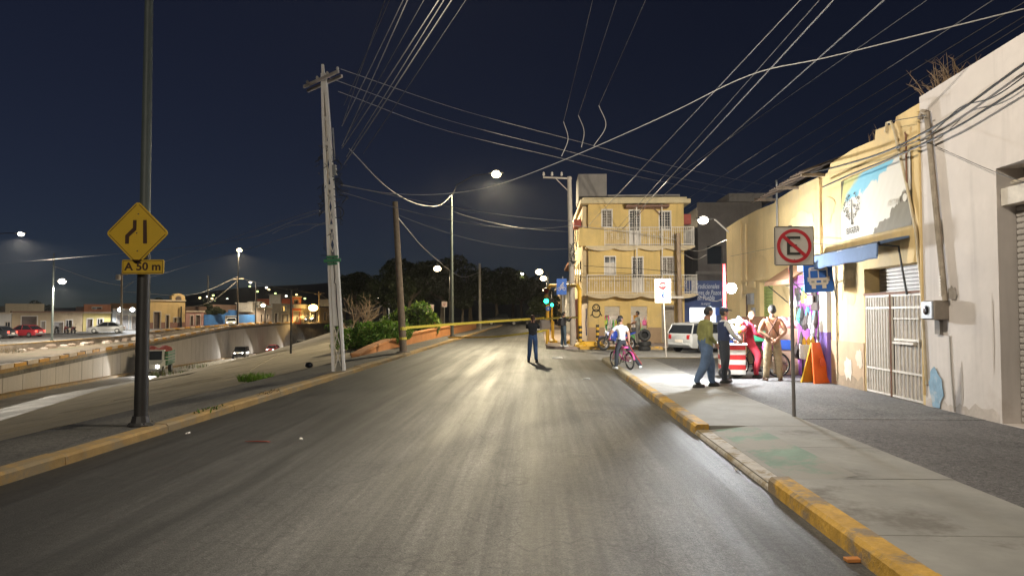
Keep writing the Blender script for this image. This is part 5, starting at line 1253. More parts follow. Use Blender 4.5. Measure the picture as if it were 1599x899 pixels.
# ================================================================== OPPOSITE STREET BUILDINGS
from bpy_extras.object_utils import world_to_camera_view as _w2c
_ci=(Matrix.Translation(cam.location)@Euler((PI/2+PITCH,0,YAW)).to_matrix().to_4x4()).inverted()
def proj(p):
    q=_ci@Vector(p); return (W0/2+FPX*q.x/-q.z, H0/2-FPX*q.y/-q.z)
def wallm(name,c,st=.3): return M(name,c,.88,.14,.7,.15,streak=st,stain=tuple(x*.72 for x in c),stain_amt=.15)
FRAMEM=M('far_frame',(.5,.45,.4),.7,.1,3,0); DOORM=M('far_door',(.10,.07,.06),.7,.2,3,.05); DOORG=M('far_shutter',(.30,.28,.27),.6,.2,3,.05)
def house(label,pa,Ya,pb,Yb,ytop,mat,ops=(),depth=8,roof=None,base=None,name='town_house',dado=None,cornice=None,zb=None):
    A=Vector((XAT(pa,Ya),Ya,0)); B=Vector((XAT(pb,Yb),Yb,0)); d=(B-A); Lh=d.length; d.normalize(); n=Vector((-d.y,d.x,0))
    if n.dot(A)<0: n=-n
    z0=(opp_ground(0,(Ya+Yb)/2)-.1) if zb is None else zb
    zt=ZAT((pa+pb)/2,ytop,(Ya+Yb)/2)
    t=thing(name,label,'house',(A+B)/2+Vector((0,0,z0)),0,'houses of the opposite street')
    T=lambda u,z,dd:tuple(A+d*u+n*dd+Vector((0,0,z)))
    def uu(px):   # pixel -> distance along the front
        lo,hi=0.,Lh
        for _ in range(30):
            mid=(lo+hi)/2
            if proj(A+d*mid+Vector((0,0,z0)))[0]<px: lo=mid
            else: hi=mid
        return (lo+hi)/2
    O=[]
    for (qa,qb,ya,yb,kind) in ops:
        ua,ub=uu(qa),uu(qb); Ym=(A+d*(ua+ub)/2).y
        za=max(z0+.02,ZAT(qa,yb,Ym)); zz=min(zt-.15,ZAT(qa,ya,Ym)); O.append((ua,ub,za,zz,kind))
    m=MB(); wallgrid(m,0,Lh,z0-.3,zt,[o[:4] for o in O],T,.3); 
    bx=[T(0,z0-.3,.301),T(Lh,z0-.3,.301),T(Lh,z0-.3,depth),T(0,z0-.3,depth)]
    m.prism(bx,(0,0,zt-.35-z0+.3)); m.build('wall',mat,t,world=True)
    for (ua,ub,za,zz,kind) in O:
        mt={'d':DOORM,'s':DOORG,'w':GLASS,'l':emit('lit_window',(1,.75,.4),1.2)}[kind]
        m=MB(); m.prism([T(ua,za,.2),T(ub,za,.2),T(ub,zz,.2),T(ua,zz,.2)],tuple(n*.05)); o=m.build({'d':'door','s':'shutter','w':'window','l':'window'}[kind],mt,t,world=True)
        m=MB()
        for (a,b,c,e) in ((ua-.12,ub+.12,zz,zz+.14),(ua-.12,ua,za,zz),(ub,ub+.12,za,zz)): m.prism([T(a,c,-.04),T(b,c,-.04),T(b,e,-.04),T(a,e,-.04)],tuple(n*.04))
        if kind in 'wl': um=(ua+ub)/2; m.prism([T(um-.03,za,.15),T(um+.03,za,.15),T(um+.03,zz,.15),T(um-.03,zz,.15)],tuple(n*.04))
        m.build('frame',FRAMEM,o,world=True)
    if dado is not None:
        us=[0]+sorted(v for o in O if o[2]<z0+.3 for v in o[:2])+[Lh]
        for a,b in zip(us[::2],us[1::2]):
            if b-a>.1: m=MB(); m.prism([T(a,z0-.2,-.02),T(b,z0-.2,-.02),T(b,z0+1.0,-.02),T(a,z0+1.0,-.02)],tuple(n*.019)); m.build('dado',dado,t,world=True)
    if cornice is not None: m=MB(); m.prism([T(-.1,zt-.001,-.15),T(Lh+.1,zt-.001,-.15),T(Lh+.1,zt+.2,-.15),T(-.1,zt+.2,-.15)],tuple(n*.5)); m.build('cornice',cornice,t,world=True)
    return t,T,uu,z0,zt,Lh,n
c1=wallm('h_white',(.55,.53,.50)); c2=wallm('h_tan',(.40,.31,.20)); c3=wallm('h_olive',(.48,.38,.14)); c4=wallm('h_grey',(.40,.42,.43)); c5=wallm('h_yellow',(.58,.42,.20)); c6=wallm('h_pink',(.42,.24,.22)); c7=wallm('h_blue',(.05,.17,.45)); c8=wallm('h_brown',(.25,.16,.12)); c9=wallm('h_red',(.45,.12,.06)); c10=wallm('h_terracotta',(.48,.20,.11))
CORN=M('far_cornice',(.5,.42,.33),.8,.15,2,.1)
house('white house with a small dark square sign beside the long low house',-45,85,18,88,490,c1,[(-30,-18,498,530,'s'),(8,15,503,510,'w')],cornice=CORN)
house('cream upper wall block set back above the long low house',8,91,69,95,474,wallm('h_cream',(.50,.44,.33)),[],depth=5,zb=1.5)
house('long low tan house with dark garage opening and brown parapet',19,88.3,129,96,488,c2,[(33,57,494,528,'d'),(64,70,502,528,'s'),(84,98,503,528,'s'),(103,112,500,512,'w')],cornice=M('brown_band',(.25,.15,.10)))
house('olive yellow house front behind the white sedan',130,96.2,173,99,489,c3,[(136,144,498,522,'d'),(152,160,498,508,'w')],cornice=CORN)
house('terracotta upper room above the olive yellow house',131,99.5,173,102,475,c10,[(144,158,480,482.5,'w')],depth=5,zb=1.7)
t,T,uu,z0,zt,Lh,n=house('pale grey commercial front lit by two floodlights',176,99.2,226,103,484,c4,[(182,200,492,520,'s'),(206,222,494,520,'s')],cornice=CORN)
t,T,uu,z0,zt,Lh,n=house('yellow house with an arched belfry gable and dark door',228,103.5,289,110,470,c5,[(240,250,487,518,'d'),(259,264,492,516,'d'),(271,276,496,504,'w'),(279,283,496,504,'w')],dado=wallm('dado_maroon',(.25,.13,.10)),cornice=CORN)
# belfry gable with an arch
ua,ub=uu(267),uu(288); um=(ua+ub)/2; w=(ub-ua)/2; zt2=ZAT(277,458,108)
pts=[(ua,zt),(ua,zt+(zt2-zt)*.7)]+[(um+w*math.cos(PI-PI*k/8)*.8,zt+(zt2-zt)*(.7+.3*math.sin(PI*k/8))) for k in range(9)]+[(ub,zt+(zt2-zt)*.7),(ub,zt)]
inn=[(um-w*.42,zt+.05)]+[(um+w*.42*math.cos(PI-PI*k/8),zt+(zt2-zt)*(.40+.28*math.sin(PI*k/8))) for k in range(9)]+[(um+w*.42,zt+.05)]
m=MB(); m.prism([T(a,b,-.05) for a,b in pts],tuple(n*.5)); g_=m.build('belfry',c5,t,world=True)
m=MB(); m.prism([T(a,b,-.09) for a,b in inn],tuple(n*.04)); m.build('arch',DOORM,g_,world=True)
house('pink house with a lilac front beside the arched yellow house',290,110.3,318,114,487,c6,[(297,301,493,508,'d'),(306,312,492,508,'d')],cornice=CORN)
t=house('long bright blue compound wall',319,114.5,400,130,491,c7,[(352,372,494,510,'s')],depth=.6,name='blue_wall')[0]
house('brown workshop with a wide sheet roof behind the blue wall',330,124,402,138,476,c8,[],depth=10)
house('blue painted gatehouse standing above the blue wall',358,122,372,124,484,c7,[],depth=3)
house('small white house lit by a low lamp beside the blue wall',401,130.5,424,136,482,wallm('h_white2',(.55,.46,.42)),[(407,411,491,505,'d'),(416,420,491,498,'w')],cornice=CORN)
house('grey house with an upper window row before the tall red house',425,136.2,453,143,474,wallm('h_grey2',(.28,.27,.26)),[(429,434,489,505,'d'),(440,447,478,486,'w'),(440,450,490,503,'s')])
t,T,uu,z0,zt,Lh,n=house('tall narrow red house with a pale balcony slab',455,143.3,470,147,464,c9,[(459,466,468,474,'w'),(458,468,486,503,'s')],cornice=CORN)
m=MB(); m.prism([T(-.3,ZAT(460,481,145),-.8),T(Lh+.8,ZAT(460,481,145),-.8),T(Lh+.8,ZAT(460,475,145),-.8),T(-.3,ZAT(460,475,145),-.8)],tuple(n*.79)); m.build('balcony',wallm('h_slab',(.45,.42,.38)),t,world=True)
house('white row house near the orange glowing lamp',471,147.3,499,156,477,wallm('h_cream2',(.55,.47,.36)),[(475,478,488,502,'d'),(482,486,487,494,'w'),(491,495,488,502,'d')],cornice=CORN)
house('yellow end house under the white rooftop sign',500,156.3,540,170,480,c5,[(506,510,488,500,'d'),(514,519,487,493,'w')])
p0=PY(497,478,156); p1=PY(516,467,156); t=thing('rooftop_board','plain white rooftop sign board above the yellow end house','sign',((p0.x+p1.x)/2,157,p0.z-.3))
m=MB(); m.box((p0.x,156.9,p0.z),(p1.x,157.1,p1.z)); m.build('panel',M('board_white',(.6,.6,.58)),t,world=True)
for x in (p0.x+.4,p1.x-.4): m=MB(); m.tube((x,157,p0.z-.5),(x,157,p0.z),.06,n=6); m.build('leg',STEEL,t,world=True)
for (px,py,Y,wd,hh,lab) in ((385,482,126,3,1.0,'pale rooftop tank shed left of the tall lamp'),(400,480,129,2,1.0,'pale rooftop tank shed above the small white house'),(432,471,140,2.4,1.4,'white rooftop room on the grey house')):
    p=PY(px,py,Y+4); m=MB(); m.bbox((-wd/2,-1,-.6),(wd/2,1,hh),.05); m.cbox((0,0,hh+.08),(wd+.4,2.4,.12)); tag(m.build('roof_room',c1,None,loc=p),lab,'roof room','houses of the opposite street')
# far hill with town lights
m=MB(); rows=[]
for j in range(7):
    r=[]
    for i in range(41):
        x=-520+i*15; y=330+j*70; h=(26*math.exp(-((x+170)/120)**2)+9*math.exp(-((x+40)/120)**2))*(math.sin(min(1,j/4)*PI/2))+1.5*math.sin(i*.9+j)
        r.append((x,y,max(-.5,h)))
    rows.append(r)
m.strip(rows); struct(m.build('hills',M('dark_hill',(.035,.035,.03),.95,.3,.02,0)))
rl=random.Random(4)
TOWN=[(312,465),(318,470),(324,463),(331,466),(336,471),(342,468),(346,464),(338,474),(328,472),(350,471),(390,447),(416,449),(420,452),(402,455),(556,447),(300,468),(306,472),(314,474),(322,474),(333,461),(355,467),(362,470),(430,458),(447,462),(463,460),(476,466),(519,484),(537,482),(527,477)]
for i,(px,py) in enumerate(TOWN):
    Y=380+rl.uniform(0,40); p=PY(px,py,Y); t=thing('hill_lamp',('tiny lamp among the cluster of lights on the dark hillside' if px<360 else ('single tiny lamp over the trees behind the garden shrub' if px>550 else 'tiny lamp above the rooftops near the small white house')),'lamp',(p.x,Y,p.z-4),0,'hillside lamps')
    m=MB(); m.tube((0,0,0),(0,0,3.8),.12,n=5); m.build('pole',POLED,t); m=MB(); m.ell((0,0,4),(.75,.75,.5),8,6); m.build('lens',emit('town_lamp_%d'%(i%3),[(1,.8,.35),(.8,1,.4),(1,.95,.8)][i%3],(3,2,5)[i%3]),t)

# ================================================================== VEHICLES
def wheel(par,x,y,r=.31,w=.2):
    wt_=MB(); s=1 if y>0 else -1
    wt_.lathe([(r*.62,-w/2),(r*.93,-w/2),(r,-w*.36),(r,w*.36),(r*.93,w/2),(r*.62,w/2)],(0,0,0),20,Matrix.Rotation(PI/2,3,'X'))
    o=wt_.build('wheel',BLACK,par); o.location=(x,y,r)
    m=MB(); m.lathe([(r*.61,s*-w*.51),(r*.61,s*-w*.3),(r*.2,s*-w*.42),(r*.18,s*-w*.53),(.0,s*-w*.53)],(0,0,0),16,Matrix.Rotation(PI/2,3,'X'))
    for k in range(5):
        a=2*PI*k/5; m.cbox((math.cos(a)*r*.38,s*w*.47,math.sin(a)*r*.38),(r*.42,.03,r*.14),ry=-a)
    m.build('rim',STEEL,o,smooth=False)
PROF={'sedan':dict(L=4.4,body=[(-2.2,.36,.78,.66),(-2.08,.24,.92,.78),(-1.5,.2,.95,.84),(-.5,.2,.93,.86),(.8,.2,.92,.86),(1.3,.2,.88,.84),(1.95,.22,.77,.79),(2.2,.34,.62,.66)],cab=[(-1.72,.93,.95,.80),(-1.05,.93,1.40,.62),(-.2,.93,1.45,.63),(.35,.93,1.40,.61),(1.15,.9,.92,.78)],wx=(-1.35,1.35)),
 'wagon':dict(L=4.2,body=[(-2.1,.36,.85,.72),(-2.02,.26,.98,.80),(-1.4,.22,1.0,.83),(-.5,.22,.98,.84),(.8,.22,.96,.84),(1.2,.22,.93,.82),(1.9,.24,.80,.77),(2.1,.36,.66,.66)],cab=[(-2.03,.96,1.0,.76),(-1.78,.96,1.44,.66),(-.6,.96,1.50,.66),(.3,.96,1.46,.63),(1.05,.94,.97,.76)],wx=(-1.3,1.3)),
 'suv':dict(L=4.5,body=[(-2.25,.45,.95,.78),(-2.15,.36,1.08,.86),(-1.4,.32,1.1,.90),(.8,.32,1.08,.90),(1.2,.32,1.05,.89),(1.95,.34,1.0,.86),(2.25,.45,.85,.76)],cab=[(-2.15,1.06,1.1,.83),(-2.0,1.06,1.72,.74),(-.6,1.06,1.78,.74),(.35,1.06,1.74,.72),(.95,1.04,1.08,.83)],wx=(-1.4,1.4))}
def car(label,kind,loc,rz,paint,light=False,tail=False,cat='car',name='parked_car',spotp=0,group='cars'):
    P=PROF[kind]; t=thing(name,label,cat,loc,rz,group)
    m=MB(); rings=[]
    for x,zl,zt,w in P['body']: rings.append([(x,-w*.94,zl),(x,-w,zl+(zt-zl)*.35),(x,-w,zl+(zt-zl)*.7),(x,-w*.93,zt-.03),(x,-w*.8,zt),(x,w*.8,zt),(x,w*.93,zt-.03),(x,w,zl+(zt-zl)*.7),(x,w,zl+(zt-zl)*.35),(x,w*.94,zl)])
    m.loft(rings); b=m.build('body',paint,t,smooth=True)
    m=MB(); rg=[]
    for x,zb,zt,w in P['cab']:
        wb_=max(q[3] for q in P['body'])*.92; rg.append([(x,-wb_,zb),(x,-w,zt),(x,w,zt),(x,wb_,zb)])
    m.loft(rg); m.build('glasshouse',GLASS,t,smooth=False)
    c=P['cab']; m=MB(); rr=[]
    for x,zb,zt,w in c[1:4]: rr.append([(x,-w-.015,zt-.06),(x,-w+.02,zt+.02),(x,0,zt+.045),(x,w-.02,zt+.02),(x,w+.015,zt-.06)])
    rr[0]=[(p[0]-.06,p[1],p[2]) for p in rr[0]]; rr[-1]=[(p[0]+.08,p[1],p[2]) for p in rr[-1]]
    m.loft(rr); m.build('roof',paint,t,smooth=True)
    wb_=max(q[3] for q in P['body'])*.92
    for s in (-1,1):
        for (i,j) in ((0,1),(4,3)):
            m=MB(); m.path([(c[i][0],s*(wb_ if j!=i else 0),c[i][1]),(c[j][0],s*(c[j][3]+.01),c[j][2])],.035,5); m.build('pillar',paint,t)
        xm=(c[1][0]+c[3][0])/2+.1; m=MB(); m.path([(xm,s*(wb_+.005),c[2][1]),(xm,s*(c[2][3]+.02),c[2][2]-.03)],.035,5); m.build('pillar',paint,t)
        xf=P['body'][-1][0]; xr=P['body'][0][0]
        m=MB(); m.ell((xf-.16,s*.52,P['body'][-1][2]+.02),(.10,.14,.075),10,8); m.build('headlight',emit('headlight_on',(1,.97,.9),40) if light else M('headlight_off',(.6,.6,.58),.2,.05,4,0),t,smooth=True)
        m=MB(); m.bbox((xr-.01,s*.58-.11,P['body'][1][2]-.32),(xr+.16,s*.58+.11,P['body'][1][2]-.08),.03); m.build('tail_light',emit('tail_on',(1,.05,.03),5) if tail else M('tail_off',(.35,.015,.015),.3,.1,4,0),t)
        m=MB(); m.ell((c[4][0]-.25,s*(wb_+.12),c[4][2]+.06),(.07,.10,.06),8,6); m.build('mirror',paint,t,smooth=True)
        for k,xw in enumerate(P['wx']): wheel(t,xw,s*(wb_-.03))
    xr=P['body'][0][0]; m=MB(); m.box((xr-.025,-.24,.52),(xr-.002,.24,.66)); m.build('number_plate',WHITE_D,t)
    m=MB(); m.bbox((xr-.05,-.7,.36),(xr+.1,.7,.5),.03); m.build('bumper',paint if kind=='wagon' else GREYP,t)
    xf=P['body'][-1][0]; m=MB(); m.bbox((xf-.08,-.62,.30),(xf+.03,.62,.46),.03); m.build('bumper',GREYP,t)
    m=MB(); m.bbox((xf-.1,-.3,.5),(xf+.01,.3,.62),.02); m.build('grille',DARKM,t)
    if spotp>0:
        o=spot((xf+.1,0,.65),spotp,(1,.96,.88),70,.15); o.parent=t; o.rotation_euler=(R(84),0,R(-90))
    return t
def trench_at(px,off=2.1):
    best=None
    for k in range(2000):
        Y=24+k*.075; p=(wx(Y)+off,Y,wb(Y)); d=abs(proj(p)[0]-px)
        if best is None or d<best[0]: best=(d,Y)
    Y=best[1]; h=math.atan2(-4,wx(Y-2)-wx(Y+2)); return Vector((wx(Y)+off,Y,wb(Y)+.03)),h
PW=M('white_car_paint',(.62,.62,.60),.3,.05,3,0); PR=M('red_car_paint',(.30,.02,.03),.3,.08,3,0); PD=M('dark_car_paint',(.03,.03,.035),.3,.1,3,0); PS=M('silver_car_paint',(.40,.42,.40),.3,.08,3,0)
car('white estate car parked at the side street behind the men','wagon',(7.55,32.4,0),R(38),M('estate_paint',(.34,.35,.35),.3,.05,3,0),group='cars on the near side').scale=(.88,.88,.88)
Y=84; car('dark red saloon driving past the white house across the road','sedan',(XAT(40,Y),Y,opp_ground(0,Y)),R(172),PR,True,True,name='moving_car',spotp=0,group='cars of the opposite street')
Y=93; car('white saloon parked before the olive yellow house','sedan',(XAT(167,Y),Y,opp_ground(0,Y)),R(203),PW,group='cars of the opposite street')
Y=112; car('white car with bright headlights beside the blue wall','sedan',(XAT(347,Y)-2,Y+8,opp_ground(0,Y)),R(-70),PW,True,group='cars of the opposite street',name='moving_car')
Y=140; car('dark car with lit headlights under the orange lamp','sedan',(XAT(484,Y+6),Y+6,opp_ground(0,Y)),R(-80),PD,True,group='cars of the opposite street',name='moving_car')
Y=80; car('dark car with lit headlights leading the red saloon','sedan',(XAT(-6,Y),Y,opp_ground(0,Y)),R(176),PD,True,True,group='cars of the opposite street',name='moving_car')
for px,kind,pt,lab,sp in ((376,'suv',PD,'dark tall car with headlights climbing the sunken road',900),(426,'sedan',PR,'red saloon with bright headlights behind the dark tall car',900),(470,'suv',PS,'pale green tinted car with headlights in the sunken road',900),(507,'sedan',PR,'far red car beside the lattice post in the sunken road',500)):
    p,h=trench_at(px); car(lab,kind,p,h,pt,True,False,name='moving_car',spotp=sp,group='cars in the sunken road')
# stake truck
p,h=trench_at(243)
TR=thing('stake_truck','green stake truck loaded with red sacks in the sunken road','truck',p,h,'cars in the sunken road')
TG=M('truck_green',(.04,.16,.06),.5,.2,4,.1); TWc=M('truck_cab_white',(.5,.5,.46),.4,.1,4,0)
m=MB(); m.loft([[(x,-w,zl),(x,-w,zt),(x,w,zt),(x,w,zl)] for x,zl,zt,w in ((.7,.45,1.95,.82),(1.35,.45,1.98,.84),(1.75,.45,1.15,.86),(2.5,.45,1.0,.84),(2.65,.5,.9,.78))]); m.build('cab',TWc,TR)
m=MB(); m.prism([(1.41,-.7,1.88),(1.41,.7,1.88),(1.74,.74,1.22),(1.74,-.74,1.22)],(.03,0,.02)); m.build('windscreen',GLASS,TR)
for s in (-1,1):
    m=MB(); m.prism([(.85,s*.85,1.2),(1.6,s*.86,1.2),(1.3,s*.85,1.85),(.85,s*.84,1.85)],(0,s*.01,0)); m.build('side_window',GLASS,TR)
    m=MB(); m.ell((2.62,s*.6,.78),(.08,.13,.12),10,8); m.build('headlight',emit('headlight_on',(1,.97,.9),40),TR,smooth=True)
    for x in (1.9,-1.7): wheel(TR,x,s*.78,.38,.24)
m=MB(); m.bbox((2.6,-.85,.42),(2.78,.85,.6),.03); m.build('bumper',GREYP,TR)
m=MB(); m.box((-2.7,-.95,.72),(.62,.95,.84)); m.build('bed',TG,TR)
for z in (.92,1.16,1.40,1.64):
    for s in (-1,1): m=MB(); m.box((-2.7,s*.95-.02,z),(.62,s*.95+.02,z+.17)); m.build('stake_board',TG,TR)
    m=MB(); m.box((.6,-.95,z),(.64,.95,z+.17)); m.build('stake_board',TG,TR)
for i in range(8):
    m=MB(); m.ell((0,0,0),(.5,.42,.32),10,7); o=m.build('cargo_sack',M('red_sack',(.30,.07,.06),.8,.2,5,.2),TR); o.location=(-2.2+(i%4)*.85,-.42+.84*(i//4),1.72+.1*((i*7)%3)); o.rotation_euler=(0,0,i*.7)
o=spot((2.75,0,.75),900,(1,.96,.88),70,.15); o.parent=TR; o.rotation_euler=(R(84),0,R(-90))
# dark pickup and jeep parked at the end of the street
Y=104; p=PY(786,500,Y); t=thing('pickup_truck','dark pickup truck stopped across the far end of the road','truck',(p.x,Y,.0),R(180))
m=MB(); m.loft([[(x,-w,zl),(x,-w*1.02,zl+.3),(x,-w*.95,zt),(x,w*.95,zt),(x,w*1.02,zl+.3),(x,w,zl)] for x,zl,zt,w in ((-2.6,.5,1.0,.82),(-2.5,.4,1.08,.88),(1.0,.4,1.1,.9),(1.3,.4,1.08,.9),(2.4,.45,1.0,.86),(2.6,.55,.85,.76))]); m.build('body',PD,t)
m=MB(); m.loft([[(x,-.82,1.05),(x,-w,z),(x,w,z),(x,.82,1.05)] for x,z,w in ((-.75,1.1,.8),(-.55,1.68,.68),(.4,1.74,.7),(.75,1.68,.68),(1.35,1.1,.8))]); m.build('cabin',GLASS,t)
for s in (-1,1):
    for x in (-1.6,1.7): wheel(t,x,s*.8,.36,.24)
    m=MB(); m.ell((2.5,s*.6,.85),(.1,.14,.09),8,6); m.build('headlight',M('headlight_off',(.6,.6,.58)),t)
Y=98; p=PY(836,500,Y); car('dark off road vehicle facing the road behind the woman with a phone','suv',(p.x,Y,0),R(-105),PD,False,False,group='cars on the near side')
# motorcycles
def motorcycle(label,loc,rz,tank,group,name='motorcycle',detail=True,lean=0):
    t=thing(name,label,'motorcycle',loc,rz,group); t.rotation_euler=(lean,0,rz)
    for x in (-.66,.66):
        m=MB(); m.torus((0,0,0),.27,.055,'Y',22,8); w=m.build('wheel',BLACK,t,smooth=True); w.location=(x,0,.32)
        m=MB(); m.torus((0,0,0),.215,.018,'Y',18,5); m.lathe([(.05,-.05),(.05,.05)],(0,0,0),10,Matrix.Rotation(PI/2,3,'X'))
        for k in range(5): a=2*PI*k/5; m.path([(0,0,0),(.21*math.cos(a),0,.21*math.sin(a))],.012,4)
        m.torus((0,.05,0),.12,.01,'Y',14,4); m.build('rim',M('moto_rim',(.08,.08,.085),.4,.1,5,0,metal=.6),w)
    m=MB(); m.path([(.66,.07,.32),(.40,.07,.90)],.025,6); m.path([(.66,-.07,.32),(.40,-.07,.90)],.025,6); m.build('fork',DARKM,t)
    m=MB(); m.path([(.40,0,.85),(.0,0,.62),(-.35,0,.60),(-.66,0,.32)],.035,6); m.path([(.38,0,.78),(.12,0,.35),(-.25,0,.30),(-.66,0,.32)],.028,6); m.build('frame',DARKM,t)
    m=MB(); m.loft([[(x,-w,z0),(x,-w*.8,z1),(x,w*.8,z1),(x,w,z0)] for x,w,z0,z1 in ((-.12,.09,.62,.78),(.05,.14,.62,.90),(.25,.15,.64,.93),(.38,.08,.70,.86))]); m.build('tank',tank,t,smooth=True)
    m=MB(); m.loft([[(x,-w,z),(x,-w*.8,z+h),(x,w*.8,z+h),(x,w,z)] for x,w,z,h in ((-.95,.05,.86,.05),(-.7,.11,.78,.08),(-.35,.13,.70,.08),(-.10,.11,.70,.08))]); m.build('seat',BLACK,t,smooth=True)
    m=MB(); m.loft([[(x,-w,z),(x,-w*.7,z+h),(x,w*.7,z+h),(x,w,z)] for x,w,z,h in ((-1.0,.03,.80,.05),(-.6,.12,.66,.12),(-.25,.13,.60,.10))]); m.build('tail_fairing',tank,t)
    m=MB(); m.loft([[(x,-w,z),(x,-w*.8,z+h),(x,w*.8,z+h),(x,w,z)] for x,w,z,h in ((.05,.15,.40,.26),(.35,.16,.50,.30),(.50,.10,.74,.16))]); m.build('fairing',tank,t)
    m=MB(); m.bbox((-.2,-.13,.28),(.15,.13,.56),.04); m.build('engine',GREYP,t)
    m=MB(); m.path([(.1,-.16,.36),(-.2,-.18,.26),(-.75,-.20,.42)],[.03,.035,.05],8); m.build('exhaust',CHROME,t,smooth=True)
    m=MB(); m.path([(.30,-.36,1.02),(.40,-.15,.98),(.40,.15,.98),(.30,.36,1.02)],.016,6); m.build('handlebar',DARKM,t)
    m=MB(); m.ell((.52,0,.84),(.08,.09,.09),10,8); m.build('headlight',M('headlight_off',(.6,.6,.58)),t,smooth=True)
    m=MB(); n=8; m.loft([[(.66+.34*math.cos(a),-.06,.32+.34*math.sin(a)),(.66+.36*math.cos(a),0,.32+.36*math.sin(a)),(.66+.34*math.cos(a),.06,.32+.34*math.sin(a))] for a in [PI*.2+PI*.65*k/n for k in range(n+1)]],closed=False); m.build('mudguard',tank,t)
    for s in (-1,1): m=MB(); m.path([(.34,s*.3,1.0),(.32,s*.36,1.2)],.008,4); m.ell((.32,s*.38,1.22),(.015,.07,.045),8,6); m.build('mirror',DARKM,t)
    m=MB(); m.path([(-.05,.12,.3),(-.1,.3,.02)],.012,5); m.build('side_stand',DARKM,t)
    return t
p=PZ(963,545,0); motorcycle('blue sports motorcycle parked at the corner kerb',(XAT(963,33.4),33.4,.0),R(197),M('blue_moto_paint',(.02,.05,.32),.3,.1,4,0),'motorcycles',lean=R(6))
for px,pt,lab in ((89,PD,'dark motorcycle parked beside the two tone lamp pole'),(104,PR,'red motorcycle parked before the grey door'),(115,M('maroon_moto',(.2,.05,.05)),'maroon motorcycle at the end of the parked pair')):
    Y=91.5; motorcycle(lab,(XAT(px,Y),Y,opp_ground(0,Y)),R(140),pt,'motorcycles')
# ================================================================== PEOPLE
def skin_mesh(verts,edges,radii,root=0,sub=1):
    me=bpy.data.meshes.new('body_skeleton'); me.from_pydata(verts,edges,[]); ob=bpy.data.objects.new('body_skeleton',me); COL.objects.link(ob)
    sk=ob.modifiers.new('Skin','SKIN'); sk.branch_smoothing=.6; sk.use_smooth_shade=True
    if not me.skin_vertices: me.attributes  # layer is made with the modifier
    for i,r in enumerate(radii):
        d=me.skin_vertices[0].data[i]; d.radius=r if isinstance(r,tuple) else (r,r); d.use_root=(i==root)
    ss=ob.modifiers.new('Sub','SUBSURF'); ss.levels=sub; ss.render_levels=sub
    dg=bpy.context.evaluated_depsgraph_get(); dg.update()
    ev=bpy.data.meshes.new_from_object(ob.evaluated_get(dg))
    vs=[v.co.copy() for v in ev.vertices]; fs=[tuple(p.vertices) for p in ev.polygons]
    bpy.data.objects.remove(ob); bpy.data.meshes.remove(me); bpy.data.meshes.remove(ev)
    return vs,fs
def segd(p,a,b):
    ab=b-a; t=max(0,min(1,(p-a).dot(ab)/max(1e-9,ab.length_squared))); return (p-(a+ab*t)).length
BASE=dict(pelvis=(0,0,.95),spine=(0,0,1.13),chest=(0,0,1.32),neck=(0,.005,1.47),head=(0,-.005,1.55),
 sl=(.175,0,1.40),el=(.22,.01,1.12),wl=(.22,-.05,.87),sr=(-.175,0,1.40),er=(-.22,.01,1.12),wr=(-.22,-.05,.87),
 hl=(.09,0,.90),kl=(.10,-.01,.50),al=(.10,.02,.09),tl=(.11,-.15,.035),hr=(-.09,0,.90),kr=(-.10,-.01,.50),ar=(-.10,.02,.09),tr=(-.11,-.15,.035))
def hand(mb,w,d,side,curl=.5,s=1.0,thumb=1):
    w=Vector(w); d=Vector(d).normalized(); side=Vector(side); side=(side-d*side.dot(d)).normalized(); nrm=d.cross(side)
    mt=Matrix((side,nrm,d)).transposed()
    mb.ell(w+d*.045*s,(.042*s,.018*s,.055*s),8,6,mt)
    for k,L_ in enumerate((.066,.076,.072,.056)):
        b=w+d*.085*s+side*(-.030+.02*k)*s; q=b+(d*math.cos(curl*.6)+nrm*math.sin(curl*.6)*thumb)*L_*.5*s; e=q+(d*math.cos(curl*1.5)+nrm*math.sin(curl*1.5)*thumb)*L_*.5*s
        mb.path([b-d*.02*s,q,e],[.0095*s,.009*s,.0065*s],5)
    b=w+d*.03*s-side*.036*s; q=b+(d*.6-side*.8).normalized()*.03*s; e=q+(d*.9-side*.2+nrm*.3*thumb).normalized()*.032*s
    mb.path([b,q,e],[.012*s,.011*s,.008*s],5)
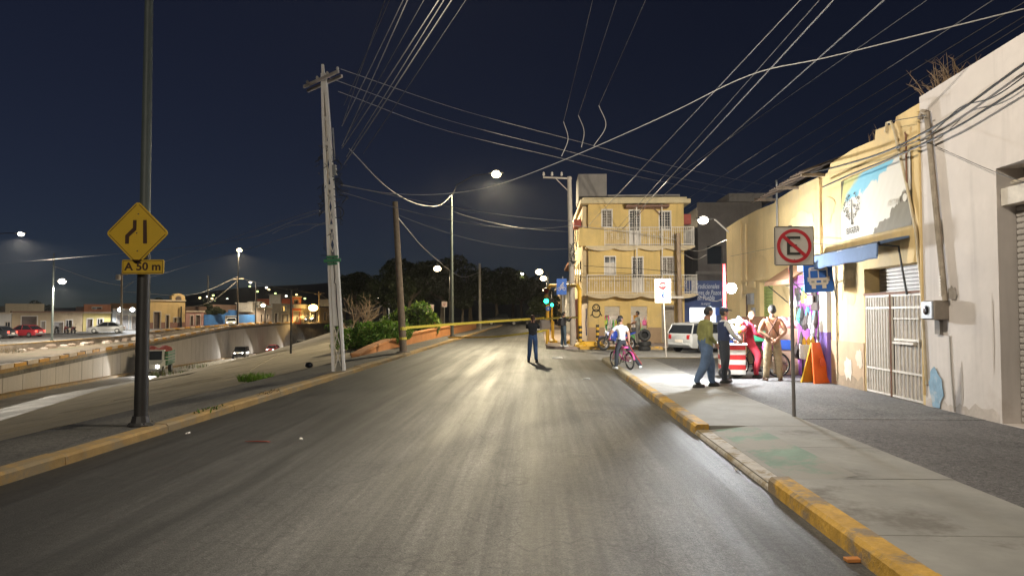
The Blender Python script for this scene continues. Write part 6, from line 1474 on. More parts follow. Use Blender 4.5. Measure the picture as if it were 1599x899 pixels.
def head_mesh(mb,c,yaw,tilt,slots):
    rot=Matrix.Rotation(yaw,3,'Z')@Matrix.Rotation(tilt,3,'X')
    vs=[];fs=[];n,k=18,14; c=Vector(c)
    for i in range(k+1):
        t=PI*i/k
        for j in range(n):
            a=2*PI*j/n; p=Vector((.076*math.sin(t)*math.cos(a),.096*math.sin(t)*math.sin(a),-.118*math.cos(t)))
            if p.z<0: q=-p.z/.118; p.x*=1-.28*q; p.y=p.y*(1-.12*q)-.012*q
            if p.y>0.0 and p.z<-.02: p.y*=.82
            vs.append(c+rot@p)
    for i in range(k):
        for j in range(n): fs.append((i*n+j,i*n+(j+1)%n,(i+1)*n+(j+1)%n,(i+1)*n+j))
    mb.slot(slots['skin']).add(vs,fs)
    def P(x,y,z): return c+rot@Vector((x,y,z))
    mb.loft([[P(-.008,-.088,.018),P(.008,-.088,.018),P(0,-.094,.02)],[P(-.017,-.090,-.028),P(.017,-.090,-.028),P(0,-.118,-.025)]])
    for s in (-1,1):
        mb.ell(P(s*.076,.012,-.005),(.010,.022,.033),8,6,rot)
        mb.ell(P(s*.03,-.082,.022),(.016,.008,.008),8,6,rot)
    mb.slot(slots['dark'])
    for s in (-1,1): mb.ell(P(s*.03,-.0895,.018),(.011,.004,.006),8,6,rot); mb.ell(P(s*.03,-.089,.038),(.018,.006,.004),8,6,rot)
    mb.ell(P(0,-.090,-.058),(.022,.006,.005),8,6,rot)
    mb.slot(0)
    return rot
def person(label,loc,rz,H,pose,top,bottom,shoe,hair=HAIR,sleeve='long',style='short',group=None,headyaw=0,headtilt=0,fat=1.0,hands=None,name='person',belt=None):
    t=thing(name,label,'person',loc,rz,group,H/1.68)
    J={k:Vector(v) for k,v in BASE.items()}
    for k,v in pose.items(): J[k]=Vector(v)
    if 'pelvis' in pose and 'hl' not in pose:
        pass
    order=['pelvis','spine','chest','neck','head','sl','el','wl','sr','er','wr','hl','kl','al','tl','hr','kr','ar','tr']
    ix={k:i for i,k in enumerate(order)}
    rad=dict(pelvis=(.16*fat,.13*fat),spine=(.155*fat,.125*fat),chest=(.172*fat,.13*fat),neck=.056,head=.052,sl=.072,el=.048,wl=.032,sr=.072,er=.048,wr=.032,hl=.095*fat,kl=.064,al=.044,tl=.035,hr=.095*fat,kr=.064,ar=.044,tr=.035)
    if sleeve!='none': 
        for k in ('el','er'): rad[k]=.054
        if sleeve=='long': rad['wl']=rad['wr']=.040
    rad['kl']=rad['kr']=.084*fat; rad['al']=rad['ar']=.066*min(fat,1.1); rad['hl']=rad['hr']=.112*fat; rad['sl']=rad['sr']=.074
    E=[('pelvis','spine'),('spine','chest'),('chest','neck'),('neck','head'),('chest','sl'),('sl','el'),('el','wl'),('chest','sr'),('sr','er'),('er','wr'),('pelvis','hl'),('hl','kl'),('kl','al'),('al','tl'),('pelvis','hr'),('hr','kr'),('kr','ar'),('ar','tr')]
    vs,fs=skin_mesh([tuple(J[k]) for k in order],[(ix[a],ix[b]) for a,b in E],[rad[k] for k in order],0,2)
    mid=lambda a,b,f=.5:J[a].lerp(J[b],f)
    S=[]
    wl_=J['pelvis'].lerp(J['spine'],.35)
    S+=[(wl_,J['spine'],0),(J['spine'],J['chest'],0),(J['chest'],J['neck'].lerp(J['chest'],.15),0),(J['chest'],J['sl'],0),(J['chest'],J['sr'],0)]
    for s in 'lr':
        S.append((J['s'+s],mid('s'+s,'e'+s,.62),0)); S.append((mid('s'+s,'e'+s,.7),J['e'+s],0 if sleeve=='long' else 2)); S.append((J['e'+s],mid('e'+s,'w'+s,.9),0 if sleeve=='long' else 2)); S.append((J['w'+s],J['w'+s]+(J['w'+s]-J['e'+s])*.1,2))
        S+=[(J['pelvis'],J['h'+s],1),(J['h'+s],J['k'+s],1),(J['k'+s],J['a'+s]+Vector((0,0,.01)),1),(J['a'+s]-Vector((0,0,.055)),J['t'+s],3)]
    S+=[(J['pelvis'],wl_-Vector((0,0,.02)),1),(J['neck'],J['head'],2)]
    m=MB(); vs=[Vector(v) for v in vs]; o=len(m.v); m.v+=[tuple(v) for v in vs]
    for f in fs:
        c=sum((vs[i] for i in f),Vector())/len(f); best=min(S,key=lambda q:segd(c,q[0],q[1])); m.f.append(tuple(i+o for i in f)); m.m.append(best[2])
    hc=J['head']+Vector((0,-.012,.085)); rot=head_mesh(m,hc,headyaw,headtilt,{'skin':2,'dark':4})
    m.slot(2)
    for s,sg in (('l',1),('r',-1)):
        d=J['w'+s]-J['e'+s]; sd=(hands or {}).get(s,(Vector((0,-1,0)),.5)); hand(m,J['w'+s],d,sd[0],sd[1],1.0,sg)
    # shoe soles
    m.slot(3)
    for s in 'lr':
        a,b=J['a'+s],J['t'+s]; d=Vector((b.x-a.x,b.y-a.y,0)); d=d.normalized() if d.length>1e-4 else Vector((0,-1,0)); w=Vector((-d.y,d.x,0)); z=min(a.z-.09,b.z-.035)
        ctr=a+d*.06; pts=[]
        for k in range(12): q=2*PI*k/12; pts.append(Vector((ctr.x,ctr.y,0))+d*.145*math.cos(q)+w*.047*math.sin(q))
        zt=max(z,0); m.loft([[p+Vector((0,0,zt)) for p in pts],[p+Vector((0,0,zt+.03)) for p in pts],[Vector((ctr.x,ctr.y,0))+(p-Vector((ctr.x,ctr.y,0)))*.85+Vector((0,0,zt+.075)) for p in pts]])
    m.slot(0)
    b=m.build('body',[top,bottom,SKIN,shoe,M('face_dark',(.03,.018,.015),.5,.1,5,0)],t,smooth=False)
    b.data.polygons.foreach_set('use_smooth',[True]*len(b.data.polygons))
    # hair
    if style:
        hm=MB(); n,k=16,8; cols=[]
        vs=[];fs=[]
        low={'short':-.1,'pony':-.35,'long':-.9}[style] if style in('short','pony','long') else -.1
        for i in range(k+1):
            tt=PI*i/k*.62
            for j in range(n):
                a=2*PI*j/n; p=Vector((.084*math.sin(tt)*math.cos(a),.104*math.sin(tt)*math.sin(a)+.004,.126*math.cos(tt)))
                if p.y<-.02 and p.z<.055: p.z=.055+(p.z-.055)*.15; p.y=max(p.y,-.085)
                vs.append(hc+rot@p)
        for i in range(k):
            for j in range(n): fs.append((i*n+j,i*n+(j+1)%n,(i+1)*n+(j+1)%n,(i+1)*n+j))
        fs.append(tuple(range(n-1,-1,-1))); hm.add(vs,fs)
        P=lambda x,y,z:hc+rot@Vector((x,y,z))
        if style in('pony','long'): hm.path([P(0,.09,.03),P(0,.13,-.0),P(0,.13,-.10),P(0,.10,-.20)],[.03,.036,.03,.01],8)
        if style=='short': hm.ell(P(0,.03,.0),(.080,.082,.09),12,8,rot)
        if style in ('pony','long'): hm.ell(P(0,.03,.0),(.081,.083,.095),12,8,rot)
        hm.build('hair',hair,t,smooth=True)
    return t,J,hc,rot
JEANS=M('blue_jeans',(.05,.10,.22),.85,.34,4,.8,dist=.03); JEAN2=M('washed_jeans',(.09,.14,.24),.85,.34,4,.8,dist=.03); BLK=M('black_cloth',(.018,.018,.02),.9,.2,4,.8,dist=.03); SHOEB=M('black_shoe',(.02,.02,.02),.5,.1,6,0); SHOEW=M('white_shoe',(.65,.65,.63),.6,.08,6,0)
OLIVE=M('olive_shirt',(.24,.24,.08),.85,.34,4,.8,dist=.03); WSHIRT=M('white_cloth',(.66,.65,.62),.85,.34,4,.8,dist=.03); REDC=M('red_cloth',(.40,.02,.045),.85,.34,4,.8,dist=.03); PEACH=M('peach_shirt',(.62,.29,.16),.85,.34,4,.8,dist=.03); KHAKI=M('khaki_cloth',(.34,.26,.16),.85,.34,4,.8,dist=.03); SHOEBR=M('brown_shoe',(.09,.05,.03),.5,.1,6,0); GREYC=M('grey_cloth',(.30,.31,.27),.85,.34,4,.8,dist=.03); DKPANT=M('dark_trousers',(.03,.033,.04),.85,.15,4,.8,dist=.03)
# 1 woman photographing from the road
pos=PZ(832,565,0)
person('person in a black top and blue jeans holding up a phone on the road',(pos.x,pos.y,0),R(178),1.6,dict(el=(.23,-.16,1.25),wl=(.07,-.27,1.50),er=(-.23,-.16,1.25),wr=(-.07,-.27,1.50),al=(.15,.02,.09),tl=(.18,-.13,.035),kl=(.12,-.01,.5),ar=(-.13,.04,.09),tr=(-.16,-.11,.035)),BLK,JEANS,SHOEB,M('brown_hair',(.06,.025,.015),.6,.3,20,.2),style='long',hands={'l':(Vector((0,0,1)),.8),'r':(Vector((0,0,1)),.8)},group='people')
ph=thing('phone','lit phone held up by the person in the black top','phone',(pos.x,pos.y+.30,1.50))
m=MB(); m.bbox((-.085,-.006,.0),(.085,.006,.10),.004); m.build('case',SIGN_BK,ph); m=MB(); m.box((-.075,-.009,.012),(.075,-.0065,.088)); m.build('screen',emit('phone_screen',(.85,.92,1),6),ph)
# 2 photographer with backpack
pos=PZ(880,541,.12); t,J,hc,rot=person('person in a dark jacket with a backpack taking a photo near the gantry',(pos.x,pos.y,.12),R(125),1.62,dict(el=(.22,-.2,1.27),wl=(.06,-.40,1.42),er=(-.22,-.2,1.27),wr=(-.06,-.40,1.42),al=(.12,.03,.09),ar=(-.14,.0,.09),tr=(-.15,-.16,.035)),BLK,M('slate_jeans',(.06,.09,.12),.85,.2,6,.1),SHOEW,style='long',hands={'l':(Vector((0,0,1)),.8),'r':(Vector((0,0,1)),.8)},group='people')
m=MB(); m.loft([[(-.14,.10,1.05),(.14,.10,1.05),(.14,.26,1.05),(-.14,.26,1.05)],[(-.16,.10,1.25),(.16,.10,1.25),(.16,.29,1.22),(-.16,.29,1.22)],[(-.11,.10,1.45),(.11,.10,1.45),(.11,.2,1.42),(-.11,.2,1.42)]]); b_=m.build('backpack',M('black_nylon',(.03,.03,.035),.6,.2,6,.1),t,smooth=True)
for s in (-1,1): m=MB(); m.path([(s*.11,.13,1.43),(s*.12,-.02,1.47),(s*.12,-.14,1.33),(s*.13,.0,1.1)],.018,5); m.build('strap',BLK,b_)
ph=thing('phone','dark phone in the hands of the person with the backpack','phone',Vector((pos.x,pos.y,0))+Matrix.Rotation(R(125),3,'Z')@Vector((0,-.46,0))+Vector((0,0,1.46)),R(125))
m=MB(); m.bbox((-.08,-.006,.0),(.08,.006,.09),.004); m.build('case',SIGN_BK,ph)
# ---- bicycles
def bicycle(label,loc,rz,paint,rw=.25,wb_=.46,group='bicycles',seat=PINK,lean=0,saddle_z=.62,bar_z=.82,name='bicycle'):
    t=thing(name,label,'bicycle',loc,rz,group); t.rotation_euler=(lean,0,rz)        # front at +x
    for x in (-wb_,wb_):
        m=MB(); m.torus((0,0,0),rw-.02,.022,'Y',28,8); w=m.build('wheel',BLACK,t,smooth=True); w.location=(x,0,rw)
        m=MB(); m.torus((0,0,0),rw-.045,.012,'Y',28,5); m.lathe([(.025,-.04),(.025,.04)],(0,0,0),8,Matrix.Rotation(PI/2,3,'X')); m.build('rim',CHROME,w,smooth=True)
        m=MB()
        for k in range(14): a=2*PI*k/14; m.path([(0,.02*(-1)**k,0),((rw-.045)*math.cos(a),0,(rw-.045)*math.sin(a))],.0022,3)
        tag(m.build('spokes',CHROME,w),kind='stuff')
    H_=Vector((wb_*.62,0,bar_z-.12)); S_=Vector((-wb_*.35,0,saddle_z-.10)); B_=Vector((-.04,0,rw+.02)); Rr=Vector((-wb_,0,rw)); F_=Vector((wb_,0,rw)); H2=Vector((wb_*.70,0,bar_z-.28))
    m=MB(); m.path([H_,S_],.017,8); m.path([H2,B_],.02,8); m.path([S_+Vector((0,0,.04)),B_],.017,8)
    for s in (-1,1): m.path([B_+Vector((0,s*.02,0)),Rr+Vector((0,s*.05,0))],.010,6); m.path([S_+Vector((0,s*.015,-.03)),Rr+Vector((0,s*.05,0))],.009,6)
    m.path([H_+Vector((-.01,0,.03)),H2],.022,8); m.build('frame',paint,t,smooth=True)
    m=MB()
    for s in (-1,1): m.path([H2,H2+Vector((.03,s*.045,-.05)),F_+Vector((0,s*.05,0))],.012,6)
    m.build('fork',paint,t,smooth=True)
    m=MB(); m.path([H_,Vector((H_.x-.02,0,bar_z))],.013,6); m.path([(H_.x-.14,-.27,bar_z+.05),(H_.x-.03,-.15,bar_z+.05),(H_.x-.01,0,bar_z),(H_.x-.03,.15,bar_z+.05),(H_.x-.14,.27,bar_z+.05)],.012,6); hb=m.build('handlebar',CHROME,t,smooth=True)
    for s in (-1,1): m=MB(); m.path([(H_.x-.10,s*.235,bar_z+.05),(H_.x-.18,s*.30,bar_z+.05)],.018,6); m.build('grip',seat,hb)
    m=MB(); m.path([S_,S_+Vector((-.02,0,.10))],.012,6); m.build('seat_post',CHROME,t)
    m=MB(); x0=S_.x-.02; m.loft([[(x0+dx,-w,saddle_z-.02),(x0+dx,-w*.7,saddle_z+.03),(x0+dx,w*.7,saddle_z+.03),(x0+dx,w,saddle_z-.02)] for dx,w in ((-.13,.07),(-.08,.095),(.0,.06),(.13,.022))]); m.build('saddle',seat,t,smooth=True)
    m=MB(); m.torus(B_,.075,.008,'Y',18,5); m.path([B_+Vector((0,.05,0)),B_+Vector((.06,.06,-.12))],.010,5); m.path([B_+Vector((0,-.05,0)),B_+Vector((-.06,-.06,.12))],.010,5); m.cbox(B_+Vector((.06,.11,-.12)),(.08,.09,.02)); m.cbox(B_+Vector((-.06,-.11,.12)),(.08,.09,.02)); m.build('crankset',DARKM,t)
    m=MB(); m.path([B_+Vector((0,.045,.07)),Rr+Vector((0,.045,.03))],.005,4); m.path([B_+Vector((0,.045,-.07)),Rr+Vector((0,.045,-.03))],.005,4); m.build('chain',DARKM,t)
    m=MB(); n=9
    m.loft([[(-wb_+(rw+.03)*math.cos(a),-.03,rw+(rw+.03)*math.sin(a)),(-wb_+(rw+.04)*math.cos(a),0,rw+(rw+.04)*math.sin(a)),(-wb_+(rw+.03)*math.cos(a),.03,rw+(rw+.03)*math.sin(a))] for a in [PI*.35+PI*.6*k/n for k in range(n+1)]],closed=False); m.build('mudguard',paint,t)
    return t
# 3 girl with the pink bicycle
gp_=PZ(984,577,.125); hd=R(112)
gx,gy=gp_.x-.46*math.cos(hd)*-1, gp_.y+.46*math.sin(hd)
bx,by=gp_.x+.46*math.cos(hd),gp_.y+.46*math.sin(hd)
bicycle('small pink bicycle with white fork held between the legs of the girl',(bx,by,.124),hd,M('dull_pink_paint',(.42,.05,.18),.45,.1,5,0),.25,.46,lean=R(-3))
fx=Vector((math.cos(hd),math.sin(hd),0)); gl=Vector((bx,by,0))+fx*.0
t,J,hc,rot=person('person in a white T-shirt and striped track trousers astride a pink bicycle',(gl.x-.02,gl.y-.02,.124),hd+PI/2,1.5,
  dict(pelvis=(0,.02,.87),spine=(0,.01,1.07),chest=(0,-.02,1.28),neck=(0,-.03,1.43),head=(0,-.05,1.51),sl=(.16,-.02,1.36),sr=(-.16,-.02,1.36),hl=(.09,.02,.84),hr=(-.09,.02,.84),
   el=(.34,-.10,1.16),wl=(.33,-.24,.98),er=(-.24,.04,1.12),wr=(-.20,.12,.86),kl=(.19,.02,.47),al=(.24,.08,.09),tl=(.27,-.08,.035),kr=(-.30,.10,.50),ar=(-.56,.20,.11),tr=(-.66,.10,.06)),
  WSHIRT,DKPANT,SHOEW,sleeve='short',style='pony',headyaw=R(-75),fat=.92,group='people',hands={'l':(Vector((1,0,0)),1.0),'r':(Vector((0,1,0)),.8)})
for (a,b,sgn) in (('hr','kr',-1),('kr','ar',-1)):
    for k,(mt,off) in enumerate(((RED,.0),(WSHIRT,.022),(RED,.044))):
        m=MB(); q0=J[a];q1=J[b]; d=(q1-q0).normalized(); o_=Vector((-.72,.0,.0)); o_=(o_-d*o_.dot(d)).normalized(); w_=d.cross(o_)
        r0,r1=(.098,.074) if a=='hr' else (.074,.058)
        A0=q0+o_*r0+w_*(off-.022)+d*(.04 if a=='hr' else 0); A1=q1+o_*r1+w_*(off-.022)
        m.path([A0,A1],.0115,5); m.build('trouser_stripe',mt,t)
# 4 man in olive shirt walking
pos=PZ(1103,604,.12)
t,J,hc,rot=person('person in an olive shirt and washed jeans walking past the sweets cart',(pos.x,pos.y,.12),R(108),1.68,dict(el=(.25,.03,1.13),wl=(.20,-.16,.96),er=(-.25,.06,1.13),wr=(-.17,-.14,.94),kl=(.11,-.17,.52),al=(.11,-.20,.09),tl=(.12,-.37,.035),kr=(-.09,.08,.50),ar=(-.09,.30,.14),tr=(-.10,.18,.035),neck=(0,-.02,1.47),head=(0,-.06,1.54)),OLIVE,JEAN2,SHOEB,headtilt=R(14),fat=1.34,group='people')
# 5 man with cap and vest
pos=PZ(1131,597,.12)
t,J,hc,rot=person('person in a navy vest over a white shirt standing at the sweets cart',(pos.x,pos.y,.12),R(100),1.66,dict(el=(.24,-.10,1.14),wl=(.13,-.30,.98),er=(-.24,-.10,1.14),wr=(-.15,-.32,.98),kl=(.11,-.05,.5),al=(.12,-.06,.09),tl=(.13,-.22,.035),ar=(-.1,.07,.09),tr=(-.1,-.09,.035)),WSHIRT,DKPANT,SHOEB,headtilt=R(8),group='people')
m=MB(); m.loft([[Vector((.178*math.cos(a)*k,.135*math.sin(a)*k,z)) for a in [2*PI*i/14 for i in range(14)]] for z,k in ((.98,.98),(1.13,.96),(1.30,1.08),(1.42,.86))],cap=False); m.build('vest',M('navy_vest',(.02,.03,.08),.85,.15,6,.1),t,smooth=True)
m=MB(); m.ell(hc+Vector((0,.005,.045)),(.088,.106,.085),14,8); m.prism([hc+Vector((-.07,-.07,.05)),hc+Vector((.07,-.07,.05)),hc+Vector((.055,-.17,.035)),hc+Vector((-.055,-.17,.035))],(0,0,.012)); m.build('cap',M('navy_cap',(.03,.035,.06),.85,.1,6,.1),t,smooth=True)
# 6 cargo bike and woman in red
cp=PZ(1197,590,.12); bz=.12
bicycle('black cargo bicycle on which the person in red sits',(cp.x-.14,cp.y+.25,.12),R(4),M('black_bike_paint',(.02,.02,.022),.4,.1,5,0),.31,.52,seat=BLACK,saddle_z=.80,bar_z=1.0)
t,J,hc,rot=person('person in a red tracksuit seated on the black cargo bicycle',(cp.x-.34,cp.y+.24,.12),R(84),1.62,
  dict(pelvis=(0,.02,.90),spine=(0,.0,1.08),chest=(0,-.02,1.28),neck=(0,-.03,1.43),head=(0,-.05,1.51),sl=(.17,-.02,1.36),sr=(-.17,-.02,1.36),hl=(.1,.0,.86),hr=(-.1,.0,.86),
   el=(.24,-.16,1.14),wl=(.12,-.34,1.06),er=(-.25,-.12,1.12),wr=(-.12,-.34,1.04),kl=(.15,-.26,.62),al=(.16,-.14,.22),tl=(.16,-.30,.17),kr=(-.20,-.20,.56),ar=(-.24,-.10,.10),tr=(-.25,-.26,.04)),
  REDC,M('red_trousers',(.42,.03,.05),.85,.12,6,.1),SHOEB,M('light_brown_hair',(.13,.075,.04),.6,.2,20,.1),style='short',headyaw=R(-70),headtilt=R(6),fat=1.12,group='people',hands={'l':(Vector((0,0,1)),1.0),'r':(Vector((0,0,1)),1.0)})
m=MB(); m.bbox((-.06,-.152,1.30),(.07,-.140,1.345),.003); m.build('chest_print',WSHIRT,t)
# blue crate and front load on the cargo bike
cb=PZ(1225,576,.12)
t=thing('blue_crate','blue plastic crate resting over the front wheel of the cargo bicycle','crate',(cp.x+.48,cp.y+.25,.80))
for (a,b) in (((-.22,-.2,0),(.22,.2,.02)),((-.22,-.2,.0),(.22,-.18,.24)),((-.22,.18,0),(.22,.2,.24)),((-.22,-.18,0),(-.2,.18,.24)),((.2,-.18,0),(.22,.18,.24))):
    m=MB(); m.box(a,b); m.build('side',BLUE,t)
m=MB(); m.path([(-.15,0,.0),(-.17,0,-.16)],.015,5); m.build('bracket',DARKM,t)
t=thing('pink_bag','bright pink bag hanging on the lap side of the cargo bicycle handlebar','bag',(cp.x+.02,cp.y-.05,.92))
m=MB(); m.loft([[Vector((.13*math.cos(a)*k+.02*math.sin(3*a),.09*math.sin(a)*k,z)) for a in [2*PI*i/12 for i in range(12)]] for z,k in ((-.16,.7),(-.05,1.1),(.06,.95),(.14,.5))]); m.build('sack',M('pink_plastic',(.75,.08,.38),.4,.15,8,.2),t,smooth=True); m=MB(); m.path([(-.05,0,.13),(0,0,.25),(.05,0,.13)],.01,5); m.build('handle',M('pink_plastic',(.75,.08,.38)),t)
# 7 man with suspenders
pos=PZ(1207,594,.12)
t,J,hc,rot=person('person in a peach shirt with crossed brown suspenders and hands behind the back',(pos.x,pos.y,.12),R(166),1.72,dict(el=(.29,.08,1.14),wl=(.05,.16,.98),er=(-.29,.08,1.14),wr=(-.06,.17,.94),al=(.15,.02,.09),tl=(.19,-.13,.035),ar=(-.15,.02,.09),tr=(-.19,-.13,.035),kl=(.12,0,.5),kr=(-.12,0,.5)),PEACH,KHAKI,SHOEBR,sleeve='short',headyaw=R(35),fat=1.12,group='people',hands={'l':(Vector((0,0,1)),.6),'r':(Vector((0,0,1)),.6)})
for s in (-1,1):
    m=MB(); m.path([(s*.11,.0,1.475),(s*.09,.10,1.42),(0,.146,1.26),(-s*.09,.142,1.10),(-s*.11,.14,.98)],.016,5); m.build('suspender',M('brown_strap',(.12,.05,.03),.7,.1,6,0),t)
m=MB(); m.lathe([(.172,0),(.172,.045)],(0,0,.955),18,Matrix.Diagonal((1,.80,1))); m.build('belt',M('brown_belt',(.12,.06,.03),.6,.1,6,0),t)
# 8 shopper
pos=Vector((XAT(996,36.6),36.6,.12))
person('person in a grey shirt standing at the right shop doorway',pos,R(-120),1.66,dict(el=(.23,-.12,1.16),wl=(.1,-.32,1.10),er=(-.23,-.1,1.14),wr=(-.12,-.32,1.08)),GREYC,M('grey_trousers',(.16,.15,.13)),SHOEB,group='people',sleeve='short')
# tyres
t=None
def tyre(label,loc,rot):
    th=thing('tyre',label,'tyre',loc,0,'tyres stacked at the corner'); th.rotation_euler=rot
    m=MB(); m.lathe([(.17,-.10),(.24,-.11),(.28,-.08),(.285,0),(.28,.08),(.24,.11),(.17,.10),(.16,0),(.17,-.10)],(0,0,0),24); m.build('casing',BLACK,th,smooth=True)
    m=MB()
    for k in range(24): a=2*PI*k/24; m.cbox((.284*math.cos(a),.284*math.sin(a),0),(.012,.035,.13),rz=a)
    tag(m.build('tread',BLACK,th),kind='stuff')
tx=Vector((XAT(1006,33.0),33.0,0))
tyre('black tyre lying at the bottom of the stack by the corner kerb',tx+Vector((0,0,.11)),(0,0,0)); tyre('black tyre lying in the middle of the stack by the corner kerb',tx+Vector((.01,0,.33)),(0,0,.3)); tyre('black tyre standing upright on top of the tyre stack',tx+Vector((.0,.02,.72)),(R(86),0,R(8)))

# ================================================================== SWEETS CART AND SHOP GOODS
ct=Vector((XAT(1140,17.8),17.7,.12))
C=thing('sweets_cart','red and white striped sweets cart with a bright bulb on a pole','cart',ct,R(-8))
for k in range(6):
    m=MB(); m.bbox((-.30,-.24,.10+k*.12),(.30,.24,.10+(k+1)*.12),.006); m.build('stripe_panel',RED if k%2 else WHITE,C)
m=MB(); m.box((-.34,-.28,.822),(.34,.28,.86)); m.build('counter',WHITE,C)
for s in (-1,1):
    m=MB(); m.torus((0,0,0),.12,.03,'Y',18,6); o=m.build('wheel',BLACK,C); o.location=(.2*s,-.2,.15) ; o.location.y=.265*(-1 if s<0 else 1)
zt=PY(1146,412,17.6).z-.12
for k in range(9):
    z0=.86+(zt-.86)*k/9; z1=.86+(zt-.86)*(k+1)/9
    m=MB(); m.tube((-.16,-.05,z0),(-.16,-.05,z1),.035,n=10); m.build('pole_band',RED if k not in (1,3) else WHITE,C)
bp=PY(1142,450,17.55)
m=MB(); m.ell((0,0,0),(.125,.125,.125),16,12); o=m.build('bulb',emit('bulb_white',(.95,.98,1),60),C,smooth=True); o.location=Matrix.Rotation(R(8),3,'Z')@(bp-ct)
m=MB(); m.path([Matrix.Rotation(R(8),3,'Z')@(bp-ct),(-.16,-.05,bp.z-.12)],.02,6); m.build('bulb_arm',DARKM,C)
ld=bpy.data.lights.new('cart_bulb','POINT'); ld.energy=1150; ld.color=(.93,.97,1.0); ld.shadow_soft_size=.14; lo=bpy.data.objects.new('cart_bulb',ld); lo.location=bp+Vector((-.28,-.28,-.1)); COL.objects.link(lo)
# bucket, bags and balloons on the cart
t=thing('blue_bucket','blue bucket with clear bags standing on the sweets cart','bucket',ct+Vector((-.02,-.12,.862)))
m=MB(); m.lathe([(.11,0),(.15,.22),(.155,.22),(.155,.24)],(0,0,0),16); m.build('pail',BLUE,t,smooth=True); m=MB(); m.torus((0,0,.2),.155,.008,'Z',16,4); m.build('rim',WHITE,t)
def sack(name,label,cat,loc,r,mat,group,seed):
    q=random.Random(seed); m=MB(); vs=[];fs=[];n,k=14,9
    for i in range(k+1):
        tt=PI*i/k
        for j in range(n):
            a=2*PI*j/n; s=1+q.uniform(-.10,.10); vs.append((r[0]*math.sin(tt)*math.cos(a)*s,r[1]*math.sin(tt)*math.sin(a)*s,r[2]*(1-math.cos(tt))*1.0))
    for i in range(k):
        for j in range(n): fs.append((i*n+j,i*n+(j+1)%n,(i+1)*n+(j+1)%n,(i+1)*n+j))
    m.add(vs,fs); return tag(m.build(name,mat,None,loc=loc,smooth=True),label,cat,group)
PLW=M('white_plastic_bag',(.75,.77,.80),.35,.08,8,.3); PLP=M('pink_plastic_bag',(.72,.38,.40),.35,.1,8,.3)
for k,(dx,dz,r,lab) in enumerate(((-.10,.98,(.17,.14,.14),'white candy bag piled low on the sweets cart'),(.12,.94,(.16,.14,.15),'white candy bag beside the blue bucket'),(-.02,1.18,(.15,.13,.13),'white candy bag on top of the pile'),(.16,1.45,(.24,.10,.06),'long white bag hanging under the cart bulb'))):
    sack('candy_bag',lab,'bag',ct+Vector((dx,.06,dz-.12)),r,PLW,'bags on the sweets cart',k)
bcol=[(.8,.25,.45),(.85,.7,.1),(.8,.1,.1),(.9,.85,.85),(.2,.5,.8),(.8,.45,.6)]
for k in range(9):
    q=random.Random(k+40); m=MB(); m.ell((0,0,.10),(.075,.075,.09),12,8); m.path([(0,0,.01),(0,.0,-.25)],.003,4)
    tag(m.build('balloon',M('balloon_%d'%(k%6),bcol[k%6],.25,.05,5,0),None,loc=ct+Vector((.18+q.uniform(-.14,.22),.0+q.uniform(-.1,.1),1.02+q.uniform(0,.36))),smooth=True),['pink','yellow','red','white','blue','rose'][k%6]+' toy balloon bunched on the sweets cart','balloon','balloons on the sweets cart')
# boxes stacked at the shop
for k in range(4):
    m=MB(); m.bbox((-.27,-.22,0),(.27,.22,.30),.012); o=m.build('cardboard_box',M('pale_card',(.50,.34,.24),.8,.12,4,.1),None,loc=(XAT(1226,18.9),18.9,.12+.302*k)); o.rotation_euler=(0,0,.05*((k*3)%4-1)); tag(o,['bottom pale cardboard box of the stack beside the shop','second pale cardboard box up in the stack beside the shop','third pale cardboard box up in the stack beside the shop','top pale cardboard box under the pink wrapped packs'][k],'box','boxes beside the shop')
for k in range(5):
    sack('wrapped_pack','pink plastic wrapped pack heaped on the cardboard boxes','pack',(XAT(1214,18.9)+.13*k,18.85+.1*(k%2),1.32+.10*(k%2)),(.16,.15,.11),PLP,'packs on the cardboard boxes',60+k)
m=MB(); m.bbox((-.2,-.15,0),(.2,.15,.28),.02); tag(m.build('green_crate',M('green_crate_plastic',(.04,.30,.16),.5,.15,6,.1),None,loc=(XAT(1186,19.6),19.6,.95)),'green plastic crate behind the person in red','crate')
t=thing('display_table','wooden display board and stand against the cream wall behind the cart','table',(XAT(1176,21.0),21.0,.12))
m=MB(); m.bbox((-.4,-.2,.78),(.4,.25,.83),.01); m.build('top',M('stand_wood',(.18,.09,.05)),t); m=MB(); m.bbox((-.35,.1,.84),(.42,.14,1.5),.01); m.build('board',M('stand_wood',(.18,.09,.05)),t)
for x in (-.36,.36):
    for y in (-.16,.2): m=MB(); m.tube((x,y,0),(x,y,.78),.025,n=6); m.build('leg',M('stand_wood',(.18,.09,.05)),t)
# brown canopy over the shop
t=thing('shop_canopy','small brown canvas canopy over the shop entrance','canopy',(XF-.3,18.3,2.5))
m=MB(); a0,a1=17.3,19.3; m.loft([[(XF-.02,y,2.95),(XF-.62,y,2.55),(XF-.64,y,2.44),(XF-.62,y,2.50),(XF-.02,y,2.92)] for y in (a0,(a0+a1)/2,a1)]); m.build('canvas',M('brown_canvas',(.33,.18,.10),.85,.15,4,.1),t,world=True)
m=MB(); m.tube((XF-.6,a0,2.53),(XF-.6,a1,2.53),.02,n=6); m.build('rail',DARKM,t,world=True)
for y in (a0+.05,a1-.05): m=MB(); m.path([(XF-.6,y,2.5),(XF-.02,y,2.0)],.014,5); m.build('strut',DARKM,t,world=True)
m=MB(); m.box((XF-.66,a0-.06,2.42),(XF-.6,a0+.02,2.9)); m.build('red_end',RED,t,world=True)
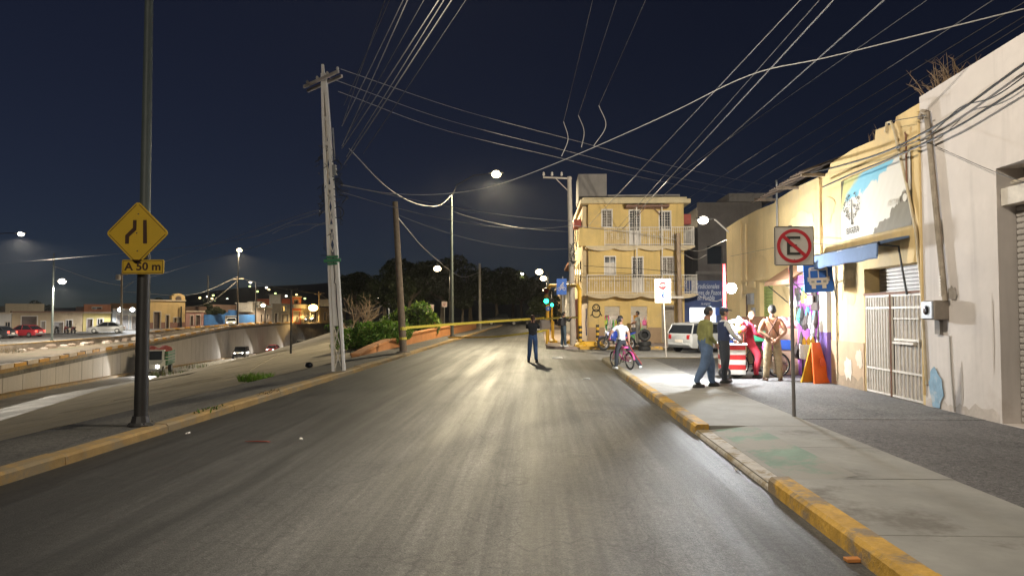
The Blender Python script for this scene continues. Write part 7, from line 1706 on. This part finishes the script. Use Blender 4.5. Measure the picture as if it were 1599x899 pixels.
# hanging goods at the shop mouth
qh=random.Random(31)
hc_=[M('hang_%d'%i,c,.6,.15,6,0) for i,c in enumerate([(.03,.03,.03),(.5,.5,.5),(.06,.045,.04),(.65,.45,.1),(.1,.5,.4),(.5,.15,.5),(.1,.35,.6),(.6,.5,.3)])]
for k in range(46):
    y=qh.uniform(16.98,18.6); z=qh.uniform(.7,2.3); x=XF-qh.uniform(.02,.16); i=k%8 if z>1.6 else qh.choice((0,1,2,2,0))
    m=MB()
    if z>1.75: m.bbox((-.03,-.13,-.10),(.03,.13,.10),.015); m.tube((0,0,.1),(0,0,.35),.004,n=4); lab='coloured packet hanging high in the shop mouth by the purple pillar'
    else: m.path([(0,0,.22),(.01,.01,.08),(-.01,0,-.08),(0,.01,-.2)],[.01,.05,.065,.03],8); m.tube((0,0,.2),(0,0,.5),.004,n=4); lab='dark hanging utensil in the shop mouth by the purple pillar'
    tag(m.build('hanging_goods',hc_[i],None,loc=(x,y,z)),['black','grey','dark brown','amber','teal','violet','blue','tan'][i]+' '+lab.replace('coloured ','').replace('dark ',''),'goods','goods hanging at the purple pillar shop')
m=MB(); m.tube((XF-.09,16.95,2.45),(XF-.09,19.2,2.45),.012,n=5); tag(m.build('hanging_rail',DARKM),'thin rail from which the shop goods hang','rail')
t=thing('shop_lamp','small lit tube lamp under the ceiling of the purple shop','lamp',(XF+.9,18.1,2.62))
m=MB(); m.bbox((-.06,-.5,0),(.06,.5,.05),.01); m.build('housing',WHITE,t); m=MB(); m.tube((0,-.46,-.03),(0,.46,-.03),.025,n=8); m.build('tube',emit('shop_tube',(.92,.97,1.0),14),t)
ld=bpy.data.lights.new('shop_lamp_light','POINT'); ld.energy=130; ld.color=(.95,.96,1.0); ld.shadow_soft_size=.1; lo=bpy.data.objects.new('shop_lamp_light',ld); lo.location=(XF+.8,18.1,2.45); COL.objects.link(lo)
# A-frame board
ap=PZ(1274,597,.12); t=thing('a_frame_board','orange folding A-frame board with a yellow edge outside the shop','sign board',(ap.x,ap.y,.12),R(28))
for s,mt in ((-1,ORANGE),(1,M('yellow_board',(.7,.40,.03),.5,.1,4,0))):
    m=MB(); m.prism([(-.27,s*.20,0),(.27,s*.20,0),(.13,s*.02,.92),(-.13,s*.02,.92)],(0,-s*.03,0)); pnl=m.build('panel',mt,t)
m=MB(); m.prism([(-.10,-.215,.40),(.10,-.215,.40),(.07,-.175,.58),(-.07,-.175,.58)],(0,-.006,.0)); m.build('printed_mark',M('board_mark',(.5,.07,.02)),t)
bt=Vector((XAT(1262,16.9),16.9,.12)); t=thing('side_stand','small stand with a white box front and yellow bottles beside the A-frame board','stand',bt)
m=MB(); m.bbox((-.17,-.15,.52),(.17,.15,.86),.01); m.build('box',WHITE,t)
for x in (-.14,.14):
    m=MB(); m.tube((x,0,0),(x,0,.52),.02,n=6); m.build('leg',DARKM,t)
for k in range(3): m=MB(); m.lathe([(.045,0),(.05,.1),(.02,.15),(.02,.18)],(-.1+.1*k,0,.86),10); m.build('bottle',M('yellow_bottle',(.8,.45,.03),.3,.1,5,0),t,smooth=True)

# ================================================================== LITTER
def litter(name,label,px,py,z,sz,mat,seed,flat=.02):
    q=random.Random(seed); p=PZ(px,py,z); m=MB(); n=7
    pts=[Vector((sz[0]*math.cos(2*PI*k/n)*q.uniform(.6,1.1),sz[1]*math.sin(2*PI*k/n)*q.uniform(.6,1.1),q.uniform(0,flat))) for k in range(n)]
    m.loft([[x+Vector((0,0,.001)) for x in pts],[x*.9+Vector((0,0,.006+q.uniform(0,flat))) for x in pts]]); tag(m.build(name,mat,None,loc=p),label,'litter','litter')
m=MB(); m.bbox((-.06,-.03,0),(.06,.03,.025),.004); o=m.build('small_carton',M('orange_card',(.55,.22,.06)),None,loc=PZ(1333,876,0)+Vector((0,0,.001))); o.rotation_euler=(0,0,.1); tag(o,'crushed orange carton on the asphalt beside the yellow kerb','litter','litter')
litter('red_strip','thin red plastic strip lying on the left lane',405,690,.001,(.22,.02),M('red_strip',(.30,.04,.02)),3,.01)
litter('paper_scrap','pale paper scrap near the red strip on the road',470,687,.001,(.04,.03),WHITE,4); litter('paper_scrap','white paper scrap by the left kerb',293,678,.001,(.04,.03),WHITE,5)
litter('paper_scrap','white crumpled paper on the road beyond the person with the phone',870,560,.001,(.22,.10),WHITE,6,.05); litter('paper_scrap','flat pale wrapper on the crossing asphalt',915,592,.001,(.16,.06),M('wrapper',(.5,.5,.46)),7); litter('paper_scrap','tiny pale scrap near the worn white kerb',1150,735,.001,(.03,.02),WHITE,8)
sack('rubbish_bag','small black rubbish bag with a white tie on the bank edge','bag',(PZ(485,572,.1).x-.15,PZ(485,572,.1).y+.3,bankz(PZ(485,572,.1).x-.15,PZ(485,572,.1).y+.3)),(.12,.11,.09),M('black_plastic',(.015,.015,.017),.3,.1,6,.2),None,77)
# ================================================================== VEGETATION
rv=random.Random(99)
LG=[leafmat('leaf_bright',(.14,.27,.03)),leafmat('leaf_mid',(.08,.17,.025)),leafmat('leaf_pale',(.20,.28,.06))]
LD=[leafmat('leaf_dark',(.025,.036,.014)),leafmat('leaf_dark2',(.036,.048,.02))]
BARK=M('bark',(.10,.08,.06),.95,.3,6,.5)
def clump_pts(rnd,blobs,n):
    out=[]
    tot=sum(b[1][0]*b[1][1]*b[1][2] for b in blobs)
    for c,r in blobs:
        k=int(n*r[0]*r[1]*r[2]/tot)+1
        for _ in range(k):
            d=Vector((rnd.gauss(0,1),rnd.gauss(0,1),rnd.gauss(0,1))).normalized(); s=rnd.uniform(.55,1.0)**.6
            out.append(Vector(c)+Vector((d.x*r[0]*s,d.y*r[1]*s,d.z*r[2]*s)))
    return out
def shrub(label,loc,blobs,n,size,mats,name='shrub',stems=6,group='garden shrubs'):
    t=thing(name,label,'shrub',loc,0,group); m=MB(); pts=[p for p in clump_pts(rv,blobs,n) if p.z>.02]; m.leaves(pts,size,rv,.5,len(mats)); tag(m.build('foliage',mats,t),kind='stuff')
    m=MB()
    for k in range(stems):
        c=blobs[k%len(blobs)][0]; m.path([(rv.uniform(-.2,.2)+c[0]*.4,rv.uniform(-.15,.15)+c[1]*.4,-.1),(c[0]*.7,c[1]*.7,c[2]*.6),c],[.03,.02,.008],5)
    m.build('stem',BARK,t); return t
# big bright shrub behind the orange wall
b=PY(585,540,33); 
shrub('large bright green rounded shrub spilling over the orange garden wall',(b.x,33,.05),[((-1.1,0,.45),(.75,.8,.55)),((-.3,.1,.65),(.8,.9,.65)),((.55,.2,.75),(.75,.9,.62)),((1.1,.6,.8),(.6,.9,.5)),((-1.5,-.4,.2),(.5,.6,.4)),((.1,-.5,.45),(.9,.5,.5))],6500,.095,LG)
shrub('tall feathery green shrub behind the wooden pole',(XAT(650,46),46,.1),[((-.9,0,1.0),(.9,.8,1.1)),((.3,.1,1.25),(.9,.8,1.25)),((1.0,.2,.9),(.6,.6,.8)),((-1.8,.5,.8),(.8,.8,.8))],3600,.13,[LG[1],LG[2],LD[1]])
shrub('low dark green hedge along the top of the garden wall',(XAT(690,58)-5.2,58,.1),[((-3,0,.5),(1.6,.7,.6)),((0,0,.5),(1.6,.7,.55)),((3,0,.5),(1.6,.7,.5))],1800,.14,[LD[0],LD[1],LG[1]])
# spiky plants
t=thing('spiky_plant','spiky pale yellow green agave like plant beside the square sign','plant',(XAT(678,53),53,.1),0,'garden shrubs'); 
for k in range(34):
    a=rv.uniform(0,2*PI); e=rv.uniform(.35,1.2); L_=rv.uniform(.9,1.7); d=Vector((math.cos(a)*math.cos(e),math.sin(a)*math.cos(e),math.sin(e))); w=Vector((-math.sin(a),math.cos(a),0))*.05
    m=MB(); p=d*L_*.55+Vector((0,0,.1)); q=d*L_+Vector((0,0,-.12*L_*math.cos(e))); m.add([w*-.6,w*.6,p+w,q,p-w],[(0,1,2,4),(4,2,3)]); m.build('leaf',LG[2] if k%2 else M('pinkish_blade',(.24,.15,.10),.7,.2,5,0),t)
# bare tree
def branchy(mb,p,d,L_,r,depth,rnd):
    q=p+d*L_; mid=p+d*L_*.5+Vector((rnd.uniform(-.1,.1),rnd.uniform(-.1,.1),0))*L_*.4; mb.path([p,mid,q],[r,r*.85,r*.68],5)
    ends=[q]
    if depth>0:
        for k in range(3 if depth>1 else 2):
            nd_=(d+Vector((rnd.uniform(-.8,.8),rnd.uniform(-.8,.8),rnd.uniform(-.25,.6)))).normalized(); ends+=branchy(mb,q if k<2 else mid,nd_,L_*rnd.uniform(.6,.85),r*.62,depth-1,rnd)
    return ends
rb_=random.Random(17); m=MB()
for k in range(4): branchy(m,Vector((rb_.uniform(-.6,.6),0,0)),Vector((rb_.uniform(-.6,.6),rb_.uniform(-.3,.3),.8)).normalized(),1.1,.06,4,rb_)
t=thing('bare_tree','leafless branching bush behind the white lattice post','tree',(XAT(560,52),52,.0)); m.build('branches',M('pale_bark',(.26,.19,.13),.9,.3,5,.2),t)
# dark trees
def crown(rnd,rx,rz,n,size,mats):
    blobs=[]
    for k in range(15):
        a=rnd.uniform(0,2*PI); q=rnd.uniform(.1,.85); z=rnd.uniform(-.6,.8); rr=rnd.uniform(.25,.42)
        blobs.append(((math.cos(a)*q*rx*math.sqrt(max(.1,1-z*z)),math.sin(a)*q*rx*math.sqrt(max(.1,1-z*z)),z*rz),(rx*rr,rx*rr,rz*rr*.8)))
    m=MB(); m.leaves(clump_pts(rnd,blobs,n),size,rnd,.3,len(mats)); return m,blobs
protos=[]
for v in range(3):
    rr=random.Random(200+v); cm,bl=crown(rr,3.6,2.7,5200,.20,LD); ob=cm.build('crown',LD); tag(ob,kind='stuff')
    tm=MB(); tm.path([(0,0,-4.6),(.1,.05,-3),(-.05,.1,-1.4)],[.26,.2,.15],8)
    for c,r in bl[:9]: tm.path([(-.05,.1,-1.8),(c[0]*.5,c[1]*.5,-1.0+c[2]*.4),c],[.11,.07,.02],5)
    tk=tm.build('trunk',BARK); protos.append((ob,tk))
trees=[(600,72,-.2,1.0,'dark tree left of the bright lamp behind the garden'),(640,88,0,1.25,'tall dark tree behind the bright lamp'),(690,96,0,1.35,'tall dark tree right of the slim lamp post'),(735,104,0,1.35,'dark tree behind the bare grey pole'),(775,120,0,1.4,'dark tree above the stopped pickup'),(815,140,0,1.5,'dark tree closing the end of the street'),(848,150,0,1.35,'dark tree behind the far lamps'),(560,98,0,1.1,'dark tree behind the leafless bush'),(722,96,0,.8,'small dark tree beside the square signs'),(668,118,0,1.5,'dark tree at the back of the garden'),(800,170,0,1.7,'large dark tree far beyond the street end')]
for i,(px,Y,z,s,lab) in enumerate(trees):
    t=thing('leafy_tree',lab,'tree',(XAT(px,Y),Y,.0),rv.uniform(0,6),'dark street trees',s)
    for src in protos[i%3]:
        o=src.copy() if i>=3 else src
        if i>=3: COL.objects.link(o)
        o.parent=t; o.location=(0,0,4.5)
t=thing('leafy_tree','small lamp lit green tree behind the green traffic light','tree',(XAT(855,72),72,.1),0,'lit street trees',.5)
for src,mt in zip(protos[1],(None,None)):
    o=src.copy(); COL.objects.link(o); o.parent=t; o.location=(0,0,4.5)
t=thing('leafy_tree','lamp lit tree farther along the right pavement','tree',(XAT(846,86),86,.1),1,'lit street trees',.55)
for src in protos[0]:
    o=src.copy(); COL.objects.link(o); o.parent=t; o.location=(0,0,4.5)
Y=122; t=thing('leafy_tree','small dark tree between the pink house and the blue wall','tree',(XAT(322,116),118,-.4),2,'trees of the opposite street',.55)
for src in protos[2]:
    o=src.copy(); COL.objects.link(o); o.parent=t; o.location=(0,0,4.5)
for px,Y,s,lab in ((250,125,.8,'dark tree behind the arched yellow house'),(215,122,.7,'dark tree behind the floodlit grey front'),(60,112,.7,'dark tree behind the long low tan house')):
    t=thing('leafy_tree',lab,'tree',(XAT(px,Y),Y,-1.2),rv.uniform(0,6),'trees of the opposite street',s)
    for src in protos[rv.randrange(3)]:
        o=src.copy(); COL.objects.link(o); o.parent=t; o.location=(0,0,4.5)
# grass tufts
def tuft(label,loc,n,h,spread,mats,name='grass_tuft'):
    m=MB()
    for k in range(n):
        a=rv.uniform(0,2*PI); r=spread[0]*math.sqrt(rv.random()); p=Vector((math.cos(a)*r,math.sin(a)*r*spread[1]/spread[0],0)); d=Vector((rv.uniform(-.5,.5),rv.uniform(-.5,.5),1)).normalized()*h*rv.uniform(.5,1.1); w=Vector((rv.uniform(-1,1),rv.uniform(-1,1),0)).normalized()*.012
        m.cur=rv.randrange(len(mats)); m.add([p-w,p+w,p+d*.6+w*.8,p+d+Vector((rv.uniform(-.05,.05),0,-.02)),p+d*.6-w*.8],[(0,1,2,4),(4,2,3)])
    m.cur=0; o=m.build(name,mats,None,loc=loc); tag(o,label,'grass','grass tufts',kind=None); return o
p=PZ(405,592,.06); tuft('bright green weed patch growing at the edge of the left pavement',(p.x-.2,p.y+.3,.0),380,.24,(.42,.5),[LG[0],LG[2]])
p=PZ(385,640,.12); tuft('small dry weeds growing through the left kerb',(XL-.1,p.y,.1),70,.10,(.12,.5),[LG[1],LD[1]])
p=PZ(480,612,.12); tuft('scattered dry grass along the left kerb past the lamp post',(XL-.12,p.y,.1),60,.08,(.12,.7),[LD[1],WEED])
for y,l in ((44,'dry grass clump on the low edging wall'),(58,'dry grass clump farther along the edging wall')):
    tuft(l,(nx(y)+.9,y,bankz(nx(y)+.9,y)),160,.5,(1.6,1.2),[WEED,LG[1],LD[1]])
tuft('dry grass growing beside the rough masonry wall',(interp(64,RX)+1.6,64,interp(64,RB)),140,.6,(1.5,1.2),[WEED,LD[1]])
# ================================================================== THIN HAZE ADDED TO IMITATE LENS GLOW ROUND THE LAMPS
m=MB(); m.box((-1510,-310,-9),(1510,1810,34)); hz=m.build('haze',[]); hz.data.materials.clear()
hm_=bpy.data.materials.new('bloom_haze'); hm_.use_nodes=True; nt=hm_.node_tree
for n_ in list(nt.nodes): nt.nodes.remove(n_)
ou=nt.nodes.new('ShaderNodeOutputMaterial'); pv_=nt.nodes.new('ShaderNodeVolumePrincipled'); pv_.inputs['Color'].default_value=(.8,.82,.85,1); pv_.inputs['Density'].default_value=.0002; pv_.inputs['Anisotropy'].default_value=.75
nt.links.new(pv_.outputs[0],ou.inputs['Volume']); hz.data.materials.append(hm_); tag(hz,kind='stuff')
